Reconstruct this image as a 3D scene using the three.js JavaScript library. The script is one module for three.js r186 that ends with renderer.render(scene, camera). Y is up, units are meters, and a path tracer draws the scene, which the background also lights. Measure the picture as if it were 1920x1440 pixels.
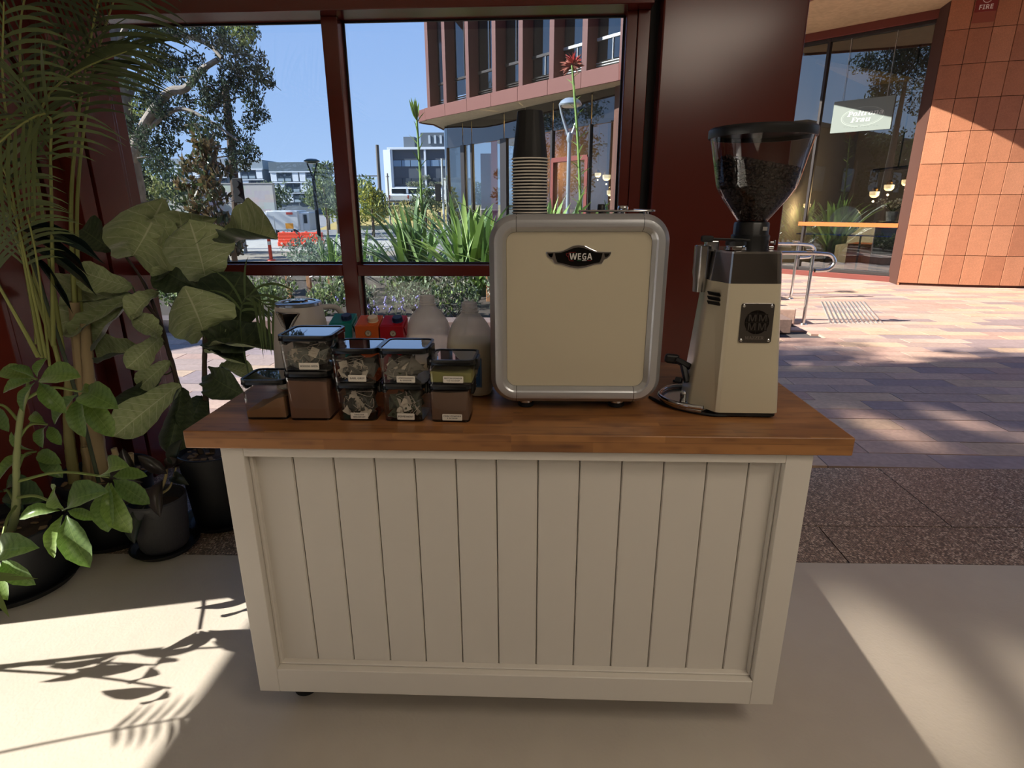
import * as THREE from 'three';
import { RoundedBoxGeometry } from 'three/addons/geometries/RoundedBoxGeometry.js';
import { mergeGeometries, mergeVertices, toCreasedNormals } from 'three/addons/utils/BufferGeometryUtils.js';
import { RectAreaLightUniformsLib } from 'three/addons/lights/RectAreaLightUniformsLib.js';
RectAreaLightUniformsLib.init();

// ---------------------------------------------------------------- camera, sky, sun, exposure
const scene = new THREE.Scene();
const camera = new THREE.PerspectiveCamera(67.15, 1920 / 1440, 0.05, 600);
camera.position.set(0, 1.45, 0);
camera.rotation.order = 'YXZ';
camera.rotation.set(THREE.MathUtils.degToRad(-17.3), THREE.MathUtils.degToRad(3.2), THREE.MathUtils.degToRad(-0.2));
const renderer = new THREE.WebGLRenderer({ antialias: true });
renderer.toneMapping = THREE.LinearToneMapping;
renderer.toneMappingExposure = 1.2;
renderer.shadowMap.enabled = true;

const SUN = { azim: 104, elev: 33.8, power: 10.2 };          // azimuth counted from straight ahead (-z) to the left
{
  const a = SUN.azim * Math.PI / 180, e = SUN.elev * Math.PI / 180;
  const dir = new THREE.Vector3(-Math.sin(a) * Math.cos(e), Math.sin(e), -Math.cos(a) * Math.cos(e));
  const sun = new THREE.DirectionalLight(new THREE.Color(1.0, 0.945, 0.86), SUN.power);
  sun.name = 'sun';
  sun.position.copy(dir).multiplyScalar(60);
  sun.castShadow = true;
  sun.shadow.camera.left = sun.shadow.camera.bottom = -40; sun.shadow.camera.right = sun.shadow.camera.top = 40;
  sun.shadow.camera.far = 200; sun.shadow.mapSize.set(4096, 4096);
  scene.add(sun, sun.target);
}
{ // clear winter sky, paler towards the horizon, the same all the way round
  const w = 256, h = 128, d = new Float32Array(w * h * 4);
  for (let j = 0; j < h; j++) for (let i = 0; i < w; i++) {
    const el = ((j + 0.5) / h - 0.5) * Math.PI, k = (j * w + i) * 4;
    const t = Math.pow(Math.max(0, Math.sin(el)), 0.52);
    const c = [0.56 - 0.48 * t, 0.70 - 0.45 * t, 0.89 - 0.24 * t];
    const s = el < 0 ? 0.6 : 1;
    for (let q = 0; q < 3; q++) d[k + q] = c[q] * s;
    d[k + 3] = 1;
  }
  const t = new THREE.DataTexture(d, w, h, THREE.RGBAFormat, THREE.FloatType);
  t.mapping = THREE.EquirectangularReflectionMapping; t.magFilter = t.minFilter = THREE.LinearFilter; t.needsUpdate = true;
  scene.background = t; scene.environment = t;
  scene.backgroundIntensity = 1.0; scene.environmentIntensity = 1.0;
}

// ---------------------------------------------------------------- helpers
const { sin, cos, PI, min, max, abs, sqrt, floor, pow, hypot } = Math;
const V = (x, y, z) => new THREE.Vector3(x, y, z);
let seedState = 20240611;
function rnd(a = 0, b = 1) { seedState = (seedState * 1664525 + 1013904223) >>> 0; return a + (b - a) * (seedState / 4294967296); }
const taken = new Map();
function numbered(n) { const k = taken.get(n) || 0; taken.set(n, k + 1); return k ? n + '_' + String(k).padStart(3, '0') : n; }
function tag(o, label, category, group, kind) {
  if (label) o.userData.label = label;
  if (category) o.userData.category = category;
  if (group) o.userData.group = group;
  if (kind) o.userData.kind = kind;
  return o;
}
function thing(name, label, category, pos = [0, 0, 0], turn = 0, group) {
  const o = new THREE.Group(); o.name = numbered(name); o.position.set(...pos); o.rotation.y = turn; scene.add(o);
  return tag(o, label, category, group);
}
function merge(gs) {
  gs = gs.flat();
  if (gs.length === 1) return gs[0];
  const n = gs.map((g) => { let q = g.index ? g.toNonIndexed() : g.clone(); if (!q.attributes.normal) q.computeVertexNormals(); for (const k of Object.keys(q.attributes)) if (!['position', 'normal', 'uv'].includes(k)) q.deleteAttribute(k); if (!q.attributes.uv) q.setAttribute('uv', new THREE.BufferAttribute(new Float32Array(q.attributes.position.count * 2), 2)); q.morphAttributes = {}; return q; });
  return mergeGeometries(n);
}
function part(name, geo, mat, parent, label) {
  const m = new THREE.Mesh(Array.isArray(geo) ? merge(geo) : geo, mat);
  m.name = name; m.castShadow = m.receiveShadow = true; parent.add(m);
  if (label) m.userData.label = label;
  return m;
}
function solo(name, geo, mat, label, category, group, kind) {        // a thing that is one mesh
  const m = part(numbered(name), geo, mat, scene); return tag(m, label, category, group, kind);
}
function struct(name, geo, mat, label) { const m = part(numbered(name), geo, mat, scene); return tag(m, label, null, null, 'structure'); }
function copyOf(o, name, label) { const c = o.clone(); c.name = numbered(name || o.name.replace(/_\d{3}$/, '')); scene.add(c); c.userData = { ...o.userData }; if (label) c.userData.label = label; return c; }
// uv in metres from the dominant axis of each face
function uvm(g, s = 1, rot = false) {
  g = g.index ? g.toNonIndexed() : g;
  const p = g.attributes.position, uv = new Float32Array(p.count * 2), a = V(), b = V(), c = V();
  for (let i = 0; i < p.count; i += 3) {
    a.fromBufferAttribute(p, i); b.fromBufferAttribute(p, i + 1).sub(a); c.fromBufferAttribute(p, i + 2).sub(a);
    const n = b.cross(c), x = abs(n.x), y = abs(n.y), z = abs(n.z);
    for (let k = 0; k < 3; k++) {
      const px = p.getX(i + k), py = p.getY(i + k), pz = p.getZ(i + k);
      let u, v;
      if (y >= x && y >= z) { u = px; v = pz; } else if (x >= z) { u = pz; v = py; } else { u = px; v = py; }
      if (rot) [u, v] = [v, u];
      uv[(i + k) * 2] = u / s; uv[(i + k) * 2 + 1] = v / s;
    }
  }
  g.setAttribute('uv', new THREE.BufferAttribute(uv, 2));
  return g;
}
function box(w, h, d, x = 0, y = 0, z = 0, r = 0.003, seg = 1) {     // centred box with softened edges
  r = min(r, w * 0.45, h * 0.45, d * 0.45);
  const g = r > 0.0004 ? new RoundedBoxGeometry(w, h, d, seg, r) : new THREE.BoxGeometry(w, h, d);
  g.translate(x, y, z); return g;
}
function slab(x0, x1, y0, y1, z0, z1, r = 0.003, seg = 1) { return box(x1 - x0, y1 - y0, z1 - z0, (x0 + x1) / 2, (y0 + y1) / 2, (z0 + z1) / 2, r, seg); }
function cyl(r0, r1, h, x = 0, y = 0, z = 0, seg = 24) { const g = new THREE.CylinderGeometry(r1, r0, h, seg); g.translate(x, y + h / 2, z); return g; } // r0 bottom, base at y
function lathe(pts, seg = 40, x = 0, y = 0, z = 0) {
  const g = toCreasedNormals(new THREE.LatheGeometry(pts.map((p) => new THREE.Vector2(p[0], p[1])), seg), 0.6); g.translate(x, y, z); return g;
}
function tube(pts, r, rs = 8, seg) {
  const c = new THREE.CatmullRomCurve3(pts.map((p) => (p.isVector3 ? p : V(...p))));
  return new THREE.TubeGeometry(c, seg || max(4, pts.length * 5), r, rs, false);
}
function taper(pts, r0, r1, rs = 8, seg, bump = 0) {                // tapering tube with closed tip
  const c = new THREE.CatmullRomCurve3(pts.map((p) => (p.isVector3 ? p : V(...p))));
  const n = seg || max(5, pts.length * 5), g = new THREE.TubeGeometry(c, n, 1, rs, false), p = g.attributes.position;
  for (let i = 0; i <= n; i++) {
    const o = c.getPointAt(i / n), r = (r0 + (r1 - r0) * i / n) * (1 + bump * (rnd() - 0.5));
    for (let k = 0; k <= rs; k++) { const q = i * (rs + 1) + k; p.setXYZ(q, o.x + (p.getX(q) - o.x) * r, o.y + (p.getY(q) - o.y) * r, o.z + (p.getZ(q) - o.z) * r); }
  }
  g.computeVertexNormals(); return g;
}
function bar(a, b, w, d, r = 0.002) {                                 // a box from point a to point b
  a = a.isVector3 ? a : V(...a); b = b.isVector3 ? b : V(...b);
  const L = a.distanceTo(b), g = box(w, L, d, 0, L / 2, 0, r);
  const q = new THREE.Quaternion().setFromUnitVectors(V(0, 1, 0), b.clone().sub(a).normalize());
  g.applyQuaternion(q); g.translate(a.x, a.y, a.z); return g;
}
function extrude(pts, depth, bevel = 0, curveSeg = 8) {
  const s = pts instanceof THREE.Shape ? pts : new THREE.Shape(pts.map((p) => new THREE.Vector2(p[0], p[1])));
  return new THREE.ExtrudeGeometry(s, { depth, bevelEnabled: bevel > 0, bevelThickness: bevel, bevelSize: bevel, bevelOffset: -bevel, bevelSegments: 2, curveSegments: curveSeg });
}
function roundRect(w, h, r, x = 0, y = 0) {
  const s = new THREE.Shape(), a = x - w / 2, b = y - h / 2;
  s.moveTo(a + r, b); s.lineTo(a + w - r, b); s.absarc(a + w - r, b + r, r, -PI / 2, 0); s.lineTo(a + w, b + h - r); s.absarc(a + w - r, b + h - r, r, 0, PI / 2);
  s.lineTo(a + r, b + h); s.absarc(a + r, b + h - r, r, PI / 2, PI); s.lineTo(a, b + r); s.absarc(a + r, b + r, r, PI, 1.5 * PI); return s;
}
// upright prism over a plan outline [x, z], from y0 to y1; top may be another outline
function prism(plan, y0, y1, top) {
  top = top || plan; const n = plan.length, pos = [], idx = [];
  const q = (a, b, c) => pos.push(...a, ...b, ...c);
  for (let i = 0; i < n; i++) {
    const j = (i + 1) % n, A = [plan[i][0], y0, plan[i][1]], B = [plan[j][0], y0, plan[j][1]], C = [top[j][0], y1, top[j][1]], D = [top[i][0], y1, top[i][1]];
    q(A, C, B); q(A, D, C);
  }
  const tri = THREE.ShapeUtils.triangulateShape(plan.map((p) => new THREE.Vector2(...p)), []);
  for (const [a, b, c] of tri) {
    q([top[a][0], y1, top[a][1]], [top[c][0], y1, top[c][1]], [top[b][0], y1, top[b][1]]);
    q([plan[a][0], y0, plan[a][1]], [plan[b][0], y0, plan[b][1]], [plan[c][0], y0, plan[c][1]]);
  }
  const g = new THREE.BufferGeometry(); g.setAttribute('position', new THREE.Float32BufferAttribute(pos, 3));
  // make faces point outwards
  const area = plan.reduce((s, p, i) => { const r = plan[(i + 1) % n]; return s + p[0] * r[1] - r[0] * p[1]; }, 0);
  if (area < 0) { const P = g.attributes.position; for (let i = 0; i < P.count; i += 3) { const t = [P.getX(i + 1), P.getY(i + 1), P.getZ(i + 1)]; P.setXYZ(i + 1, P.getX(i + 2), P.getY(i + 2), P.getZ(i + 2)); P.setXYZ(i + 2, ...t); } }
  g.computeVertexNormals(); return uvm(g);
}
function orient(g, pos, yDir, zHint, s = 1) {                        // carries y onto yDir and z as near as can be onto zHint
  const y = yDir.clone().normalize(), x = y.clone().cross(zHint).normalize(), z = x.clone().cross(y);
  const m = new THREE.Matrix4().makeBasis(x, y, z); m.scale(V(s, s, s)); m.setPosition(pos); return m;
}

// ---------------------------------------------------------------- textures
function noiseGrid(n) { const a = new Float32Array(n * n); for (let i = 0; i < n * n; i++) a[i] = rnd(); return a; }
const NG = noiseGrid(64);
function vnoise(x, y, per) {                                          // tileable value noise with period per
  const xi = floor(x), yi = floor(y), fx = x - xi, fy = y - yi, u = fx * fx * (3 - 2 * fx), v = fy * fy * (3 - 2 * fy);
  const g = (i, j) => NG[(((j % per) + per) % per % 64) * 64 + (((i % per) + per) % per % 64)];
  return (g(xi, yi) * (1 - u) + g(xi + 1, yi) * u) * (1 - v) + (g(xi, yi + 1) * (1 - u) + g(xi + 1, yi + 1) * u) * v;
}
function fbm(u, v, f, oct = 4) { let s = 0, a = 0.5, t = 0; for (let o = 0; o < oct; o++) { const p = min(64, f << o); s += a * vnoise(u * p + o * 7, v * p + o * 13, p); t += a; a *= 0.5; } return s / t; }
function dtex(w, h, fn, srgb = true) {
  const d = new Uint8Array(w * h * 4);
  for (let j = 0; j < h; j++) for (let i = 0; i < w; i++) {
    const c = fn((i + 0.5) / w, (j + 0.5) / h), k = (j * w + i) * 4;
    for (let q = 0; q < 3; q++) d[k + q] = max(0, min(255, 255 * (c.length ? c[q] : c)));
    d[k + 3] = 255;
  }
  const t = new THREE.DataTexture(d, w, h); t.wrapS = t.wrapT = THREE.RepeatWrapping; t.magFilter = THREE.LinearFilter; t.minFilter = THREE.LinearMipmapLinearFilter; t.generateMipmaps = true;
  if (srgb) t.colorSpace = THREE.SRGBColorSpace; t.needsUpdate = true; return t;
}
function ctex(w, h, draw) {
  const c = document.createElement('canvas'); c.width = w; c.height = h; const x = c.getContext('2d'); draw(x, w, h);
  const t = new THREE.CanvasTexture(c); t.colorSpace = THREE.SRGBColorSpace; return t;
}
function rep(t, sx, sy = sx) { const q = t.clone(); q.repeat.set(sx, sy); q.needsUpdate = true; return q; }
const hexmix = (a, b, t) => a.map((v, i) => v + (b[i] - v) * t);
const rgb = (h) => [(h >> 16 & 255) / 255, (h >> 8 & 255) / 255, (h & 255) / 255];
function std(color, rough = 0.6, extra = {}) { return new THREE.MeshStandardMaterial({ color, roughness: rough, ...extra }); }
function phys(color, rough = 0.5, extra = {}) { return new THREE.MeshPhysicalMaterial({ color, roughness: rough, ...extra }); }

const fineNoise = dtex(256, 256, (u, v) => 0.5 + 0.5 * (fbm(u, v, 32, 2) - 0.5) * 2, false);
const woodMap = dtex(1024, 1024, (u, v) => {                           // butcher block: staves run along u, 8 across v
  const st = floor(v * 16), off = ((st * 0.37) % 1 + 1) % 1, seg = floor((u + off) * 2), id = ((st * 31 + (((seg % 2) + 2) % 2) * 17) * 0.6180339) % 1;
  const g = fbm(u * 1 + id, v * 1 + id * 0.5, 4, 2), f = vnoise(u * 12 + id * 9, v * 64, 64), ff = vnoise(u * 40, v * 64 + 9, 64);
  let c = hexmix(rgb(0x80542f), rgb(0xb27d4a), id * 0.55 + 0.3 * g + 0.22 * f);
  c = hexmix(c, rgb(0x523220), 0.5 * pow(f, 3) + 0.3 * pow(ff, 4));
  const ev = (v * 16) % 1; if (ev < 0.03) c = hexmix(c, rgb(0x4c2c18), 0.35);
  return c;
});
const concreteMap = dtex(512, 512, (u, v) => { const n = fbm(u, v, 3, 5), m = fbm(u + 0.3, v + 0.6, 8, 3), f = fbm(u, v, 64, 1); return hexmix(rgb(0xb0a699), rgb(0xcac2b4), 0.55 * n + 0.35 * m + 0.12 * f); });
const terrazzoMap = dtex(1024, 1024, (u, v) => {
  const N = 90, x = u * N, y = v * N; let best = 9, id = 0;
  for (let a = -1; a <= 1; a++) for (let b = -1; b <= 1; b++) {
    const i = floor(x) + a, j = floor(y) + b, k = (((i % N) + N) % N) * 131 + (((j % N) + N) % N) * 71, h1 = (sin(k * 12.9898) * 43758.5453) % 1, h2 = (sin(k * 78.233) * 12543.123) % 1;
    const dx = i + 0.5 + 0.35 * h1 - x, dy = j + 0.5 + 0.35 * h2 - y, d = hypot(dx, dy); if (d < best) { best = d; id = abs((h1 * 7.13 + h2 * 3.7) % 1); }
  }
  const base = rgb(0x776d67), chips = [rgb(0xbdb2a8), rgb(0x988b83), rgb(0x5a524e), rgb(0xa39286), rgb(0xcbc1b6)];
  return best < 0.26 + 0.24 * id ? chips[floor(id * 4.99)] : hexmix(base, rgb(0x665d58), fbm(u, v, 16, 2));
});
const stoneMap = dtex(512, 512, (u, v) => { const n = fbm(u, v, 4, 5), f = fbm(u + 0.2, v, 64, 1); const q = 0.80 + 0.16 * n + 0.08 * f; return [q, q, q]; });
const clayMap = dtex(512, 512, (u, v) => { const n = fbm(u, v, 6, 4), f = vnoise(u * 64, v * 64, 64), f2 = vnoise(u * 64 + 5.3, v * 64 + 1.7, 64); const q = 0.84 + 0.08 * n + 0.09 * f + 0.05 * f2; return [q, q, q]; });
const barkMap = dtex(256, 512, (u, v) => { const n = fbm(u, v * 0.5, 8, 4), r = vnoise(u * 32, v * 8, 32); return hexmix(rgb(0x6b5d50), rgb(0xa89a8a), 0.6 * n + 0.5 * r); });
const asphaltMap = dtex(512, 512, (u, v) => { const n = fbm(u, v, 4, 5), f = fbm(u, v, 64, 1); const q = 0.8 + 0.12 * n + 0.1 * f; return [q, q, q]; });
// ---------------------------------------------------------------- materials of the setting
const M = {
  red: std(0x62261d, 0.2), black: std(0x0c0c0d, 0.6),
  concrete: std(0xffffff, 0.45, { map: rep(concreteMap, 1 / 2.6), bumpMap: rep(fineNoise, 4), bumpScale: 0.0004 }),
  terrazzo: std(0xfff3e4, 0.36, { map: rep(terrazzoMap, 1 / 0.9) }),
  white: std(0xe9e5dc, 0.6), plaster: std(0xd8d2c6, 0.8),
  pane: phys(0xf1f8ff, 0.0, { transmission: 1, ior: 1.5, thickness: 0 }),
  asphalt: std(0x8f8c88, 0.9, { map: rep(asphaltMap, 1 / 4) }),
  soil: std(0x4a3d30, 0.95, { map: rep(asphaltMap, 1) }),
  joint: std(0x4c4644, 0.9),
};
const stoneTones = [0xd0ab95, 0xb89c8e, 0xd3b092, 0xc29d8b, 0xa68f8a, 0xd2ae9b];
const paverMats = stoneTones.map((c, i) => std(c, 0.75, { map: rep(stoneMap, 1 / (1.1 + 0.07 * i)), bumpMap: rep(fineNoise, 3), bumpScale: 0.0006 }));

// ---------------------------------------------------------------- ground outside
struct('ground', uvm(slab(-140, 60, -0.3, -0.03, -170, 30, 0)), M.asphalt, 'grey asphalt ground of the street');
const pavement = struct('pavement', [uvm(slab(-7, 10, -0.2, -0.022, -6.5, -3.12, 0)), uvm(slab(2.6, 10, -0.2, -0.022, -14, -6.5, 0))], M.joint, 'forecourt bed under the stone pavers');
{
  const variants = [], W = 0.66, D = 0.2;
  for (let i = 0; i < 6; i++) variants.push(uvm(box(W - 0.005, 0.04, D - 0.006, 0, -0.02, 0, 0.002)));
  for (const g of variants) { const u = g.attributes.uv, a = rnd(0, 3), b = rnd(0, 3); for (let i = 0; i < u.count; i++) u.setXY(i, u.getX(i) + a, u.getY(i) + b); }
  const far = paverMats.map(() => []), offs = [0, 0.06, 0.12, 0.33, 0.39, 0.45, 0.2];
  let singles = 0;
  for (let r = 0; r < 52; r++) {
    const z = -3.24 - D * r, right = z > -6.5 ? -6.9 : 2.7;
    for (let k = -11; k < 15; k++) {
      const x = k * W + offs[(r * 3 + (r >> 2)) % 7]; if (x < right + W / 2 || x > 9.6) continue;
      const id = floor(rnd(0, 5.999)), mt = floor(pow(rnd(), 1.0) * 5.999), dy = rnd(-0.0015, 0.0012);
      const seen = z > -8.6 && ((x > 0.9 && x < 1.6 + (-z) * 0.78) || (x < -1.6 && x > -5.2 && z > -6.6));
      if (seen && singles < 296) { const m = part('paver', variants[id], paverMats[mt], pavement); m.position.set(x, dy, z); singles++; }
      else far[mt].push(variants[id].clone().translate(x, dy, z));
    }
  }
  far.forEach((g, i) => { if (g.length) tag(part('distant_pavers', g, paverMats[i], pavement), null, null, null, 'stuff'); });
}
{
  const kerb = struct('kerb', slab(-7, 2.6, -0.2, -0.01, -6.78, -6.52, 0), M.joint, 'low stone kerb along the planting bed');
  const mats = [std(0x7a655b, 0.8, { map: rep(stoneMap, 1) }), std(0x8a7166, 0.8, { map: rep(stoneMap, 1) }), std(0x6b5c57, 0.8, { map: rep(stoneMap, 1) })];
  for (let i = 0; i < 11; i++) part('kerb_stone', uvm(box(0.855, 0.17, 0.27, 0, 0, 0, 0.012, 2)), mats[(i * 7) % 3], kerb).position.set(-6.55 + i * 0.87, 0.075, -6.65);
  part('kerb_stone', uvm(box(0.27, 0.17, 3.4, 0, 0, 0, 0.012, 2)), mats[1], kerb).position.set(2.75, 0.075, -8.5);
}
struct('garden_ground', uvm(slab(-7, 2.6, -0.2, 0.06, -13, -6.78, 0)), M.soil, 'dark mulched planting bed outside');
struct('footpath', uvm(slab(-22, 2.6, -0.2, 0.0, -19, -13, 0.01)), std(0xbdb6aa, 0.85, { map: rep(concreteMap, 1 / 3) }), 'pale concrete footpath beyond the garden');

// ---------------------------------------------------------------- the room
const nearEdge = (x) => -2.14 - 0.028 * x, midEdge = (x) => -2.43 - 0.033 * x, farEdge = (x) => -3.06 - 0.035 * x;
const floorObj = struct('floor', prism([[-3.9, 6], [-3.9, nearEdge(-3.9)], [5.5, nearEdge(5.5)], [5.5, 6]], -0.2, 0), M.concrete, 'smooth beige concrete floor inside');
{
  part('threshold_bed', prism([[-3.9, nearEdge(-3.9)], [-3.9, farEdge(-3.9)], [5.5, farEdge(5.5)], [5.5, nearEdge(5.5)]], -0.2, -0.012), M.joint, floorObj);
  const strip = (x0, x1, a, b) => part('terrazzo_slab', prism([[x0 + 0.003, a(x0) - 0.003], [x0 + 0.003, b(x0) + 0.003], [x1 - 0.003, b(x1) + 0.003], [x1 - 0.003, a(x1) - 0.003]], -0.03, 0), M.terrazzo, floorObj);
  for (let x = 1.3 - 1.2 * 4, i = 0; i < 7; i++) strip(max(-3.9, x + i * 1.2), min(5.5, x + i * 1.2 + 1.2), nearEdge, midEdge);
  for (let x = 1.92 - 1.2 * 4, i = 0; i < 7; i++) strip(max(-3.9, x + i * 1.2), min(5.5, x + i * 1.2 + 1.2), midEdge, farEdge);
}
const WZ = -2.95;                                                       // inner face of the window wall
// window_1: head, jambs, mullion, transom, sill and four panes
{
  const w = thing('window_1'); w.userData.kind = 'structure'; w.userData.label = 'tall red framed shopfront window behind the cart';
  const z0 = WZ - 0.12, z1 = WZ;
  part('head_frame', slab(-2.24, 0.455, 2.265, 2.40, z0, -2.865, 0.004), M.red, w);
  part('left_frame', slab(-2.24, -2.165, 0, 2.265, z0, z1 - 0.01, 0.004), M.red, w);
  part('right_frame', slab(0.352, 0.40, 0, 2.265, z0, z1 - 0.01, 0.004), M.red, w);
  part('right_frame', slab(0.40, 0.455, 0, 2.265, z0, z1 + 0.0, 0.004), M.red, w);
  part('mullion', slab(-1.032, -0.956, 0, 2.265, z0, z1, 0.004), M.red, w);
  part('transom', slab(-2.165, -1.032, 1.098, 1.155, z0, z1 - 0.002, 0.006), M.red, w);
  part('transom', slab(-0.956, 0.352, 1.098, 1.155, z0, z1 - 0.002, 0.006), M.red, w);
  part('sill', slab(-2.165, -1.032, 0, 0.05, z0, z1 - 0.002, 0.004), M.red, w);
  part('sill', slab(-0.956, 0.352, 0, 0.05, z0, z1 - 0.002, 0.004), M.red, w);
  for (const [x0, x1] of [[-2.165, -1.032], [-0.956, 0.352]]) for (const [y0, y1] of [[0.05, 1.098], [1.155, 2.265]]) {
    part('pane', slab(x0 + 0.002, x1 - 0.002, y0 + 0.002, y1 - 0.002, WZ - 0.085, WZ - 0.079, 0), M.pane, w);
    const b = 0.008;                                                    // black glazing gasket round each pane
    part('gasket', [slab(x0, x0 + b, y0, y1, WZ - 0.088, WZ - 0.076, 0), slab(x1 - b, x1, y0, y1, WZ - 0.088, WZ - 0.076, 0), slab(x0, x1, y0, y0 + b, WZ - 0.088, WZ - 0.076, 0), slab(x0, x1, y1 - b, y1, WZ - 0.088, WZ - 0.076, 0)], M.black, w);
  }
}
const wallFront = struct('wall_front', [slab(-4.1, 0.455, 2.40, 3.0, -3.25, -2.865, 0.004), slab(-4.1, -2.24, 0, 2.40, -3.25, WZ - 0.02, 0.004)], M.red, 'deep red metal wall over the window');
struct('trim_1', slab(0.455, 0.50, 0, 3.0, -3.1, -3.0, 0), M.black, 'black recess between window frame and column');
struct('column', [slab(0.50, 1.115, 0, 3.0, -3.2, -2.90, 0.008, 2)], M.red, 'dark maroon painted steel column beside the doorway');
{ // folded red steel side wall
  const w = thing('wall_left'); w.userData.kind = 'structure'; w.userData.label = 'side wall of folded red steel panels behind the plants';
  const P = (z0, z1, x, m) => part('panel', slab(x - 0.3, x, 0, 3.0, z0, z1, 0.003), m, w);
  P(-3.03, -2.817, -2.15, M.red); part('panel', slab(-2.55, -2.197, 0, 3.0, -2.817, -2.797, 0), M.black, w);
  P(-2.797, -2.703, -2.154, M.red); P(-2.703, -2.59, -2.212, M.red); P(-2.59, -2.52, -2.31, M.black);
  P(-2.52, -2.417, -2.177, M.red); P(-2.417, -2.263, -2.217, M.red);
  part('panel', slab(-2.9, -2.217, 0, 3.0, -2.263, -2.238, 0.003), M.red, w);
  P(-2.238, -1.48, -2.62, M.red);
  part('panel', slab(-3.9, -2.62, 0, 3.0, -1.56, -1.47, 0.003), M.red, w);
  part('panel', slab(-4.1, -3.9, 2.1, 3.0, -1.5, 5.6, 0.003), M.red, w);
  part('panel', slab(-4.1, -3.9, 0, 2.1, 0.7, 2.7, 0.003), M.red, w);
  part('panel', slab(-4.1, -3.9, 0, 3.0, 5.6, 6, 0.003), M.red, w);
  part('panel', slab(-4.1, -3.9, 0, 3.0, -3, -1.5, 0.003), M.red, w);
}
struct('wall_right', slab(5.5, 5.7, 0, 3.0, -3.2, 6, 0.003), M.plaster, 'plain pale side wall far right');
struct('wall_back', slab(-4.1, 5.7, 0, 3.0, 6, 6.2, 0), std(0x8d857a, 0.8), 'plain warm grey back wall of the room behind the camera');
struct('ceiling', slab(-4.1, 5.7, 3.0, 3.2, -3.25, 6.2, 0), M.plaster, 'pale ceiling of the room');
struct('upper_storeys', slab(-4.1, 9, 3.2, 9.5, -3.6, 6.2, 0.01), M.red, 'storeys of the building above the room');
// lamps of the room: flat ceiling panels behind the camera
function roomLight(x, y, z, w, d, power, rx, label, color = 0xfff0dc) {
  const t = thing('ceiling_light', label, 'ceiling light', [x, y, z], 0, 'ceiling light panels'); t.rotation.x = rx;
  part('frame', [box(w + 0.04, 0.03, d + 0.04, 0, 0.02, 0, 0.004)], M.white, t);
  part('diffuser', box(w, 0.012, d, 0, 0.002, 0, 0.002), new THREE.MeshStandardMaterial({ color: 0xffffff, emissive: color, emissiveIntensity: 1.2 }), t);
  const l = new THREE.RectAreaLight(color, power, w, d); l.position.set(0, -0.02, 0); l.rotation.x = -PI / 2; t.add(l);
  return t;
}
const ROOM = { power: 5.4 };
for (const [z, l] of [[0.25, 'flat white ceiling light panel right of the cart, nearer the doorway'], [1.75, 'flat white ceiling light panel right of the cart, farther from the doorway']]) roomLight(1.5, 2.95, z, 1.0, 1.0, ROOM.power, 0, l);
// ---------------------------------------------------------------- the coffee cart
const C = {
  cartWhite: std(0xd6d0c6, 0.42), board: std(0xd3cdc3, 0.45), wood: std(0xffffff, 0.36, { map: rep(woodMap, 1 / 1.3, 1 / 0.66) }),
  cream: phys(0xc2b89f, 0.32, { clearcoat: 0.4, clearcoatRoughness: 0.15 }), silver: std(0xb9bbbf, 0.33, { metalness: 0.85 }), silverPaint: std(0xc3c5c9, 0.36, { metalness: 0.75 }),
  chrome: std(0xd5d6d8, 0.09, { metalness: 1 }), steel: std(0xb8b6b4, 0.24, { metalness: 1 }), black: std(0x101011, 0.42), gloss: phys(0x0b0b0c, 0.12, { clearcoat: 0.6 }), rubber: std(0x161617, 0.75),
};
const CART = { x: -0.08, z: -1.615, turn: 0.0181, top: 0.926 };
const cart = thing('coffee_cart', 'white painted timber coffee cart with grooved front boards on castors', 'cart', [CART.x, 0, CART.z], CART.turn);
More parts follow.
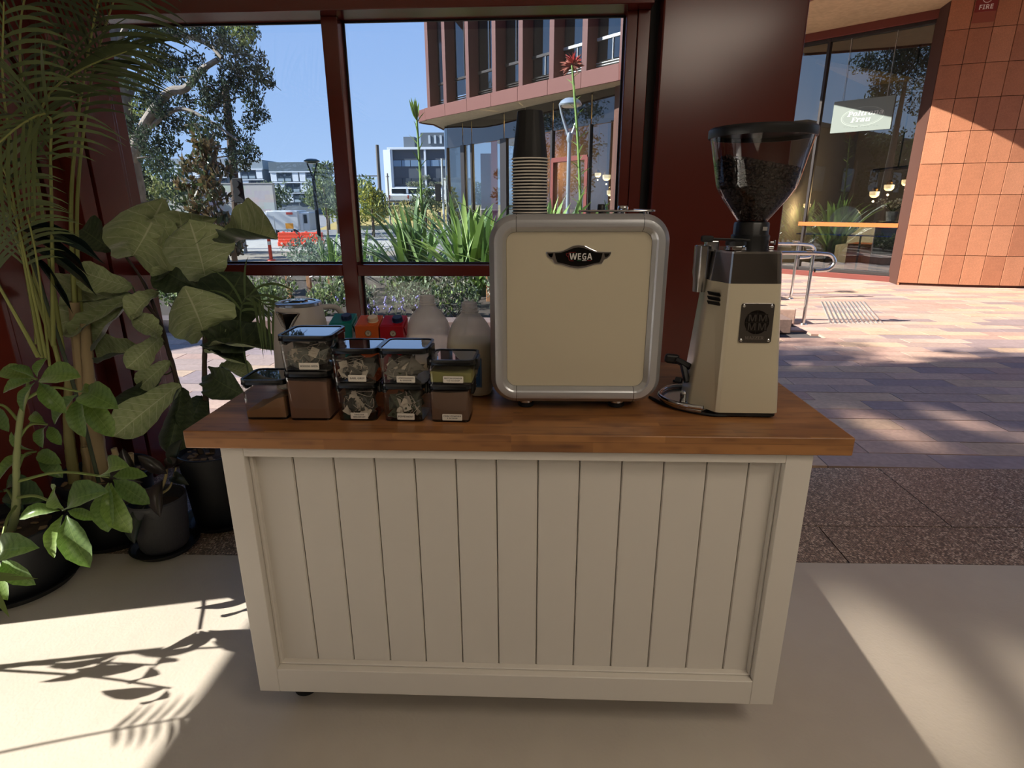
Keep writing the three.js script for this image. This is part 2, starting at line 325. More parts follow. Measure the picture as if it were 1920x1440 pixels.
{
  const W = 0.722, D = 0.325, y0 = 0.122, y1 = 0.880;                   // half width, half depth
  part('back_panel', [slab(-W, W, y0, y1, -D, -D + 0.02, 0.002)], C.cartWhite, cart);
  part('side_panel', slab(-W, -W + 0.02, y0, y1, -D + 0.02, D - 0.036, 0.002), C.cartWhite, cart);
  part('side_panel', slab(W - 0.02, W, y0, y1, -D + 0.02, D - 0.036, 0.002), C.cartWhite, cart);
  part('bottom_panel', slab(-W + 0.02, W - 0.02, y0, y0 + 0.02, -D + 0.02, D - 0.036, 0.002), C.cartWhite, cart);
  const fl = -0.664, fr = 0.658, fb = 0.2, ft = 0.853;                  // the recess in the front
  const st = (x0, x1, y0, y1) => part('front_frame', slab(x0, x1, y0, y1, D - 0.036, D, 0.0025, 2), C.cartWhite, cart);
  st(-W, fl, y0, y1); st(fr, W, y0, y1); st(fl, fr, ft, y1); st(fl, fr, y0, fb);
  // a thin stepped bead inside the frame
  const bead = (x0, x1, y0, y1) => part('bead', slab(x0, x1, y0, y1, D - 0.040, D - 0.020, 0.003, 2), C.cartWhite, cart);
  bead(fl, fl + 0.009, fb, ft); bead(fr - 0.006, fr, fb, ft); bead(fl, fr, fb, fb + 0.006);
  const xs = [-0.664, -0.559, -0.4546, -0.3496, -0.247, -0.1423, -0.0399, 0.0656, 0.1702, 0.2753, 0.3794, 0.4853, 0.5877, 0.664];
  for (let i = 0; i < 13; i++) {                                        // V-jointed boards
    const w = xs[i + 1] - xs[i], g = 0.0035, s = new THREE.Shape();
    s.moveTo(g * 0.25, 0); s.lineTo(w - g * 0.25, 0); s.lineTo(w - g * 0.25, 0.006); s.lineTo(w - g, 0.0105); s.lineTo(g, 0.0105); s.lineTo(g * 0.25, 0.006); s.closePath();
    const e = new THREE.ExtrudeGeometry(s, { depth: ft - fb + 0.01, bevelEnabled: false }); e.rotateX(-PI / 2);   // shape y -> -z, depth -> y
    e.scale(1, 1, -1); const p = e.attributes.position; for (let k = 0; k < p.count; k += 3) { const t = [p.getX(k + 1), p.getY(k + 1), p.getZ(k + 1)]; p.setXYZ(k + 1, p.getX(k + 2), p.getY(k + 2), p.getZ(k + 2)); p.setXYZ(k + 2, ...t); }
    e.computeVertexNormals();
    part('board', e, C.board, cart).position.set(xs[i], fb - 0.005, D - 0.047);
  }
  for (const [x, z, a] of [[-0.655, 0.215, 0.5], [0.61, 0.12, 2.2], [-0.63, -0.25, 1.2], [0.6, -0.25, -0.4]]) {   // castors
    const c = new THREE.Group(); c.name = 'castor'; c.position.set(x, 0, z); c.rotation.y = a; cart.add(c);
    const w = new THREE.CylinderGeometry(0.036, 0.036, 0.024, 28); w.rotateX(PI / 2); w.translate(0.016, 0.036, 0);
    part('wheel', w, C.rubber, c);
    const h = new THREE.CylinderGeometry(0.017, 0.017, 0.027, 20); h.rotateX(PI / 2); h.translate(0.016, 0.036, 0); part('hub', h, C.steel, c);
    part('fork', [slab(-0.014, 0.03, 0.034, 0.098, 0.015, 0.018, 0.001), slab(-0.014, 0.03, 0.034, 0.098, -0.018, -0.015, 0.001), slab(-0.02, 0.03, 0.095, 0.102, -0.02, 0.02, 0.001), slab(-0.04, 0.04, 0.114, 0.123, -0.032, 0.032, 0.001), cyl(0.02, 0.02, 0.014, 0, 0.1, 0)], C.steel, c);
  }
}
const worktop = (() => {
  const t = thing('worktop', 'oiled butcher block timber worktop with visible staves on the white cart', 'worktop', [CART.x, 0, CART.z], CART.turn);
  part('block', uvm(slab(-0.80, 0.804, 0.880, CART.top, -0.335, 0.339, 0.004, 2)), C.wood, t); return t;
})();
const TOP = CART.top + 0.0005;

// ---------------------------------------------------------------- espresso machine seen from behind
{
  const t = thing('espresso_machine', 'cream and silver espresso machine seen from behind with black oval badge', 'coffee machine', [0.0835, TOP, -1.432], 0.03);
  const W = 0.437, y0 = 0.026, y1 = 0.5, H = y1 - y0, cy = (y0 + y1) / 2, R = 0.066;
  const pts = [], nrm = [];                                             // rounded rectangle, anticlockwise from bottom left of the top bar
  const arc = (cx, cyy, a0) => { for (let i = 0; i <= 12; i++) { const a = a0 + i / 12 * PI / 2; pts.push([cx + R * cos(a), cyy + R * sin(a)]); nrm.push([cos(a), sin(a)]); } };
  arc(W / 2 - R, cy + H / 2 - R, 0); arc(-W / 2 + R, cy + H / 2 - R, PI / 2); arc(-W / 2 + R, cy - H / 2 + R, PI); arc(W / 2 - R, cy - H / 2 + R, PI * 1.5);
  const prof = [[0.0, -0.05], [0.0, -0.018], [0.003, -0.012], [0.013, -0.001], [0.017, 0], [0.029, -0.001], [0.033, -0.004], [0.041, -0.017], [0.042, -0.022]];   // inset, z
  const sweep = (list) => {
    const g = new THREE.BufferGeometry(), pos = [], idx = [], m = prof.length;
    list.forEach(([p, n]) => { for (const [i, z] of prof) { const q = min(i, R * 0.97); pos.push(p[0] - n[0] * q, p[1] - n[1] * q, z); } });
    for (let i = 0; i + 1 < list.length; i++) for (let k = 0; k + 1 < m; k++) { const a = i * m + k, b = a + m; idx.push(a, a + 1, b, b, a + 1, b + 1); }
    g.setAttribute('position', new THREE.Float32BufferAttribute(pos, 3)); g.setIndex(idx); g.computeVertexNormals(); return toCreasedNormals(g, 0.35);
  };
  const P = pts.map((p, i) => [p, nrm[i]]), ext = 0.0;
  const at = (x, y, n) => [[x, y], n];
  const sx = W / 2 - R + 0.012;                                         // the seams stand a little inside the corners
  part('corner_frame', sweep([at(sx - 0.012, y1, [0, 1]), ...P.slice(0, 13).reverse(), ...P.slice(39).reverse(), at(sx - 0.012, y0, [0, -1])].reverse()), C.silverPaint, t);
  part('corner_frame', sweep([at(-sx + 0.012, y1, [0, 1]), ...P.slice(13, 39), at(-sx + 0.012, y0, [0, -1])]), C.silverPaint, t);
  const gp = 0.0012;
  part('top_bar', sweep([at(sx - 0.012 - gp, y1, [0, 1]), at(-sx + 0.012 + gp, y1, [0, 1])]), C.silverPaint, t);
  part('bottom_bar', sweep([at(-sx + 0.012 + gp, y0, [0, -1]), at(sx - 0.012 - gp, y0, [0, -1])]), C.silverPaint, t);
  const panel = extrude(roundRect(W - 0.083, H - 0.083, 0.025, 0, cy), 0.006, 0.0015, 8); panel.translate(0, 0, -0.0265);
  part('back_panel', panel, C.cream, t);
  part('body', [slab(-W / 2 + 0.012, W / 2 - 0.012, y0 + 0.012, y1 - 0.012, -0.40, -0.045, 0.02, 3)], C.black, t);
  part('side_panel', [slab(-W / 2 + 0.004, -W / 2 + 0.013, y0 + 0.05, y1 - 0.05, -0.39, -0.05, 0.004, 2)], C.silverPaint, t);
  part('side_panel', [slab(W / 2 - 0.013, W / 2 - 0.004, y0 + 0.05, y1 - 0.05, -0.39, -0.05, 0.004, 2)], C.silverPaint, t);
  // cup rail and the warming tray on top
  const ty = y1 - 0.012;
  part('cup_tray', [slab(-0.17, 0.19, ty, ty + 0.006, -0.38, -0.06, 0.003, 2)], C.steel, t);
  part('cup_rail', [tube([[0.0, ty + 0.018, -0.06], [0.175, ty + 0.018, -0.06], [0.19, ty + 0.018, -0.075], [0.19, ty + 0.018, -0.36]], 0.0028, 8, 30), ...[[0.005, -0.06], [0.1, -0.06], [0.17, -0.06], [0.19, -0.2]].map(([x, z]) => cyl(0.0025, 0.0025, 0.02, x, ty, z, 10))], C.chrome, t);
  part('valve_knob', lathe([[0, 0.03], [0.008, 0.03], [0.010, 0.027], [0.010, 0.012], [0.007, 0.01], [0.007, 0]], 20, 0.063, ty + 0.004, -0.12), C.black, t);
  part('valve_knob', lathe([[0, 0.026], [0.012, 0.026], [0.014, 0.023], [0.014, 0.016], [0.006, 0.014], [0.006, 0]], 20, 0.125, ty + 0.004, -0.16), C.chrome, t);
  for (const [x, z] of [[-0.127, -0.06], [0.117, -0.06], [-0.127, -0.34], [0.117, -0.34]]) {
    const f = part('foot', lathe([[0, 0], [0.019, 0], [0.021, 0.002], [0.021, 0.010], [0.018, 0.012]], 28, x, 0, z), C.rubber, t);
    part('collar', lathe([[0.0175, 0.011], [0.0185, 0.012], [0.0185, 0.024], [0.017, 0.026], [0.014, 0.04]], 28, x, 0, z), C.chrome, f);
  }
  // badge: chrome outline with a black field and the maker's lettering
  const outline = (k, dy = 0) => {
    const s = new THREE.Shape(), X = (v) => v * k;
    const up = [[-0.079, 0.013], [-0.062, 0.013], [-0.045, 0.0145], [-0.03, 0.02], [-0.015, 0.027], [0, 0.0295], [0.015, 0.027], [0.03, 0.02], [0.045, 0.0145], [0.062, 0.013], [0.079, 0.013]];
    const dn = [[0.0795, 0.009], [0.076, 0.001], [0.070, -0.004], [0.063, -0.007], [0.058, -0.0165], [0.04, -0.019], [0.02, -0.0255], [0, -0.0285], [-0.02, -0.0255], [-0.04, -0.019], [-0.058, -0.0165], [-0.063, -0.007], [-0.070, -0.004], [-0.076, 0.001], [-0.0795, 0.009]];
    const all = [...up, ...dn].map(([x, y]) => new THREE.Vector2(x, y)); s.moveTo(all[0].x, all[0].y); s.splineThru(all.slice(1, 6)); s.splineThru(all.slice(6, 11)); for (const v of all.slice(11)) s.lineTo(v.x, v.y); s.closePath(); return s;
  };
  const by = y1 - 0.1015;
  const bdg = part('badge', extrude(outline(1), 0.003, 0.0012, 6).translate(0, by, -0.0205), C.chrome, t);
  const inner = (pts, z) => { const s = new THREE.Shape(pts.map((p) => new THREE.Vector2(...p))); return new THREE.ShapeGeometry(s, 8); };
  const fieldPts = [[-0.058, 0.0095], [-0.043, 0.0105], [-0.028, 0.0155], [-0.013, 0.0215], [0, 0.0235], [0.013, 0.0215], [0.028, 0.0155], [0.043, 0.0105], [0.058, 0.0095], [0.0555, -0.003], [0.051, -0.0125], [0.036, -0.0155], [0.018, -0.0205], [0, -0.0225], [-0.018, -0.0205], [-0.036, -0.0155], [-0.051, -0.0125], [-0.0555, -0.003]];
  const f = inner(fieldPts); { const u = f.attributes.uv, p = f.attributes.position; for (let i = 0; i < u.count; i++) u.setXY(i, p.getX(i) / 0.12 + 0.5, p.getY(i) / 0.05 + 0.5); }
  const print = ctex(960, 400, (x, w, h) => {
    x.fillStyle = '#050505'; x.fillRect(0, 0, w, h);
    x.strokeStyle = '#8c2b2b'; x.lineWidth = 7; x.beginPath(); x.moveTo(420, 108); x.lineTo(290, 108); x.lineTo(290, 225); x.quadraticCurveTo(296, 268, 330, 270); x.lineTo(385, 270); x.stroke(); x.beginPath(); x.moveTo(288, 128); x.lineTo(240, 128); x.quadraticCurveTo(240, 185, 292, 195); x.stroke();
    x.fillStyle = '#cfccc6'; x.strokeStyle = '#cfccc6'; x.lineWidth = 9; x.font = 'bold 150px sans-serif'; x.textBaseline = 'alphabetic';
    const L = 'WEGA', X0 = [302, 452, 544, 645], Wd = [148, 84, 94, 100];
    for (let i = 0; i < 4; i++) { const m = x.measureText(L[i]).width; x.save(); x.translate(X0[i], 246); x.scale(Wd[i] / m, 1.12); x.fillText(L[i], 0, 0); x.restore(); }
    x.fillStyle = '#2e5a3c'; x.fillRect(455, 258, 75, 12); x.fillStyle = '#d8d6d0'; x.fillRect(548, 258, 88, 12); x.fillStyle = '#7a2320'; x.fillRect(650, 258, 80, 12);
  });
  const fg = part('field', f, phys(0xffffff, 0.18, { map: print }), bdg, 'black field lettered WEGA'); fg.position.set(0, by, -0.0155);
  for (const s of [-1, 1]) { const g = inner([[0.062 * s, 0.009], [0.0755 * s, 0.009], [0.072 * s, 0.0025], [0.066 * s, -0.001], [0.0635 * s, 0.002]].sort(() => 0)); if (s < 0) { const ix = g.index.array; for (let k = 0; k < ix.length; k += 3) [ix[k], ix[k + 1]] = [ix[k + 1], ix[k]]; } const m = part('inlay', g, C.gloss, bdg); m.position.set(0, by, -0.0155); g.computeVertexNormals(); const nn = g.attributes.normal; for (let i = 0; i < nn.count; i++) nn.setXYZ(i, 0, 0, 1); }
}
// ---------------------------------------------------------------- paper cups, upside down in a tower
{
  const blackCup = std(0x070708, 0.6), rimPaper = std(0xd8d1c6, 0.7);
  const R0 = 0.0435, rt = 0.0305, h = 0.108;                            // mouth down
  const body = lathe([[R0 - 0.003, 0.001], [R0 - 0.001, 0.004], [rt, h - 0.002], [rt - 0.001, h], [rt - 0.003, h], [rt - 0.0035, h - 0.006], [0, h - 0.006]], 48);
  const rim = lathe([[R0 - 0.001, 0.0], [R0 + 0.001, 0.0], [R0 + 0.0021, 0.0012], [R0 + 0.0018, 0.0027], [R0 - 0.0002, 0.0033], [R0 - 0.0022, 0.0025], [R0 - 0.0022, 0.0008], [R0 - 0.001, 0]], 48);
  const n = 19, x0 = -0.0385, z0 = -1.515, base = CART.top + 0.4945;
  const nth = ['bottom', 'second', 'third', 'fourth', 'fifth', 'sixth', 'seventh', 'eighth', 'ninth', 'tenth', 'eleventh', 'twelfth', 'thirteenth', 'fourteenth', 'fifteenth', 'sixteenth', 'seventeenth'];
  let first;
  for (let i = 0; i < n; i++) {
    const label = i === n - 1 ? 'black paper cup upside down on top of the tall tower, its whole side showing' : i === n - 2 ? 'upturned paper cup just under the topmost cup of the tall tower' : i === 0 ? 'lowest upturned paper cup of the tall tower, resting on the coffee machine' : `upturned paper cup showing its pale rim, ${nth[i]} from the bottom of the tall tower`;
    let c;
    if (!first) { c = first = thing('paper_cup', label, 'cup', [0, 0, 0], 0, 'tower of upturned paper cups'); part('body', body, blackCup, c); part('rim', rim, rimPaper, c); }
    else c = copyOf(first, 'paper_cup', label);
    c.position.set(x0 + rnd(-0.0006, 0.0006), base + i * 0.00735, z0 + rnd(-0.0006, 0.0006)); c.rotation.y = rnd(0, 6);
  }
  const nb = 5;
  for (let i = 0; i < nb; i++) { const c = copyOf(first, 'paper_cup', i === nb - 1 ? 'topmost upturned paper cup of the short stack peeping out behind the tall tower' : `upturned paper cup in the short stack behind the tall tower, ${nth[i]} from below`); c.userData.group = 'short stack of upturned cups'; c.position.set(-0.031, base - 0.0005 + i * 0.00735 - 0.052, z0 - 0.098); c.scale.setScalar(0.94); }
}
// ---------------------------------------------------------------- coffee grinder
{
  const t = thing('coffee_grinder', 'tall cream coffee grinder with a clear cone hopper of beans', 'coffee grinder', [0.5, TOP, -1.53], 0);
  // plan outlines (x to the right, z towards us); the nose with the portafilter fork points left
  const planAt = (k) => {                                               // k 0 at the foot, 1 at the top
    const q = (a, b) => a + (b - a) * k, half = q(0.118, 0.098), back = q(0.098, 0.066), flat = q(-0.052, -0.045), nose = q(-0.112, -0.076), nz = q(0.042, 0.036), r = 0.016, o = [];
    const corner = (cx, cz, a0, a1, rr) => { for (let i = 0; i <= 4; i++) { const a = a0 + (a1 - a0) * i / 4; o.push([cx + rr * cos(a), cz + rr * sin(a)]); } };
    corner(back - r, half - r, 0, PI / 2, r);                            // back right, near us
    corner(flat + 0.004, half - 0.022, PI / 2, PI / 2 + 0.62, 0.022);
    corner(nose + 0.02, nz - 0.004, PI / 2 + 0.62, PI, 0.02);
    corner(nose + 0.02, -nz + 0.004, PI, 1.5 * PI - 0.62, 0.02);
    corner(flat + 0.004, -half + 0.022, 1.5 * PI - 0.62, 1.5 * PI, 0.022);
    corner(back - r, -half + r, 1.5 * PI, 2 * PI, r); return o;
  };
  const creased = (g) => toCreasedNormals(mergeVertices(g), 0.5);
  const sh = (o, s) => o.map(([x, z]) => [x * s, z * s]);
  part('body', creased(prism(planAt(0), 0.014, 0.338, planAt(0.8))), C.cream, t);
  part('base_skirt', creased(prism(sh(planAt(0), 0.965), 0.004, 0.0145)), C.black, t);
  part('steel_collar', creased(prism(planAt(0.795), 0.338, 0.408, planAt(0.97))), std(0x8f8c8a, 0.2, { metalness: 1 }), t);
  part('top_plate', creased(prism(sh(planAt(0.97), 0.985), 0.408, 0.413)), C.steel, t);
  for (const [x, z] of [[0.075, 0.095], [-0.045, 0.09], [0.075, -0.095], [-0.045, -0.09]]) part('foot', lathe([[0, 0], [0.013, 0], [0.014, 0.003], [0.012, 0.012], [0, 0.012]], 20, x, 0, z), C.rubber, t);
  // vents on the slanted left flank: three dark slots
  for (let i = 0; i < 3; i++) { const y = 0.285 + i * 0.0115; part('vent_slot', bar([-0.066 - i * 0.0004, y, 0.081 - i * 0.001], [-0.089 - i * 0.0003, y + 0.001, 0.054 - i * 0.001], 0.0026, 0.012, 0.0008), C.black, t); }
  // maker's plate on the flat side, four screws
  const pl = extrude(roundRect(0.079, 0.097, 0.006), 0.0012, 0.0004);
  const print = ctex(640, 786, (x, w, h) => {
    x.fillStyle = '#8a8580'; x.fillRect(0, 0, w, h); x.strokeStyle = '#4c4846'; x.fillStyle = '#3a3634';
    x.save(); x.beginPath(); x.arc(325, 375, 238, 0, 7); x.fill(); x.fillRect(130, 215, 400, 330); x.restore();
    x.strokeStyle = '#7c7773'; x.lineWidth = 5; x.beginPath(); x.arc(325, 375, 238, 0, 7); x.moveTo(325, 140); x.lineTo(325, 610); x.moveTo(100, 378); x.lineTo(550, 378); x.rect(130, 212, 400, 335); x.stroke();
    x.fillStyle = '#827c78'; x.font = 'bold 190px sans-serif'; for (const [a, b] of [[140, 360], [340, 360], [140, 530], [340, 530]]) { x.save(); x.translate(a, b); x.scale(1.1, 1); x.fillText('M', 0, 0); x.restore(); }
    x.fillStyle = '#cfcac4'; x.font = 'bold 84px serif'; x.fillText('MAZZER', 118, 716);
  });
  { const g = pl, p = g.attributes.position, u = g.attributes.uv; for (let i = 0; i < p.count; i++) u.setXY(i, p.getX(i) / 0.079 + 0.5, p.getY(i) / 0.097 + 0.5); }
  const plate = part('name_plate', pl, std(0xffffff, 0.16, { metalness: 0.9, map: print }), t, 'polished steel maker plate with a round monogram'); plate.position.set(0.018, 0.2435, 0.1072); plate.rotation.x = -0.062;
  for (const [x, y] of [[-0.033, 0.042], [0.033, 0.042], [-0.033, -0.042], [0.033, -0.042]]) { const s = lathe([[0, 0.002], [0.002, 0.0018], [0.0035, 0.0008], [0.0037, 0]], 14); s.rotateX(PI / 2); s.translate(x, y, 0.0014); part('screw', s, C.chrome, plate); }
  // throat, adjusting collar
  part('throat', [lathe([[0.045, 0.413], [0.046, 0.445], [0.044, 0.448], [0.042, 0.449], [0.042, 0.474], [0.040, 0.478], [0.028, 0.48]], 40, 0.016, 0, 0)], C.black, t);
  part('small_label', slab(0.030, 0.041, 0.459, 0.468, 0.0395, 0.041, 0), std(0x8d8a86, 0.6), t);
  part('clamp_screw', [bar([0.058, 0.43, 0.02], [0.07, 0.43, 0.02], 0.005, 0.005), bar([0.068, 0.43, 0.02], [0.071, 0.43, 0.02], 0.011, 0.011), bar([0.052, 0.418, 0.03], [0.066, 0.418, 0.03], 0.007, 0.007)], C.chrome, t);
  // dosing lever with a black grip, timer knob
  part('lever', [bar([0.0, 0.437, 0.05], [-0.105, 0.441, 0.062], 0.006, 0.004), lathe([[0, 0], [0.024, 0], [0.025, 0.003], [0.024, 0.01], [0, 0.012]], 28, -0.035, 0.425, 0.055)], C.black, t);
  part('lever_grip', bar([-0.092, 0.4405, 0.061], [-0.122, 0.4415, 0.064], 0.015, 0.012, 0.004), C.rubber, t);
  part('dial', lathe([[0.0, 0.019], [0.021, 0.019], [0.022, 0.017], [0.022, 0.01], [0.026, 0.009], [0.027, 0.002], [0.02, 0]], 32, -0.035, 0.413, 0.055), C.chrome, t);
  // chute on the nose and portafilter fork, catch tray
  part('chute', [lathe([[0.017, 0.0], [0.018, 0.03], [0.021, 0.05], [0.021, 0.115], [0.019, 0.117], [0.0, 0.117]], 28, -0.098, 0.305, 0.0), bar([-0.095, 0.42, 0], [-0.06, 0.42, 0], 0.03, 0.02, 0.005)], C.steel, t);
  const nose = new THREE.Group(); nose.name = 'dosing_tray'; nose.position.x = 0.028; t.add(nose);
  part('fork', [bar([-0.155, 0.115, -0.025], [-0.195, 0.118, -0.03], 0.026, 0.024, 0.008), bar([-0.13, 0.10, 0.0], [-0.165, 0.115, -0.02], 0.014, 0.03, 0.003), bar([-0.138, 0.06, 0.01], [-0.15, 0.11, -0.01], 0.014, 0.024, 0.003), bar([-0.15, 0.062, 0], [-0.165, 0.062, -0.01], 0.014, 0.014, 0.002)], C.black, nose);
  part('fork_bolt', lathe([[0, 0], [0.009, 0.0], [0.010, 0.004], [0.008, 0.012], [0.009, 0.016], [0.009, 0.03], [0.006, 0.034], [0, 0.034]], 20, -0.150, 0.008, 0.03), C.chrome, nose);
  { const s = new THREE.Shape(); s.moveTo(-0.09, -0.075); s.lineTo(-0.11, -0.095); s.quadraticCurveTo(-0.185, -0.085, -0.205, 0.0); s.quadraticCurveTo(-0.185, 0.075, -0.12, 0.095); s.lineTo(-0.09, 0.075); s.closePath();
    const b = new THREE.ExtrudeGeometry(s, { depth: 0.004, bevelEnabled: true, bevelSize: 0.002, bevelThickness: 0.002, bevelSegments: 2, curveSegments: 18 }); b.rotateX(PI / 2); b.translate(0, 0.012, 0.005); part('catch_tray', b, C.steel, nose);
    const c = new THREE.CatmullRomCurve3([V(-0.10, 0.02, -0.093), V(-0.165, 0.02, -0.075), V(-0.207, 0.02, 0.004), V(-0.172, 0.02, 0.074), V(-0.115, 0.02, 0.102)]); part('tray_rim', new THREE.TubeGeometry(c, 40, 0.0065, 10, false), C.chrome, nose); }
  // hopper: smoked clear cone, lid
  const hx = 0.016;
  const hop = part('hopper', lathe([[0.034, 0.478], [0.036, 0.482], [0.075, 0.532], [0.089, 0.553], [0.094, 0.565], [0.118, 0.676], [0.119, 0.682]], 64, hx), phys(0xd9d0cd, 0.03, { transmission: 1, thickness: 0, ior: 1.5 }), t);
  hop.material.side = THREE.DoubleSide;
  part('lid', lathe([[0.112, 0.672], [0.1215, 0.672], [0.123, 0.675], [0.123, 0.690], [0.120, 0.694], [0, 0.694], [0, 0.682], [0.115, 0.682]], 64, hx), C.black, t);
  part('lid_clip', [bar([hx - 0.03, 0.676, 0.108], [hx + 0.04, 0.676, 0.105], 0.003, 0.01, 0.001)], C.gloss, t);
}
{ // the beans in the hopper, a heap nobody could count
  const bean = new THREE.SphereGeometry(0.0046, 8, 6); bean.scale(0.75, 0.62, 1.1);
  const p = bean.attributes.position; for (let i = 0; i < p.count; i++) if (abs(p.getX(i)) < 0.0008 && p.getY(i) > 0.001) p.setY(i, p.getY(i) - 0.0008); bean.computeVertexNormals();
  const hopR = (y) => (y < 0.532 ? 0.036 + (y - 0.482) / 0.05 * 0.039 : y < 0.565 ? 0.075 + (y - 0.532) / 0.033 * 0.019 : 0.094 + (y - 0.565) / 0.111 * 0.024) - 0.0055;
  const topY = (x, z) => 0.604 - 0.17 * x + 0.01 * sin(30 * z), spots = [];
  for (let i = 0; i < 3200; i++) { const y = rnd(0.484, 0.625), R = hopR(y), a = rnd(0, 2 * PI), r = R * (i % 4 ? rnd(0.88, 1) : sqrt(rnd())); const x = r * cos(a), z = r * sin(a); if (y < topY(x, z)) spots.push([x, y, z]); }
  for (let i = 0; i < 900; i++) { const a = rnd(0, 2 * PI), rr = sqrt(rnd()); let y = 0.604, x, z; for (let k = 0; k < 4; k++) { x = hopR(y) * rr * cos(a); z = hopR(y) * rr * sin(a); y = topY(x, z); } spots.push([x, y - rnd(0, 0.004), z]); }
  const im = new THREE.InstancedMesh(bean, std(0x2a1a12, 0.38), spots.length), m = new THREE.Matrix4(), q = new THREE.Quaternion(), e = new THREE.Euler();
  spots.forEach(([x, y, z], i) => { e.set(rnd(0, 6), rnd(0, 6), rnd(0, 6)); q.setFromEuler(e); m.compose(V(x, y, z), q, V(1, 1, 1).multiplyScalar(rnd(0.9, 1.15))); im.setMatrixAt(i, m); });
  im.name = 'coffee_beans'; im.position.set(0.516, TOP, -1.53); im.castShadow = im.receiveShadow = true; scene.add(im);
  tag(im, 'dark roasted coffee beans heaped in the clear grinder hopper', 'coffee beans', null, 'stuff');
}
solo('power_lead', tube([[0.30, TOP + 0.004, -1.56], [0.335, TOP + 0.004, -1.49], [0.39, TOP + 0.004, -1.443], [0.45, TOP + 0.004, -1.418], [0.49, TOP + 0.004, -1.43], [0.52, TOP + 0.004, -1.5], [0.4, TOP + 0.004, -1.72]], 0.0038, 10, 60), C.rubber, 'black power cord lying on the worktop between machine and grinder', 'cord');

// ---------------------------------------------------------------- canisters of tea and powder
const canMat = phys(0xf0eeeb, 0.02, { transmission: 1, thickness: 0, ior: 1.5 }), lidGlass = phys(0x8f8e8d, 0.03, { transmission: 1, thickness: 0, ior: 1.55 });
const sealMat = phys(0x0b0d0e, 0.25), paper = std(0xd8d2c6, 0.7);
function rr(w, d, r) { const o = []; for (let k = 0; k < 4; k++) for (let i = 0; i <= 5; i++) { const a = (k + i / 5) * PI / 2, cx = (k === 0 || k === 3 ? 1 : -1) * (w / 2 - r), cz = (k < 2 ? 1 : -1) * (d / 2 - r); o.push([cx + r * cos(a), cz + r * sin(a)]); } return o; }
const smooth = (g, a = 0.5) => toCreasedNormals(mergeVertices(g, 1e-5), a);
function canister(x, zf, h, w, label, text, turn = 0, y = TOP, tw = 0.044) {
  const d = w * 0.98, t = thing('storage_canister', label, 'canister', [x, y, zf - d / 2], turn, 'clear canisters stacked on the worktop');
  const lh = 0.014, bh = h - lh, wb = w * 0.92;
  part('jar', smooth(prism(rr(wb, wb, 0.014), 0.001, bh, rr(w * 0.985, d, 0.017))), canMat, t);
  part('base', smooth(prism(rr(wb * 0.985, wb * 0.985, 0.013), 0.0, 0.004)), phys(0x9d9a97, 0.05, { transmission: 1, thickness: 0 }), t);
  const L = part('lid', smooth(prism(rr(w * 1.02, d * 1.02, 0.02), bh + 0.003, h - 0.002, rr(w * 1.0, d * 1.0, 0.02))), sealMat, t);
  part('lid_rim', [smooth(ringOf(rr(w * 1.01, d * 1.01, 0.02), rr(w * 0.9, d * 0.9, 0.014), h - 0.004, h + 0.002))], sealMat, L);
  part('lid_window', box(w * 0.9, 0.003, d * 0.9, 0, h - 0.0015, 0, 0.001), phys(0x1a1d1f, 0.02, { clearcoat: 1, clearcoatRoughness: 0.02 }), L);
  for (const s of [-1, 1]) part('clip', [slab(s * (w * 0.51) - 0.004, s * (w * 0.51) + 0.004, bh - 0.014, h - 0.002, -0.025, 0.025, 0.002, 2), slab(s * (w * 0.5) - 0.004, s * (w * 0.5) + 0.005, bh - 0.018, bh - 0.012, -0.02, 0.02, 0.002)], sealMat, t);
  if (text) {
    const tag_ = ctex(384, 160, (c, W, H) => { c.fillStyle = '#dcd5c8'; c.fillRect(0, 0, W, H); c.fillStyle = '#2b2623'; c.textAlign = 'center'; c.textBaseline = 'middle'; const n = text.length, fs = n > 1 ? 50 : 62; text.forEach((s, i) => { c.font = `bold ${fs}px sans-serif`; const m = c.measureText(s).width; c.save(); c.translate(W / 2, H / 2 + (i - (n - 1) / 2) * 58); c.scale(min(1, 340 / m), 1); c.fillText(s, 0, 0); c.restore(); }); });
    const lh2 = 0.0165, g = extrude(roundRect(tw, lh2, 0.002), 0.0006, 0); { const p = g.attributes.position, u = g.attributes.uv; for (let i = 0; i < p.count; i++) u.setXY(i, p.getX(i) / tw + 0.5, p.getY(i) / lh2 + 0.5); }
    const z = wb / 2 + (d / 2 - wb / 2) * (0.014 / bh) + 0.0004; const m = part('name_label', g, std(0xffffff, 0.6, { map: tag_ }), t, 'small printed label'); m.position.set(0.006, 0.0135, z); m.rotation.x = -0.03;
  }
  return { t, w: wb, d: wb, bh, x, z: zf - d / 2, y, turn };
}
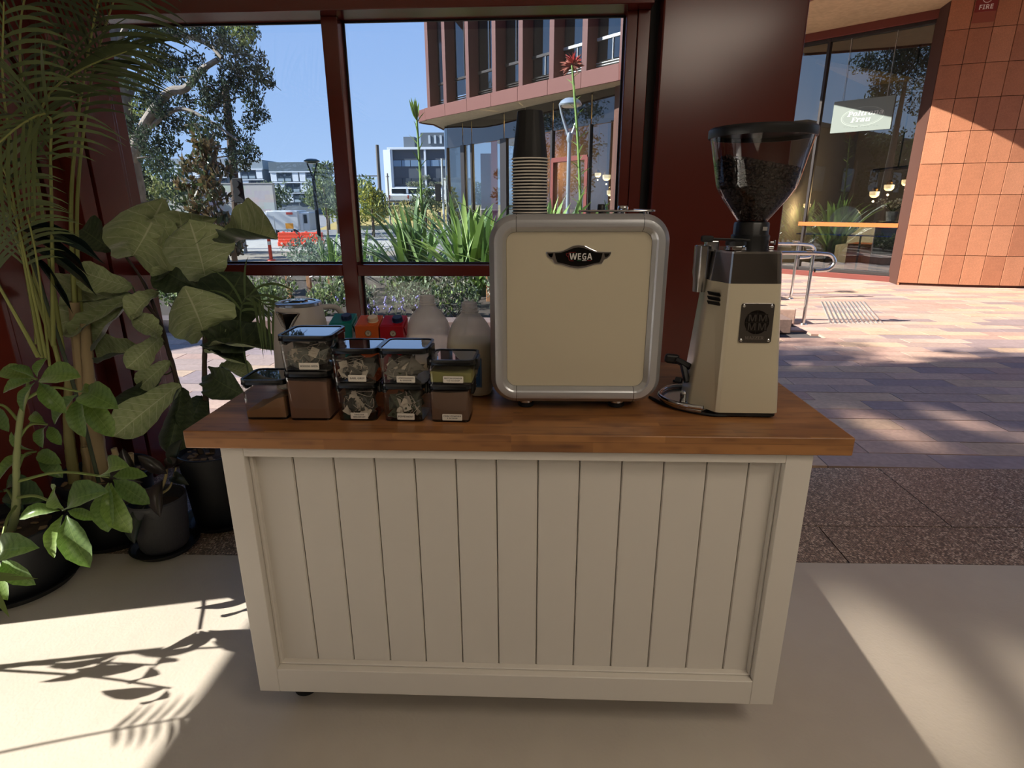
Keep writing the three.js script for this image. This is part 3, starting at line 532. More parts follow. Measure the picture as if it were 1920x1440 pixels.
function ringOf(o, i, y0, y1) {                                         // flat ring between two outlines with the same number of points
  const pos = [], n = o.length, q = (...a) => a.forEach((p) => pos.push(...p));
  for (let k = 0; k < n; k++) {
    const j = (k + 1) % n, P = (s, m, y) => [s[m][0], y, s[m][1]];
    q(P(o, k, y1), P(i, k, y1), P(o, j, y1)); q(P(o, j, y1), P(i, k, y1), P(i, j, y1));
    q(P(o, k, y0), P(o, j, y0), P(i, k, y0)); q(P(o, j, y0), P(i, j, y0), P(i, k, y0));
    q(P(o, k, y0), P(o, k, y1), P(o, j, y0)); q(P(o, j, y0), P(o, k, y1), P(o, j, y1));
    q(P(i, k, y0), P(i, j, y0), P(i, k, y1)); q(P(i, j, y0), P(i, j, y1), P(i, k, y1));
  }
  const g = new THREE.BufferGeometry(); g.setAttribute('position', new THREE.Float32BufferAttribute(pos, 3)); g.computeVertexNormals(); g.setAttribute('uv', new THREE.Float32BufferAttribute(new Float32Array(pos.length / 3 * 2), 2)); return g;
}
function powder(c, hl, hr, mat, name, label) {                           // a settled heap, hl high on the left and hr on the right
  const w = c.w - 0.006, n = 14, pos = [], idx = [];
  const H = (u, v) => hl + (hr - hl) * (u * u * (3 - 2 * u)) + 0.006 * (fbm(u * 0.5 + c.x, v * 0.5, 8, 3) - 0.5);
  for (let j = 0; j <= n; j++) for (let i = 0; i <= n; i++) pos.push((i / n - 0.5) * w, H(i / n, j / n), (j / n - 0.5) * w);
  for (let j = 0; j < n; j++) for (let i = 0; i < n; i++) { const a = j * (n + 1) + i; idx.push(a, a + n + 1, a + 1, a + 1, a + n + 1, a + n + 2); }
  const base = pos.length / 3; const edge = [];
  for (let i = 0; i <= n; i++) edge.push(n * (n + 1) + i); for (let j = n - 1; j >= 0; j--) edge.push(j * (n + 1) + n); for (let i = n - 1; i >= 0; i--) edge.push(i); for (let j = 1; j < n; j++) edge.push(j * (n + 1));
  for (const e of edge) pos.push(pos[e * 3] * 0.985, 0.005, pos[e * 3 + 2] * 0.985);
  edge.forEach((e, k) => { const k2 = (k + 1) % edge.length; idx.push(e, base + k, edge[k2], edge[k2], base + k, base + k2); });
  const g = new THREE.BufferGeometry(); g.setAttribute('position', new THREE.Float32BufferAttribute(pos, 3)); g.setIndex(idx); g.computeVertexNormals();
  const m = solo(name, toCreasedNormals(g, 0.9), mat, label, 'powder', null, 'stuff'); m.position.set(c.x, c.y, c.z); m.rotation.y = c.turn; return m;
}
const gauze = phys(0x8b8f86, 0.9, { transmission: 0.45, thickness: 0, side: THREE.DoubleSide }), leafTea = std(0x2f3528, 0.9), thread = std(0xcfc8ba, 0.8);
function teaBags(c, n, label, tint = 0x8b8f86, dark = 0x333a2b, fill = 0.85) {  // jumbled pyramid bags with threads and tabs: one heap
  const bags = [], leaves = [], strings = [];
  for (let i = 0; i < n; i++) {
    const s = rnd(0.017, 0.024), x = rnd(-0.5, 0.5) * (c.w - 0.04), z = rnd(-0.5, 0.5) * (c.w - 0.04) + (i < n * 0.45 ? 0.012 : 0), y = 0.016 + (c.bh * fill - 0.03) * pow(i / n, 0.9) * rnd(0.8, 1);
    const P = [[-1, -0.8, -0.6], [1, -0.8, -0.6], [0, -0.8, 1], [0.05, 1.1, 0]].map((p) => V(...p).multiplyScalar(s));
    const g = new THREE.BufferGeometry(), v = []; const q = new THREE.Quaternion().setFromEuler(new THREE.Euler(rnd(0, 6), rnd(0, 6), rnd(0, 6)));
    P.forEach((p) => { p.applyQuaternion(q); p.x = max(-c.w / 2 + 0.006, min(c.w / 2 - 0.006, p.x + x)); p.z = max(-c.w / 2 + 0.006, min(c.w / 2 - 0.006, p.z + z)); p.y = max(0.006, min(c.bh - 0.004, p.y + y)); });
    for (const [a, b, d] of [[0, 1, 2], [0, 3, 1], [1, 3, 2], [2, 3, 0]]) { // each side bellied by its centre
      const ctr = P[a].clone().add(P[b]).add(P[d]).divideScalar(3), all = P[0].clone().add(P[1]).add(P[2]).add(P[3]).divideScalar(4); const o = ctr.clone().add(ctr.clone().sub(all).multiplyScalar(0.35)); o.x = max(-c.w / 2 + 0.005, min(c.w / 2 - 0.005, o.x)); o.z = max(-c.w / 2 + 0.005, min(c.w / 2 - 0.005, o.z)); o.y = max(0.005, min(c.bh - 0.003, o.y));
      for (const t of [[P[a], P[b], o], [P[b], P[d], o], [P[d], P[a], o]]) t.forEach((p) => v.push(p.x, p.y, p.z));
    }
    g.setAttribute('position', new THREE.Float32BufferAttribute(v, 3)); g.computeVertexNormals(); bags.push(g);
    const all = P[0].clone().add(P[1]).add(P[2]).add(P[3]).divideScalar(4); const l = new THREE.IcosahedronGeometry(s * 0.42, 1); l.translate(all.x, max(0.012, all.y - s * 0.1), all.z); leaves.push(l);
    if (i % 3 === 0) { const r = () => V(max(-c.w / 2 + 0.008, min(c.w / 2 - 0.008, all.x + rnd(-0.03, 0.03))), max(0.01, min(c.bh - 0.005, all.y + rnd(-0.02, 0.025))), c.w / 2 - rnd(0.004, 0.02)); strings.push(tube([all, r(), r(), r()], 0.0006, 4, 14)); }
    if (i % 4 === 1) { const b = box(0.02, 0.024, 0.0005, 0, 0, 0, 0); b.applyQuaternion(new THREE.Quaternion().setFromEuler(new THREE.Euler(rnd(-0.5, 0.3), rnd(-0.7, 0.7), rnd(0, 3)))); b.translate(max(-c.w / 2 + 0.02, min(c.w / 2 - 0.02, x)), max(0.02, min(c.bh - 0.02, y)), c.w / 2 - 0.014); strings.push(b); }
  }
  const t = thing('tea_bags', label, 'tea bags', [c.x, c.y, c.z], c.turn); t.userData.kind = 'stuff';
  part('gauze', bags, phys(tint, 0.9, { transmission: 0.45, thickness: 0, side: THREE.DoubleSide }), t); part('tea_leaves', leaves, std(dark, 0.9), t); part('threads', strings, thread, t);
}
{
  const brown = std(0x8f6a49, 0.95, { bumpMap: rep(fineNoise, 6), bumpScale: 0.0005 }), choc = std(0x7a5a48, 0.95), chai = std(0x735a4a, 0.95), matcha = std(0x8f8f55, 0.95);
  const zf = -1.342;
  const a = canister(-0.7045, zf, 0.104, 0.115, 'short clear canister a third full of brown sugar, leftmost on the worktop', null, 0.04);
  powder(a, 0.02, 0.058, brown, 'brown_sugar', 'heap of brown sugar sloping up inside the leftmost short canister');
  const b = canister(-0.59, zf, 0.127, 0.115, 'tall clear canister full of light brown powder under the tallest canister of tea', null, 0.03);
  powder(b, 0.105, 0.1, choc, 'chocolate_powder', 'light brown chocolate powder filling the canister second from the left');
  const bt = canister(-0.585, zf - 0.002, 0.088, 0.134, 'wide clear canister labelled MORNING GREEN, highest of all the canisters', ['MORNING GREEN'], 0.03, TOP + 0.129, 0.05);
  teaBags(bt, 34, 'gauze tea bags jumbled in the canister labelled MORNING GREEN', 0x9a9f98);
  const c = canister(-0.469, zf - 0.004, 0.098, 0.107, 'clear canister labelled ENGLISH BREAKFAST under the EARL GREY canister', ['ENGLISH', 'BREAKFAST'], 0.02);
  teaBags(c, 30, 'dark tea bags in the canister labelled ENGLISH BREAKFAST', 0x5a5c54, 0x2a2a22, 0.92);
  const ct = canister(-0.465, zf - 0.002, 0.087, 0.119, 'clear canister labelled EARL GREY, upper one left of the lemongrass tea', ['EARL GREY'], 0.01, TOP + 0.0995, 0.045);
  teaBags(ct, 32, 'gauze tea bags with tabs in the canister labelled EARL GREY', 0x83827a, 0x2e2b26);
  const d = canister(-0.349, zf - 0.004, 0.097, 0.108, 'clear canister labelled PEPPERMINT under the lemongrass and ginger one', ['PEPPERMINT'], 0);
  teaBags(d, 28, 'dark green tea bags in the canister labelled PEPPERMINT', 0x5d6652, 0x222e1c, 0.92);
  const dt = canister(-0.343, zf - 0.002, 0.089, 0.122, 'clear canister labelled LEMONGRASS AND GINGER, upper one beside the white milk bottle', ['LEMONGRASS', '& GINGER'], 0, TOP + 0.0985, 0.046);
  teaBags(dt, 30, 'pale gauze tea bags in the canister labelled LEMONGRASS AND GINGER', 0x96948a, 0x3c4a26);
  const e = canister(-0.231, zf - 0.004, 0.098, 0.107, 'clear canister full of brown chai powder, lowest at the right end', ['CHAI POWDER', '1 SCOOP'], -0.01, TOP, 0.05);
  powder(e, 0.076, 0.078, chai, 'chai_powder', 'brown chai powder filling the rightmost lower canister');
  const et = canister(-0.225, zf - 0.002, 0.061, 0.118, 'low clear canister of green matcha powder, upper one at the right end', ['MATCHA POWDER', '1/2 SCOOP'], -0.01, TOP + 0.0995, 0.05);
  powder(et, 0.03, 0.028, matcha, 'matcha_powder', 'dull green matcha powder in the upper canister at the right end');
}
// ---------------------------------------------------------------- jug, cartons, milk
{
  const x = -0.726, z = -1.67, t = thing('electric_jug', 'pale grey tapered jug with a chrome V shaped spout, behind the canisters', 'jug', [x, TOP, z], 0);
  const grey = std(0xaaa39c, 0.42);
  part('body', lathe([[0, 0.004], [0.085, 0.004], [0.089, 0.008], [0.090, 0.02], [0.082, 0.13], [0.067, 0.236], [0.065, 0.243], [0.060, 0.246]], 56), grey, t);
  part('base_ring', lathe([[0.086, 0], [0.088, 0.001], [0.088, 0.006], [0.084, 0.007]], 48), C.black, t);
  const lid = part('lid', lathe([[0, 0.249], [0.034, 0.25], [0.046, 0.2485], [0.049, 0.2475]], 48), C.gloss, t);
  part('lid_ring', lathe([[0.0475, 0.2465], [0.049, 0.2505], [0.060, 0.2505], [0.0655, 0.248], [0.0665, 0.243], [0.066, 0.24]], 56), std(0x8f959c, 0.18, { metalness: 0.7 }), lid);
  part('lid_button', lathe([[0, 0.2545], [0.022, 0.2545], [0.027, 0.252], [0.028, 0.249]], 40), phys(0x1c2a2c, 0.03, { clearcoat: 1 }), lid);
  // spout: a V wedge standing proud of the cone
  const face = (X, y) => { const r = 0.090 - 0.0235 * (y - 0.02) / 0.216; return [X, y, sqrt(max(0, r * r - X * X)) + 0.0015]; };
  const A = [-0.038, 0.226], B = [0.034, 0.226], Cc = [0.0, 0.166];
  const wedge = (k, out) => { const v = []; const a = face(A[0] * k, A[1] + (k - 1) * 0.012), b = face(B[0] * k, B[1] + (k - 1) * 0.012), c = face(Cc[0], Cc[1] - (k - 1) * 0.05), m = face(-0.004, A[1] + (k - 1) * 0.012); m[2] += out; const d = [...face(0, Cc[1])]; d[2] += out * 0.2; v.push(...a, ...c, ...m, ...m, ...c, ...b, ...a, ...m, ...b); const g = new THREE.BufferGeometry(); g.setAttribute('position', new THREE.Float32BufferAttribute(v, 3)); g.computeVertexNormals(); return g; };
  const sp = part('spout', wedge(1, 0.016), std(0x8e8a86, 0.12, { metalness: 1 }), t); sp.rotation.y = -0.12;
  const rim = [A, Cc, B].map(([X, y]) => V(...face(X, y)).add(V(0, 0, 0.001)));
  const rm = part('spout_rim', [tube([rim[0], rim[0].clone().lerp(rim[1], 0.5).add(V(0, 0, 0.002)), rim[1]], 0.0028, 8, 12), tube([rim[1], rim[1].clone().lerp(rim[2], 0.5).add(V(0, 0, 0.002)), rim[2]], 0.0028, 8, 12), tube([rim[2], V(0, 0.2265, 0.0725), rim[0]], 0.0024, 8, 12)], C.steel, t); rm.rotation.y = -0.12;
  const h = [[0.045, 0.225, -0.05], [0.085, 0.215, -0.085], [0.1, 0.14, -0.1], [0.088, 0.05, -0.09], [0.06, 0.035, -0.06]]; part('handle', tube(h, 0.009, 10, 30), grey, t);
}
function carton(x, z, color, capColor, label, turn) {
  const t = thing('milk_carton', label, 'carton', [x, TOP, z], turn, 'square plant milk cartons'), w = 0.068, d = 0.066, hf = 0.186, hb = 0.205, m = std(color, 0.42), k = 0.0;
  const s = new THREE.Shape(); s.moveTo(-d / 2, 0); s.lineTo(d / 2, 0); s.lineTo(d / 2, hf); s.lineTo(-d / 2, hb); s.closePath();
  const g = new THREE.ExtrudeGeometry(s, { depth: w - 0.004, bevelEnabled: true, bevelThickness: 0.002, bevelSize: 0.0015, bevelSegments: 2 }); g.rotateY(-PI / 2); g.translate(w / 2 - 0.002, 0, 0);   // profile x -> z
  part('box', g, m, t);
  const top = (u) => [u, hf + (hb - hf) * 0.5];
  const slope = Math.atan2(hb - hf, d);
  const foil = box(w - 0.006, 0.001, d - 0.006, 0, 0, 0, 0.0003); foil.rotateX(slope); foil.translate(0, (hf + hb) / 2 + 0.0022, 0); part('top_panel', foil, std(color, 0.22), t);
  for (const sx of [-1, 1]) { const f = new THREE.BufferGeometry(); f.setAttribute('position', new THREE.Float32BufferAttribute([0, 0, 0, 0, 0.002, -d * 0.8, 0, -0.03, -d * 0.4], 3)); f.computeVertexNormals(); const fm = f; fm.translate(sx * (w / 2 + 0.0015), hf - 0.002, d / 2 - 0.006); const e = extrude([[d / 2 - 0.006, hf - 0.004], [-d / 2 + 0.004, hb - 0.006], [-0.002, hf - 0.034]], 0.001, 0.0003); e.rotateY(-PI / 2); e.translate(sx * (w / 2 + 0.0015) + (sx > 0 ? 0.001 : 0), 0, 0); part('ear_flap', e, m, t); }
  // printed front folds and the round recycling seal
  const capG = lathe([[0, 0.0155], [0.0125, 0.0155], [0.014, 0.014], [0.0142, 0.003], [0.0155, 0.002], [0.0155, 0]], 36); const ridges = []; for (let i = 0; i < 24; i++) { const a = i / 24 * 2 * PI; ridges.push(box(0.0009, 0.010, 0.0012, 0.0143 * cos(a), 0.0085, 0.0143 * sin(a), 0)); }
  const cap = part('cap', [capG, ...ridges], std(capColor, 0.4), t); cap.position.set(0.013, (hf + hb) / 2 + 0.0005, 0.004); cap.rotation.x = slope;
  const seal = ctex(128, 128, (c) => { c.fillStyle = '#1c1a18'; c.fillRect(0, 0, 128, 128); c.strokeStyle = '#b8aa96'; c.lineWidth = 9; c.beginPath(); c.arc(64, 64, 50, 0, 7); c.stroke(); c.fillStyle = '#b8aa96'; c.beginPath(); c.arc(64, 64, 42, 0, 7); c.fill(); c.fillStyle = '#3c372f'; c.beginPath(); c.moveTo(64, 34); c.lineTo(90, 84); c.lineTo(38, 84); c.fill(); c.fillStyle = '#b8aa96'; c.beginPath(); c.moveTo(64, 54); c.lineTo(76, 78); c.lineTo(52, 78); c.fill(); });
  const sg = new THREE.CylinderGeometry(0.0095, 0.0095, 0.0008, 32); sg.rotateX(PI / 2); const sm = part('seal', sg, std(0xffffff, 0.5, { map: seal }), t, 'round recycling seal'); sm.position.set(0.004, hf - 0.02, d / 2 + 0.0018); sm.rotation.z = PI / 2 * 0; sm.geometry.rotateZ(-PI / 2);
  const crease = (a, b) => bar([a[0], a[1], d / 2 + 0.0014], [b[0], b[1], d / 2 + 0.0014], 0.0011, 0.0006, 0); part('fold', [crease([-w / 2 + 0.002, hf - 0.004], [-0.006, hf - 0.034]), crease([w / 2 - 0.002, hf - 0.004], [0.012, hf - 0.034]), crease([-0.006, hf - 0.034], [0.012, hf - 0.034])], m, t);
}
carton(-0.600, -1.680, 0x0d6a66, 0x16284a, 'teal carton with a dark blue screw cap behind the EARL GREY canister', 0.05);
carton(-0.513, -1.655, 0xb8521c, 0xcdb9a0, 'orange carton with a cream screw cap, middle of the three cartons', 0.03);
carton(-0.440, -1.655, 0x9c1420, 0x16284a, 'red carton with a dark blue screw cap beside the milk bottles', 0.02);
function milkBottle(x, z, s, label, turn, blue) {
  const t = thing('milk_bottle', label, 'bottle', [x, TOP, z], turn, 'plastic milk bottles');
  const sec = (w, r, y) => [rr(w, w * 0.92, r), y];
  const rings = [[0.10, 0.022, 0.002], [0.124, 0.028, 0.008], [0.129, 0.028, 0.02], [0.129, 0.028, 0.125], [0.129, 0.032, 0.15], [0.126, 0.04, 0.17], [0.118, 0.05, 0.19], [0.104, 0.05, 0.206], [0.086, 0.042, 0.219], [0.066, 0.032, 0.229], [0.052, 0.0258, 0.236], [0.048, 0.0238, 0.241], [0.047, 0.0233, 0.244]].map(([w, r, y]) => sec(w * s, r * s, y * s));
  const pos = [], idx = [], n = rings[0][0].length;
  rings.forEach(([o, y]) => o.forEach(([a, b]) => pos.push(a, y, b)));
  for (let k = 0; k + 1 < rings.length; k++) for (let i = 0; i < n; i++) { const j = (i + 1) % n, a = k * n + i, b = k * n + j; idx.push(a, a + n, b, b, a + n, b + n); }
  pos.push(0, 0.002 * s, 0); for (let i = 0; i < n; i++) idx.push(i, (i + 1) % n, pos.length / 3 - 1);
  const g = new THREE.BufferGeometry(); g.setAttribute('position', new THREE.Float32BufferAttribute(pos, 3)); g.setIndex(idx); g.computeVertexNormals();
  const plastic = phys(0xf2efe9, 0.72, { clearcoat: 0.4, clearcoatRoughness: 0.35, transmission: 0.75, thickness: 0, side: THREE.DoubleSide });
  part('body', g, plastic, t);
  part('neck', lathe([[0.0235, 0.240], [0.0262, 0.241], [0.0262, 0.2445], [0.0225, 0.2455], [0.0225, 0.250], [0.0245, 0.2515], [0.0225, 0.253], [0.0225, 0.259], [0.0240, 0.2605], [0.0225, 0.262], [0.022, 0.268], [0.0205, 0.269], [0.0205, 0.25]].map(([a, b]) => [a * s, b * s]), 40), plastic, t);
  if (blue) { const lab = ctex(256, 512, (c) => { c.fillStyle = '#2f5f96'; c.fillRect(0, 0, 256, 512); c.strokeStyle = '#8fb0d0'; c.lineWidth = 5; c.strokeRect(14, 14, 228, 484); c.fillStyle = '#a9c3da'; for (let i = 0; i < 16; i++) c.fillRect(34, 60 + i * 17, 90 + ((i * 53) % 90), 6); c.fillStyle = '#c9d8e4'; c.beginPath(); c.moveTo(150, 400); c.lineTo(190, 470); c.lineTo(110, 470); c.fill(); });
    const lb = box(0.055 * s, 0.086 * s, 0.001, 0, 0, 0, 0.0003); part('paper_label', lb, std(0xffffff, 0.5, { map: lab }), t, 'blue printed label').position.set(0.012 * s, 0.075 * s, 0.0590 * s); }
  return { t, s, x, z, turn, rings };
}
function milkIn(b, h, label) {
  const s = b.s, g = prism(rr(0.121 * s, 0.111 * s, 0.026 * s), 0.006, h); const m = solo('milk', smooth(g), std(0xd6cdaa, 0.6), label, 'milk', null, 'stuff'); m.position.set(b.x, TOP, b.z); m.rotation.y = b.turn;
}
milkIn(milkBottle(-0.347, -1.70, 0.985, 'bulky white milk bottle without a cap, nearly empty, beside the red carton', 0.02, false), 0.078, 'last of the milk low in the nearly empty bottle');
milkIn(milkBottle(-0.208, -1.60, 0.975, 'tall milk bottle with a blue label, two thirds full, beside the coffee machine', -0.02, true), 0.155, 'cream coloured milk two thirds up the labelled bottle');
// ---------------------------------------------------------------- the red building opposite
const O = {
  fascia: std(0x66362a, 0.65), fin: std(0x5a2f25, 0.6), soffit: std(0xc9b08d, 0.8, { map: rep(stoneMap, 1 / 3) }), frame: std(0x2a2422, 0.45), redFrame: std(0x70342a, 0.5),
  glass: phys(0x9aa4a8, 0.01, { transmission: 1, thickness: 0.02, metalness: 0.3, ior: 1.5 }), glassClear: phys(0xd0d6d5, 0.01, { transmission: 1, thickness: 0.02, metalness: 0.12, ior: 1.5 }),
  spandrel: phys(0x1c1917, 0.02, { specularIntensity: 1, ior: 2.0 }), dark: std(0x4a4440, 0.8), room: std(0x9a9188, 0.85), brown: std(0x5b3a2c, 0.8), ceil: std(0xd9b878, 0.8), inFloor: std(0x6d625a, 0.5), rail: std(0xc8c8c4, 0.35, { metalness: 0.6 }),
  steel: std(0xd4d2cf, 0.22, { metalness: 1 }),
};
const shopLamp = (x, y, z, s, label, drop, power = 1.6) => {
  const t = thing('pendant_lamp', label, 'pendant lamp', [x, y, z], 0);
  part('globe', lathe([[0, -0.10], [0.045, -0.095], [0.08, -0.06], [0.085, 0.0], [0.082, 0.012], [0, 0.012]].map((p) => [p[0] * s, p[1] * s]), 28), new THREE.MeshStandardMaterial({ color: 0xf4e6c8, emissive: 0xffd79a, emissiveIntensity: 1.5, roughness: 0.5 }), t);
  part('cap', lathe([[0.03, 0.012], [0.05, 0.02], [0.05, 0.06], [0.02, 0.09], [0, 0.09]].map((p) => [p[0] * s, p[1] * s]), 20), std(0x8a6a3c, 0.4, { metalness: 0.6 }), t);
  part('cable', bar([0, 0.09 * s, 0], [0, drop, 0], 0.012, 0.012, 0), O.frame, t);
  const l = new THREE.PointLight(0xffd79a, power); l.position.y = -0.17 * s; t.add(l);
};
const bld = thing('curved_building', 'curved terracotta and glass building with red fins across the forecourt', 'building');
const lerp2 = (a, b, t) => [a[0] + (b[0] - a[0]) * t, a[1] + (b[1] - a[1]) * t];
const GA = [-4.1, -25.9], GB = [1.94, -18.0], GC = [4.62, -13.46], W0 = [5.38, -12.75], W1 = [6.74, -11.53];
const FT = [-4.6, -23.9], F1 = [1.89, -16.95], F2 = [4.2, -10.8], F3 = [4.9, -9.5], F4 = [10, -7.4];
{
  // plan of the overhanging upper floor, rounded at the far corner
  const tip = []; for (let i = 0; i <= 8; i++) { const a = i / 8; const p = [FT[0] - 0.42 * sin(a * PI), FT[1] - a * 1.5 - 0.1]; tip.push(p); }
  const outer = [F4, F3, F2, F1, FT, ...tip, [-4.35, -28.5], [-3.9, -33]], hull = [...outer, [14, -33], [14, -7.4]];
  const ins = (d) => { const o = outer.map((p) => [...p]); return o.map((p, i) => { const a = o[max(0, i - 1)], b = o[min(o.length - 1, i + 1)], t = [b[0] - a[0], b[1] - a[1]], l = hypot(...t) || 1; return [p[0] - t[1] / l * d * -1 * -1, p[1] + t[0] / l * d * -1]; }); };
  part('soffit', uvm(prism(hull, 4.56, 4.9)), O.soffit, bld, 'pale timber soffit under the overhang');
  // fascia panels
  const strip = (a, b, y0, y1, th, name, m, parent, gap = 0.012) => { const L = hypot(b[0] - a[0], b[1] - a[1]), g = box(L - gap, y1 - y0, th, 0, 0, 0, 0.006); const q = part(name, g, m, parent); q.position.set((a[0] + b[0]) / 2, (y0 + y1) / 2, (a[1] + b[1]) / 2); q.rotation.y = -Math.atan2(b[1] - a[1], b[0] - a[0]); return q; };
  const run = (a, b, n) => { for (let i = 0; i < n; i++) strip(lerp2(a, b, i / n), lerp2(a, b, (i + 1) / n), 4.52, 4.93, 0.06, 'fascia_panel', O.fascia, bld); };
  run(F4, F3, 3); run(F3, F2, 1); run(F2, F1, 4); run(F1, FT, 7); const tl = [FT, ...tip, [-4.35, -28.5], [-3.9, -33]]; for (let i = 0; i + 1 < tl.length; i++) strip(tl[i], tl[i + 1], 4.52, 4.93, 0.06, 'fascia_panel', O.fascia, bld, 0.0);
  // upper floor: glass wall behind fins, with transoms, lower panes and louvres
  const dirU = [(FT[0] - F1[0]), (FT[1] - F1[1])], LU = hypot(...dirU), nU = [-dirU[1] / LU, dirU[0] / LU], inn = (p, d) => [p[0] - nU[0] * d * -1, p[1] - nU[1] * d * -1];
  const ts = [-0.16, 0.0, 0.142, 0.28, 0.425, 0.565, 0.72, 0.868, 0.985], P = (t, d) => { const p = lerp2(F1, FT, t); return [p[0] + 0.73 * d, p[1] - 0.68 * d]; };
  ts.forEach((t) => { const g = box(0.2, 4.6, 0.5, 0, 0, 0, 0.008); const m = part('fin', g, O.fin, bld); const p = P(t, 0.32); m.position.set(p[0], 7.2, p[1]); m.rotation.y = -Math.atan2(FT[1] - F1[1], FT[0] - F1[0]); });
  for (let i = 0; i + 1 < ts.length; i++) {
    const a = P(ts[i], 0.5), b = P(ts[i + 1], 0.5);
    strip(a, b, 5.8, 9.4, 0.02, 'upper_pane', O.glass, bld, 0.2); strip(a, b, 5.22, 5.72, 0.02, 'lower_pane', O.glass, bld, 0.2);
    strip(a, b, 5.72, 5.80, 0.10, 'transom', i < 3 ? O.rail : O.frame, bld, 0.2);
    if (i > 0) { const m = lerp2(a, b, 0.5); strip(lerp2(m, a, 0.02), lerp2(m, b, 0.02), i < 4 ? 5.2 : 5.8, i < 4 ? 5.72 : 9.4, 0.08, 'window_bar', i < 4 ? O.rail : O.frame, bld, 0); }
    for (let k = 0; k < 4; k++) strip(a, b, 4.96 + k * 0.065, 4.985 + k * 0.065, 0.1, 'louvre', i < 3 ? O.rail : O.frame, bld, 0.2);
  }
  const tipGlass = [P(0.985, 0.5), [-4.45, -25.4], [-4.1, -28.4]]; for (let i = 0; i < 2; i++) strip(tipGlass[i], tipGlass[i + 1], 4.95, 9.4, 0.02, 'upper_pane', O.glass, bld, 0.1);
  { const m = part('fin', box(0.14, 4.6, 0.3, 0, 0, 0, 0.008), O.fin, bld); m.position.set(-4.62, 7.2, -25.2); }
  part('upper_room', prism([P(-0.2, 1.6), P(0.95, 1.6), [-2.6, -30], [12, -30], [12, -16]], 4.91, 9.4), O.room, bld, 'plain rooms of the upper floor');
  part('roof', prism(hull, 9.4, 9.8), O.fascia, bld);
  // ground floor: glass wall from the rounded corner to the shop
  const arc = [], d = [0.607, 0.795], inw = [0.795, -0.607], R = 1.15; for (let i = 0; i <= 7; i++) { const a = i / 7 * 1.95; arc.push([GA[0] + inw[0] * R - inw[0] * R * cos(a) - d[0] * R * sin(a), GA[1] + inw[1] * R - inw[1] * R * cos(a) - d[1] * R * sin(a)]); }
  for (let i = 0; i < 7; i++) strip(arc[i], arc[i + 1], 0.1, 4.56, 0.02, 'curved_pane', O.glass, bld, 0);
  const tg = [0, 0.13, 0.20, 0.43, 0.56, 0.715, 0.9, 1.02];
  for (let i = 0; i + 1 < tg.length; i++) strip(lerp2(GA, GB, tg[i]), lerp2(GA, GB, tg[i + 1]), 0.1, 3.66, 0.02, 'ground_pane', O.glassClear, bld, 0.05);
  for (let i = 0; i + 1 < tg.length; i++) strip(lerp2(GA, GB, tg[i]), lerp2(GA, GB, tg[i + 1]), 3.67, 4.56, 0.03, 'spandrel', O.spandrel, bld, 0.05);
  tg.forEach((t, i) => { const p = lerp2(GA, GB, t); const m = part('mullion', box([0.06, 0.3, 0.12, 0.4, 0.05, 0.1, 0.06, 0.1][i] || 0.08, 3.6, 0.14, 0, 0, 0, 0.004), O.frame, bld); m.position.set(p[0], 1.9, p[1]); m.rotation.y = -0.92; });
  strip(GA, GB, 0, 0.12, 0.2, 'plinth', O.frame, bld);
  strip(GB, GC, 0, 4.56, 0.1, 'side_wall', O.brown, bld);
  // doorway with red surround, plinth and inner rooms
  const dA = lerp2(GA, GB, 0.735), dB = lerp2(GA, GB, 0.885);
  strip(lerp2(dA, dB, -0.1), lerp2(dA, dB, 1.08), 2.72, 2.86, 0.2, 'door_head', O.redFrame, bld); for (const t of [-0.07, 1.05]) { const p = lerp2(dA, dB, t), m = part('door_post', box(0.14, 2.8, 0.2, 0, 0, 0, 0.005), O.redFrame, bld); m.position.set(p[0], 1.4, p[1]); m.rotation.y = -0.92; }
  part('inner_floor', prism([GA, GB, GC, [5.2, -13], [13, -13], [13, -33], [-2, -33]], 0.0, 0.06), O.inFloor, bld); part('inner_ceiling', prism([lerp2(GA, GB, 0.02), GB, GC, [10, -17], [3.2, -32], [-2, -32]], 4.3, 4.5), O.ceil, bld, 'warm timber ceiling inside');
  part('inner_wall', [prism([[2.2, -21.4], [2.5, -21.0], [5.6, -22.6], [5.3, -23]], 0.06, 4.3), prism([[-0.2, -25.2], [0.1, -25], [2.3, -21.3], [2.1, -21.5]], 0.06, 4.3)], O.brown, bld);
  part('inner_wall', [prism([[0.2, -30], [9.5, -19], [9.7, -19.2], [0.4, -30.2]], 0.06, 4.3)], O.brown, bld); part('inner_column', slab(-2.3, -2.05, 0.06, 4.3, -26.4, -26.1, 0.01), O.redFrame, bld); part('inner_column', slab(-2.85, -2.35, 0.06, 3.55, -27.5, -27, 0.01), std(0x7a3a2b, 0.6), bld);
  // shop window at the right
  const sv = [W1[0] - W0[0], W1[1] - W0[1]], sl = hypot(...sv), su = [sv[0] / sl, sv[1] / sl], S = (t, dep = 0) => [W0[0] + su[0] * t + su[1] * dep, W0[1] + su[1] * t - su[0] * dep];
  strip(S(-0.55), S(-0.02), 0.14, 4.5, 0.02, 'shop_pane', phys(0xc4ccd0, 0.005, { transmission: 1, thickness: 0.02, metalness: 0.17, ior: 1.6 }), bld, 0.02); strip(S(0.03), S(sl - 0.1), 0.17, 4.42, 0.02, 'shop_pane', phys(0xc4ccd0, 0.005, { transmission: 1, thickness: 0.02, metalness: 0.17, ior: 1.6 }), bld, 0.02);
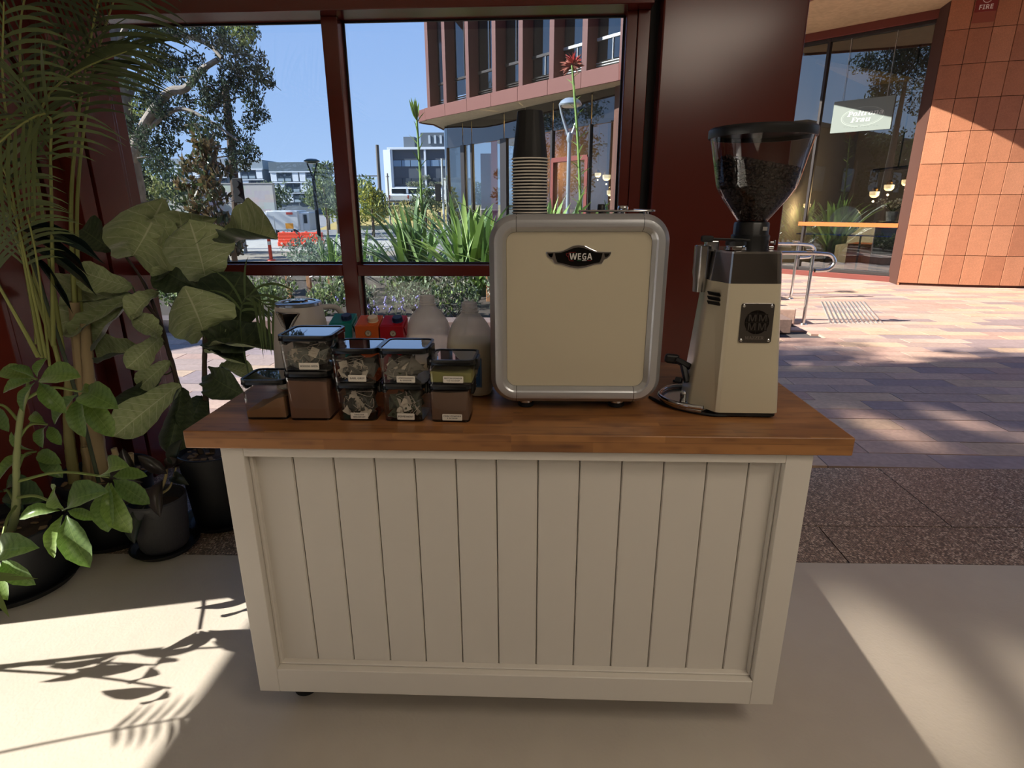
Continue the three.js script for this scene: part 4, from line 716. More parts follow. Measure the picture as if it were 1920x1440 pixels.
  strip(S(-0.7), S(sl + 0.02), 0.0, 0.10, 0.24, 'sill', O.redFrame, bld); strip(S(-0.7), S(sl), 0.10, 0.17, 0.14, 'inner_frame', O.frame, bld); strip(S(-0.7), S(sl + 0.05), 4.42, 4.56, 0.2, 'head_frame', O.redFrame, bld); strip(S(-0.7), S(sl - 0.08), 4.36, 4.42, 0.12, 'inner_frame', O.frame, bld);
  const post = (t, w, m, name, y0 = 0.1, y1 = 4.5, th = 0.14) => strip(S(t - w / 2), S(t + w / 2), y0, y1, th, name, m, bld, 0);
  post(0.0, 0.05, O.frame, 'inner_frame'); post(-0.62, 0.12, O.redFrame, 'jamb'); post(sl - 0.1, 0.06, O.frame, 'inner_frame'); post(sl - 0.02, 0.08, O.redFrame, 'jamb', 0, 4.56, 0.22);
  part('shop_wall', [prism([S(-1.2, 5), S(-1.2, 5.2), S(8, 5.2), S(8, 5)], 0.06, 4.4), prism([S(-0.9, 0.2), S(-0.9, 5), S(-0.7, 5), S(-0.7, 0.2)], 0.06, 4.4)], O.room, bld, 'grey inner walls of the shop'); part('shop_ceiling', prism([S(-0.9, 0.15), S(-0.9, 5.2), S(8, 5.2), S(8, 0.15)], 4.38, 4.5), O.dark, bld);
  const plan = (t0, t1, d0, d1) => [S(t0, d0), S(t1, d0), S(t1, d1), S(t0, d1)];
  const tr = thing('timber_rail', 'orange timber push rail running across the shop window', 'rail'); part('rail', prism(plan(-0.1, sl - 0.14, -0.09, -0.04), 1.0, 1.075), std(0xc4662a, 0.5), tr); part('bracket', [prism(plan(-0.02, 0.0, -0.06, -0.02), 1.02, 1.06), prism(plan(sl - 0.16, sl - 0.14, -0.06, -0.02), 1.02, 1.06)], O.frame, tr);
  const cab = thing('cabinet', 'brown timber cabinet seen low through the shop window', 'cabinet'); part('body', prism(plan(0.62, 1.22, 0.9, 1.5), 0.06, 0.62), std(0x9a5026, 0.5), cab); for (const y of [0.1, 0.36]) part('drawer', prism(plan(0.64, 1.20, 0.885, 0.9), y, y + 0.23), std(0xa4582c, 0.5), cab);
  const bed = thing('sofa', 'white upholstered sofa inside the shop window', 'sofa'); part('seat', prism(plan(0.0, 2.2, 2.2, 3.2), 0.1, 0.5), std(0xd8d8d2, 0.9), bed); part('backrest', prism(plan(0.0, 2.2, 3.0, 3.25), 0.5, 0.95), std(0xe2e2de, 0.9), bed); part('cushion', smooth(prism(plan(1.3, 2.1, 2.6, 3.0), 0.5, 0.85, plan(1.4, 2.0, 2.8, 2.95))), std(0xc9c9c4, 0.9), bed);
  const tb = thing('cafe_table', 'thin glass topped table behind the shop window', 'table'); { const p = S(0.55, 0.75); part('table_top', prism(plan(-0.3, 1.5, 0.45, 1.0), 0.80, 0.82), phys(0x9aa, 0.05, { metalness: 0.3 }), tb); for (const t of [0.0, 0.28, 0.9, 1.3]) part('leg', prism(plan(t, t + 0.03, 0.6, 0.63), 0.06, 0.8), O.frame, tb); }
  const mir = thing('round_mirror', 'round pale disc standing on the rail inside the shop', 'mirror'); { const p = S(0.55, 0.7); const g = new THREE.CylinderGeometry(0.3, 0.3, 0.03, 36); g.rotateX(PI / 2); const m = part('disc', g, std(0x9b9793, 0.4), mir); m.position.set(p[0], 1.08, p[1]); m.rotation.y = -0.7; }
  const vp = thing('potted_flower', 'pale pot of white flowers inside the shop', 'plant'); { const p = S(1.35, 0.8); part('pot', lathe([[0, 1.09], [0.08, 1.09], [0.11, 1.28], [0.1, 1.28]], 20, p[0], 0, p[1]), std(0xb9b7b2, 0.6), vp); const fl = []; for (let i = 0; i < 60; i++) { const g = new THREE.IcosahedronGeometry(rnd(0.012, 0.024), 0); g.translate(p[0] + rnd(-0.22, 0.22), 1.42 + rnd(-0.07, 0.1), p[1] + rnd(-0.15, 0.15)); fl.push(g); } part('blossom', fl, std(0xdcd8c4, 0.8), vp); const st = []; for (let i = 0; i < 10; i++) st.push(bar([p[0], 1.27, p[1]], [p[0] + rnd(-0.2, 0.2), 1.42, p[1] + rnd(-0.1, 0.1)], 0.008, 0.008, 0)); part('stem', st, std(0x4b5a35, 0.8), vp); part('stand', [prism(plan(1.15, 1.55, 0.6, 1.0), 0.06, 1.09)], O.dark, vp); }
  const tk = thing('track_rail', 'black ceiling track carrying the shop pendants', 'lamp rail'); const a = S(0.7, 1.5), b = S(1.6, 1.5); part('track', bar([a[0], 2.09, a[1]], [b[0], 2.16, b[1]], 0.05, 0.05), O.frame, tk); part('rod', [bar([(a[0] + b[0]) / 2, 2.12, (a[1] + b[1]) / 2], [(a[0] + b[0]) / 2, 4.38, (a[1] + b[1]) / 2], 0.02, 0.02, 0)], O.frame, tk);
  [[0.80, 1.66, 'lowest lit glass pendant lamp on the black track, leftmost in the shop window'], [1.05, 1.79, 'middle lit glass pendant lamp on the black track in the shop'], [1.35, 1.88, 'highest lit glass pendant lamp on the black track, rightmost in the shop']].forEach(([t, y, l]) => { const p = S(t, 1.5); shopLamp(p[0], y, p[1], 1.1, l, 2.1 - y); });
  { const p = S(-0.42, 1.2); shopLamp(p[0], 1.42, p[1], 0.9, 'small round lit lamp just left of the shop window post', 2.9); }
  // hanging sign in the window, on two wires
  const sg = thing('hanging_sign', 'pale translucent shop sign hung on two wires at the shop window', 'sign'); const print = ctex(768, 512, (c, w, h) => { c.fillStyle = '#87938d'; c.fillRect(0, 0, w, h); c.strokeStyle = '#a4b0a9'; c.lineWidth = 10; c.beginPath(); c.ellipse(395, 280, 270, 150, -0.05, 0, 7); c.stroke(); c.lineWidth = 4; c.beginPath(); c.ellipse(395, 280, 250, 130, -0.05, 0, 7); c.stroke(); c.fillStyle = '#dfe6e1'; c.font = 'bold italic 104px serif'; c.fillText('Poltrona', 195, 262); c.fillText('Frau', 250, 360); c.fillStyle = '#74827b'; for (let i = 0; i < 12; i++) c.fillRect(170 + i * 38, 420 + (i * 37 % 30), 28, 8); });
  const pa = S(0.24, -0.04), pb = S(1.26, -0.04), L = hypot(pb[0] - pa[0], pb[1] - pa[1]); const m = part('sheet', box(L, 0.56, 0.006, 0, 0, 0, 0), phys(0xffffff, 0.6, { map: print, transmission: 0.25, thickness: 0 }), sg); m.position.set((pa[0] + pb[0]) / 2, 3.02, (pa[1] + pb[1]) / 2); m.rotation.y = -Math.atan2(pb[1] - pa[1], pb[0] - pa[0]);
  for (const t of [0.38, 1.12]) { const p = S(t, -0.04); part('wire', bar([p[0], 3.3, p[1]], [p[0], 4.38, p[1]], 0.006, 0.006, 0), O.rail, sg); }
  [[1.66, 2.36, -19.6, 'slim lit pendant lamp left of two, behind the café glass'], [1.93, 2.29, -19.5, 'half round lit pendant lamp second of two together behind the café glass'], [2.05, 1.82, -19.2, 'lowest lit pendant lamp behind the café glass beside the window frame']].forEach(([x, y, z, l], i) => shopLamp(x, y, z, i === 0 ? 1.15 : 1.5, l, 4.3 - y));
  shopLamp(-0.35, 2.9, -23.6, 1.2, 'bright pendant lamp deep inside the café, behind the paper cups', 1.4, 32);
  // tiled wall: each terracotta tile with its own edges, joints recessed
  const wall = part('tile_backing', [new THREE.BoxGeometry(0.01, 0.01, 0.01).translate(7, 2, -12)], std(0x4a2a1e, 0.9), bld); wall.name = 'tile_wall';
  const tones = [0xb77957, 0xb27452, 0xbd805e, 0xad7050, 0xb97c5a].map((c) => std(c, 0.75, { map: rep(clayMap, 1 / 0.55), bumpMap: rep(clayMap, 1 / 0.3), bumpScale: 0.0012 })), back = [];
  const TW = 0.315, TH = 0.51, tiles = [0, 1, 2].map(() => { const g = uvm(box(TW - 0.008, TH - 0.008, 0.03, 0, 0, 0, 0.004)); const u = g.attributes.uv, a = rnd(0, 2), b = rnd(0, 2); for (let i = 0; i < u.count; i++) u.setXY(i, u.getX(i) + a, u.getY(i) + b); return g; });
  let x = 6.50, z = -11.12, h = 21;
  for (let c = 0; c < 11; c++) {
    const a = h * PI / 180, nx = x + TW * cos(a), nz = z + TW * sin(a), mx = (x + nx) / 2, mz = (z + nz) / 2;
    for (let r = 0; r < 9; r++) { const t = part('tile', tiles[floor(rnd(0, 2.99))], tones[floor(rnd(0, 4.99))], wall); t.position.set(mx, 0.04 + TH * (r + 0.5), mz); t.rotation.y = -a; }
    back.push(prism([[x, z - 0.012], [nx, nz - 0.012], [nx + 0.1, nz - 0.5], [x + 0.1, z - 0.5]], 0.0, 4.62)); x = nx; z = nz; h -= 3.2;
  }
  wall.geometry = merge(back); part('return_strip', prism([[6.50, -11.115], [6.53, -11.10], [6.80, -11.55], [6.77, -11.56]], 0, 4.6), tones[1], wall);
  const fs = thing('fire_sign', 'small dark red FIRE sign on the tiled wall', 'sign', [6.50 + TW * 1.5 * cos(0.34), 4.44, -11.12 + TW * 1.5 * sin(0.36)], -0.32);
  const fp = ctex(256, 256, (c) => { c.fillStyle = '#7c221d'; c.fillRect(0, 0, 256, 256); c.fillStyle = '#e6ded6'; c.font = 'bold 82px sans-serif'; c.textAlign = 'center'; c.fillText('FIRE', 128, 226); c.strokeStyle = '#e6ded6'; c.lineWidth = 8; c.beginPath(); c.arc(128, 92, 52, 0, 7); c.stroke(); });
  part('plate', box(0.29, 0.29, 0.008, 0, 0.045, 0.025, 0.002), std(0xffffff, 0.5, { map: fp }), fs); part('backplate', box(0.305, 0.44, 0.006, 0, -0.03, 0.018, 0.002), std(0x8d4a35, 0.6), fs);
}
// ---------------------------------------------------------------- handrails, ramp kerbs, tactile strips
function handrail(xl, xr, z, top, label) {
  const t = thing('handrail', label, 'handrail', [0, 0, z]);
  const pts = [[xl, top, 0], [xr - 0.16, top, 0], [xr - 0.05, top - 0.02, 0], [xr, top - 0.1, 0], [xr - 0.05, top - 0.18, 0], [xr - 0.16, top - 0.2, 0], [xr - 0.22, top - 0.2, 0]];
  part('rail', new THREE.TubeGeometry(new THREE.CatmullRomCurve3(pts.map((p) => V(...p)), false, 'centripetal'), 80, 0.024, 12, false), O.steel, t);
  for (const x of [xr - 0.26, (xl + xr) / 2 - 0.4]) part('post', [cyl(0.02, 0.02, top + 0.04, x, 0, -0.01, 14), cyl(0.045, 0.04, 0.012, x, 0, -0.01, 18), bar([x, top - 0.01, -0.01], [x, top, 0], 0.02, 0.02, 0)], O.steel, t);
  part('plate_cap', lathe([[0, 0], [0.05, 0.004], [0.055, 0.012], [0.0, 0.018]], 20, xr - 0.3, top + 0.04, -0.01), O.steel, t);
}
handrail(1.7, 3.5, -7.31, 0.865, 'stainless steel handrail with looped end, nearer one by the ramp');
handrail(2.0, 4.16, -9.37, 0.84, 'stainless steel handrail with looped end, farther one behind the first');
solo('ramp_kerb', [uvm(slab(2.0, 3.12, 0, 0.2, -7.62, -7.28, 0.02, 2))], paverMats[5], 'low stone ramp kerb end at the nearer handrail', 'kerb');
solo('ramp_kerb', [uvm(slab(1.9, 3.62, 0, 0.17, -9.75, -9.2, 0.02, 2))], paverMats[3], 'low stone ramp kerb end at the farther handrail', 'kerb');
{
  const t = thing('tactile_strips', 'patch of raised steel tactile strips set in the paving', 'tactile strips');
  const g = []; for (let i = 0; i < 12; i++) { const u = i / 11 * 0.64, a = V(3.60 + u, 0.004, -7.36 - 0.05 * u), b = V(4.24 + u, 0.004, -9.06 - 0.05 * u); const m = part('strip', bar(a, b, 0.03, 0.012, 0.003), O.rail, t); }
}
// ---------------------------------------------------------------- foliage helpers
function leafCard(w, l, bend = 0.15) {                                   // six-triangle leaf with a folded midrib
  const p = [[0, 0, 0], [w * 0.5, l * 0.35, 0.06 * l], [-w * 0.5, l * 0.35, 0.06 * l], [0, l * 0.4, 0], [w * 0.35, l * 0.72, -bend * l * 0.5 + 0.04 * l], [-w * 0.35, l * 0.72, -bend * l * 0.5 + 0.04 * l], [0, l * 0.72, -bend * l * 0.5], [0, l, -bend * l]];
  const f = [[0, 1, 3], [0, 3, 2], [3, 1, 4], [3, 4, 6], [2, 3, 6], [2, 6, 5], [6, 4, 7], [5, 6, 7]], v = [];
  f.forEach((t) => t.forEach((i) => v.push(...p[i]))); const g = new THREE.BufferGeometry(); g.setAttribute('position', new THREE.Float32BufferAttribute(v, 3)); g.computeVertexNormals(); g.setAttribute('uv', new THREE.Float32BufferAttribute(new Float32Array(v.length / 3 * 2), 2)); return g;
}
const leafMat = (rough = 1, tr = 0.3) => phys(0xffffff, rough, { clearcoat: 0.25, clearcoatRoughness: 0.4, transmission: tr, thickness: 0, side: THREE.DoubleSide });
const LM = leafMat();
function foliage(parent, name, clusters, n, geo, cols, size, mat = LM, shell = 0.5, droop = 0) {
  const tot = clusters.reduce((s, c) => s + pow(c[3], 2), 0), list = [];
  clusters.forEach((c) => { const k = max(6, Math.round(n * c[3] * c[3] / tot)); for (let i = 0; i < k; i++) { const d = V(rnd(-1, 1), rnd(-1, 1), rnd(-1, 1)); if (d.length() > 1) { i--; continue; } d.setLength(pow(d.length(), shell) * c[3] * rnd(0.85, 1.15)); list.push([c[0] + d.x, c[1] + d.y * 0.9, c[2] + d.z, d]); } });
  const im = new THREE.InstancedMesh(geo, mat, list.length), m = new THREE.Matrix4(), q = new THREE.Quaternion(), e = new THREE.Euler(), col = new THREE.Color(), C2 = cols.map((c) => new THREE.Color(c));
  list.forEach(([x, y, z], i) => { e.set(rnd(-1, 1) * (1.6 - droop) + droop * 2.6, rnd(0, 6.28), rnd(-1, 1)); q.setFromEuler(e); m.compose(V(x, y, z), q, V(1, 1, 1).multiplyScalar(size * rnd(0.7, 1.3))); im.setMatrixAt(i, m); col.copy(C2[floor(rnd(0, C2.length - 0.001))]).multiplyScalar(rnd(0.75, 1.2)); im.setColorAt(i, col); });
  im.name = name; im.castShadow = im.receiveShadow = true; im.userData.kind = 'stuff'; parent.add(im); return im;
}
const barkM = std(0xffffff, 0.9, { map: rep(barkMap, 2, 3) }), barkDark = std(0x6b5f52, 0.9);
function bush(x, z, r, h, n, cols, size, label, name = 'shrub', y = 0.06, stretch = 1) {
  const t = thing(name, label, 'shrub', [x, y, z]), cl = [];
  for (let i = 0; i < 7; i++) cl.push([rnd(-1, 1) * r * 0.6 * stretch, h * rnd(0.3, 0.75), rnd(-1, 1) * r * 0.5, r * rnd(0.4, 0.6)]);
  foliage(t, 'foliage', cl, n, leafCard(0.45, 1), cols, size); const st = []; for (let i = 0; i < 5; i++) st.push(taper([[0, 0, 0], [rnd(-0.4, 0.4) * r, h * 0.4, rnd(-0.3, 0.3) * r], [rnd(-0.8, 0.8) * r, h * 0.8, rnd(-0.5, 0.5) * r]], 0.012, 0.004, 5)); part('stem', st, barkDark, t); return t;
}
// ---------------------------------------------------------------- the big tree beyond the glass on the left
const pt = (s) => s.split(' ').map((q) => q.split(',').map(Number));
{
  const t = thing('paperbark_tree', 'large spreading tree with a pale crooked trunk and drooping dark leaves', 'tree');
  const lift = (a) => a.map((p) => V(...p));
  part('trunk', taper(lift(pt('-10.68,-0.05,-15 -10.6,1.0,-15 -10.5,1.83,-15 -10.48,2.72,-15 -10.4,3.93,-15 -10.32,4.97,-15 -10.24,5.74,-15 -10.07,6.8,-15')), 0.3, 0.2, 12, 40, 0.1), barkM, t);
  const br = (s, a, b) => part('branch', taper(lift(pt(s)), a, b, 8, 30, 0.08), barkM, t);
  br('-10.3,4.4,-15 -10.02,5.07,-15.2 -9.5,5.33,-15.3 -8.84,5.34,-15.2 -7.99,5.06,-15 -7.6,4.73,-14.8', 0.1, 0.04);
  br('-10.55,2.3,-15 -9.88,3.12,-14.8 -9.37,3.57,-14.6 -8.77,4,-14.5 -8.44,4.03,-14.5 -7.99,4.41,-14.5 -7.55,4.63,-14.5', 0.17, 0.06);
  br('-10.3,3.7,-15 -9.95,4.57,-15.3 -9.58,4.9,-15.5', 0.08, 0.03); br('-9.88,3.12,-14.8 -8.64,3.61,-14.5 -7.8,3.29,-14.3 -7.17,2.88,-14.2', 0.07, 0.025); br('-10.4,4.9,-15 -9.2,5.9,-14.8 -8.2,6.1,-15.2', 0.07, 0.03);
  const cl = pt('-10.8,5.57,-16.05,0.28 -10.27,5.65,-15.91,0.3 -8.56,5.2,-14.03,0.3 -8.02,5.16,-14.13,0.35 -7.53,5.1,-14.32,0.35 -7.94,5.44,-16.12,0.39 -6.92,5.23,-14.85,0.28 -7.59,4.89,-15.3,0.39 -6.71,4.61,-14.52,0.3 -6.73,4.37,-15.02,0.25 -7,4.2,-14.73,0.39 -7.32,4.3,-14.64,0.3 -6.7,4.23,-15.2,0.14 -7.15,3.82,-15.2,0.28 -7.34,3.63,-15.97,0.21 -9.65,5.06,-15.44,0.35 -9.64,4.95,-16.03,0.3 -9.86,4.68,-15.86,0.35 -9.47,4.86,-16.18,0.21 -8.6,4.81,-15.41,0.25 -7.86,4.11,-14.19,0.3 -8.57,4.06,-15.87,0.3 -8.45,3.84,-16.12,0.3 -9.35,3.95,-15.97,0.28 -9.56,3.83,-15.17,0.35 -10.22,3.77,-15.51,0.35 -9.57,4.15,-14.31,0.21 -10.18,4.24,-15.8,0.28 -9.38,3.35,-15.18,0.35 -8.43,3.26,-14.48,0.28 -7.76,3.08,-13.95,0.35 -8.25,3.3,-15.85,0.3 -8.03,3.01,-16.18,0.3 -6.79,2.57,-14.01,0.22 -8.12,2.71,-15.72,0.22 -10.08,3.3,-14.79,0.28 -9.33,2.88,-14.16,0.35 -9.05,2.79,-14.51,0.28 -10.99,2.51,-15.65,0.35 -10.95,2.13,-15.89,0.35 -8.99,2.39,-13.91,0.28 -10.4,1.58,-15.27,0.21 -7.08,2.39,-13.91,0.28 -10.86,3.77,-15.52,0.28 -10.34,4.54,-14.59,0.35 -11.69,3.58,-15.91,0.41 -8.15,6.04,-16.15,0.41 -8.7,5.83,-15.01,0.41 -10.64,6.2,-16.2,0.41 -6.72,5.57,-14.54,0.28 -9.1,5.45,-14.9,0.3 -8.9,4.4,-15.1,0.25 -7.4,3.95,-14.4,0.3 -7.0,3.3,-14.6,0.22 -8.0,3.7,-14.6,0.25 -9.0,3.6,-14.3,0.25 -10.6,2.9,-15.6,0.3 -9.7,2.5,-14.8,0.28');
  const twigs = cl.filter((c, i) => i % 2 === 0).map((c) => taper([[c[0] - 0.5, c[1] + 0.1, c[2]], [c[0] - 0.1, c[1] + 0.12, c[2]], [c[0] + 0.3, c[1] - 0.15, c[2] + 0.1]], 0.02, 0.006, 5, 6)); tag(part('twigs', twigs, barkDark, t), null, null, null, 'stuff');
  foliage(t, 'foliage', cl, 21000, leafCard(0.36, 1), [0x3d4a33, 0x4a563b, 0x2f3a2a, 0x5a6646, 0x39432e], 0.1, LM, 0.75, 0.4);
  foliage(t, 'pale_foliage', pt('-7.0,5.45,-14.6,0.35 -6.85,5.1,-14.5,0.3 -9.8,4.95,-15.3,0.3 -9.75,3.7,-14.9,0.3'), 900, leafCard(0.32, 1), [0x93a05a, 0x7e8a4f, 0xa3a86a], 0.1, LM, 0.6, 0.4);
}
{ // a second street tree to the left, outside the frame: the shop window mirrors it and its shade falls on the forecourt
  const t = thing('street_tree', 'leafy street tree mirrored in the shop window', 'tree', [-8.2, 0, -1.9]);
  part('trunk', taper([[0, -0.1, 0], [0.1, 2, 0], [0, 4.4, 0.1], [0.2, 6.4, 0]], 0.2, 0.07, 10, 24, 0.1), barkM, t);
  const cl = []; for (let i = 0; i < 44; i++) cl.push([rnd(-1.3, 1.3), rnd(5.1, 8.6), rnd(-1.5, 1.1), rnd(0.35, 0.55)]);
  foliage(t, 'foliage', cl, 8500, leafCard(0.36, 1), [0x3d4a33, 0x4a563b, 0x2f3a2a, 0x5a6646], 0.13, LM, 0.6, 0.3);
}
{ // trees out of frame on the left that the glass fronts mirror
  const tall = (x, z, h, r, n, label, y0) => { const t = thing('mirrored_tree', label, 'tree', [x, 0, z]), cl = []; part('trunk', taper([[0, -0.1, 0], [0.1, h * 0.35, 0], [0, h * 0.7, 0.1]], 0.2, 0.08, 10, 20, 0.1), barkM, t); for (let i = 0; i < 22; i++) cl.push([rnd(-1, 1) * r, y0 + (h - y0) * rnd(0, 1), rnd(-1, 1) * r, r * rnd(0.3, 0.5)]); foliage(t, 'foliage', cl, n, leafCard(0.4, 1), [0x3d4a33, 0x4a563b, 0x2f3a2a, 0x55603f], 0.2, LM, 0.6, 0.3); };
  tall(-22.5, -25.5, 9, 2.2, 3600, 'tall dark street tree mirrored in the upper café windows, nearest to the road', 2.5); tall(-28, -28.5, 10, 2.4, 3200, 'tall dark street tree mirrored in the upper café windows, middle of three', 2.2); tall(-35, -29.5, 11, 2.8, 3000, 'tall dark street tree mirrored in the upper café windows, farthest of three', 2.2);
  [[-17, -1.5], [-15.2, 1], [-13.4, 3.4], [-11.8, 6], [-10.2, 8.4]].forEach(([x, z], i) => tall(x, z, 5.2, 1.5, 2200, `bushy screening tree mirrored low in the shop window, ${['first', 'second', 'third', 'fourth', 'fifth'][i]} of the row`, 0.6));
}
{ const t = thing('brick_building', 'long dark brick building mirrored low in the shop window', 'building', [-19.5, 0, 3.5], 0.93); part('walls', box(22, 5.0, 4, 0, 2.5, 0, 0.02), std(0x4a3b33, 0.9), t); part('roof', box(22.4, 0.2, 4.4, 0, 5.05, 0, 0.02), std(0x3a3634, 0.8), t); for (let i = 0; i < 6; i++) part('window', box(1.4, 1.2, 0.1, -9 + i * 3.6, 2.6, 2.02, 0.02), std(0x22282c, 0.2), t); }
{ // magnolia with bronze leaves, staked
  const t = thing('magnolia_tree', 'young magnolia with glossy bronze backed leaves tied to stakes', 'tree', [-5.0, 0.06, -9.0]);
  part('trunk', taper([[0.05, 0, 0], [0.02, 0.8, 0], [-0.08, 1.7, 0], [-0.1, 2.4, 0]], 0.035, 0.01, 8), barkDark, t);
  const cl = []; for (let i = 0; i < 24; i++) { const y = 0.62 + i / 24 * 1.7, r = 0.1 + 0.3 * sin(min(1, (2.55 - y) / 1.9) * 2.2); cl.push([-0.08 - 0.06 * y + rnd(-r, r), y, rnd(-r, r), 0.15]); }
  foliage(t, 'leaves', cl, 1700, leafCard(0.42, 1, 0.05), [0x806a46, 0x8c7450, 0x645c3a, 0x525e38, 0x745e40, 0x566040], 0.12, phys(0xffffff, 1, { clearcoat: 0.5, clearcoatRoughness: 0.3, transmission: 0.2, thickness: 0, side: THREE.DoubleSide }), 0.5);
}
for (const [x, z, l] of [[-4.88, -9.05, 'squared timber tree stake beside the magnolia, right one'], [-5.05, -9.35, 'squared timber tree stake beside the magnolia, left one']]) { const t = thing('tree_stake', l, 'stake', [x, 0.05, z], 0.3); part('post', box(0.07, 1.25, 0.07, 0, 0.62, 0, 0.006), std(0x9a7a58, 0.85), t); part('tie', box(0.09, 0.05, 0.09, 0, 1.05, 0, 0.01), std(0x3a3530, 0.8), t); }
// strap-leaved lilies
function blade(L, w, lean, curl) {
  const n = 7, pos = [], idx = []; for (let i = 0; i <= n; i++) { const t = i / n, hw = w * (0.55 + 0.9 * t - 1.45 * t * t * t) * 0.62 + 0.001, y = L * (sin(t * 1.2) / sin(1.2)) * cos(lean), o = L * t * sin(lean) + curl * t * t * L; pos.push(-hw, y, o, 0, y - 0.012, o - 0.3 * hw, hw, y, o); }
  for (let i = 0; i < n; i++) for (let k = 0; k < 2; k++) { const a = i * 3 + k; idx.push(a, a + 1, a + 3, a + 1, a + 4, a + 3); }
  const g = new THREE.BufferGeometry(); g.setAttribute('position', new THREE.Float32BufferAttribute(pos, 3)); g.setIndex(idx); g.computeVertexNormals(); return g;
}
{
  const kinds = [blade(1.25, 0.085, 0.25, 0.15), blade(1.35, 0.075, 0.5, 0.25), blade(1.15, 0.08, 0.75, 0.3), blade(1.4, 0.08, 0.12, 0.06), blade(1.1, 0.07, 0.95, 0.2)];
  const mats = [0x6f8a40, 0x8aa854, 0x58753c, 0xa6bf62].map((c) => phys(c, 1, { clearcoat: 0.4, clearcoatRoughness: 0.35, transmission: 0.35, thickness: 0, side: THREE.DoubleSide }));
  for (const [x, z, s, n, warm, l] of [[-2.15, -9.7, 1.0, 90, 0, 'strap leaved lily clump with a bare tall stalk, beside the window mullion'], [-1.15, -9.2, 1.05, 110, 1, 'bright strap leaved lily clump just left of the coffee machine'], [0.1, -8.8, 1.1, 90, 1, 'tall strap leaved lily clump behind the coffee machine'], [-3.3, -10.8, 0.7, 34, 0, 'smaller strap leaved lily clump left of the window mullion'], [-5.15, -13.8, 0.55, 34, 0, 'dark strap leaved clump at the foot of the black lamp post'], [1.3, -9.6, 1.0, 40, 1, 'strap leaved lily clump behind the coffee grinder']]) {
    const t = thing('lily_clump', l, 'plant', [x, 0.06, z]);
    for (let i = 0; i < n; i++) { const m = part('blade', kinds[floor(rnd(0, 4.999))], mats[floor(rnd(0, 2.999)) + (warm && rnd() < 0.6 ? 1 : 0)], t); m.rotation.set(rnd(-0.1, 0.1), rnd(0, 6.283), rnd(-0.12, 0.12)); m.scale.setScalar(s * rnd(0.75, 1.12)); m.position.set(rnd(-0.2, 0.2), 0, rnd(-0.15, 0.15)); }
  }
  const stalk = (x, z, x2, h, label, flower) => {
    const t = thing('flower_stalk', label, 'flower', [x, 0.06, z]), pts = [[0, 0, 0], [(x2 - x) * 0.3, h * 0.35, 0], [(x2 - x) * 0.6, h * 0.7, 0], [x2 - x, h, 0]];
    part('stem', taper(pts, 0.026, 0.016, 8, 30), std(0x6f8a3e, 0.6), t); const br = []; const c = new THREE.CatmullRomCurve3(pts.map((p) => V(...p)));
    for (let i = 0; i < 22; i++) { const u = 0.3 + 0.68 * i / 22, p = c.getPointAt(u), g = leafCard(0.12, 1, 0.1); const a = i * 2.4, up = flower ? 0.9 : 1.5; g.applyMatrix4(orient(null, p, V(cos(a), up, sin(a)), V(-cos(a), 1, -sin(a)), rnd(0.13, 0.22) * (flower ? 1 : 1.15))); br.push(g); }
    if (!flower) for (let i = 0; i < 10; i++) { const g = leafCard(0.14, 1, 0.05); g.applyMatrix4(orient(null, c.getPointAt(0.96), V(rnd(-0.4, 0.4), 1, rnd(-0.4, 0.4)), V(0, 0, 1), rnd(0.2, 0.36))); br.push(g); }
    part('bract', br, phys(0x86a048, 1, { transmission: 0.3, thickness: 0, side: THREE.DoubleSide }), t);
    if (flower) { const pe = [], pd = []; const o = c.getPointAt(1); for (let i = 0; i < 90; i++) { const d = V(rnd(-1, 1), rnd(-0.45, 1), rnd(-1, 1)).normalize(), g = leafCard(0.22, 1, 0.3); g.applyMatrix4(orient(null, o.clone().addScaledVector(d, 0.03), d, V(d.z, 0.2, -d.x), rnd(0.09, 0.16))); (d.y > 0.25 && i % 2 ? pe : pd).push(g); } part('flower_head', pe, std(0xc23a34, 0.7), t); part('spent_petals', pd, std(0x8a4a38, 0.8), t); }
  };
  stalk(0.62, -9.0, 0.345, 3.22, 'tall lily stalk topped by a spiky red flower', true);
  stalk(-2.02, -9.9, -2.05, 2.75, 'tall lily stalk without a flower, leaning against the sky', false);
}
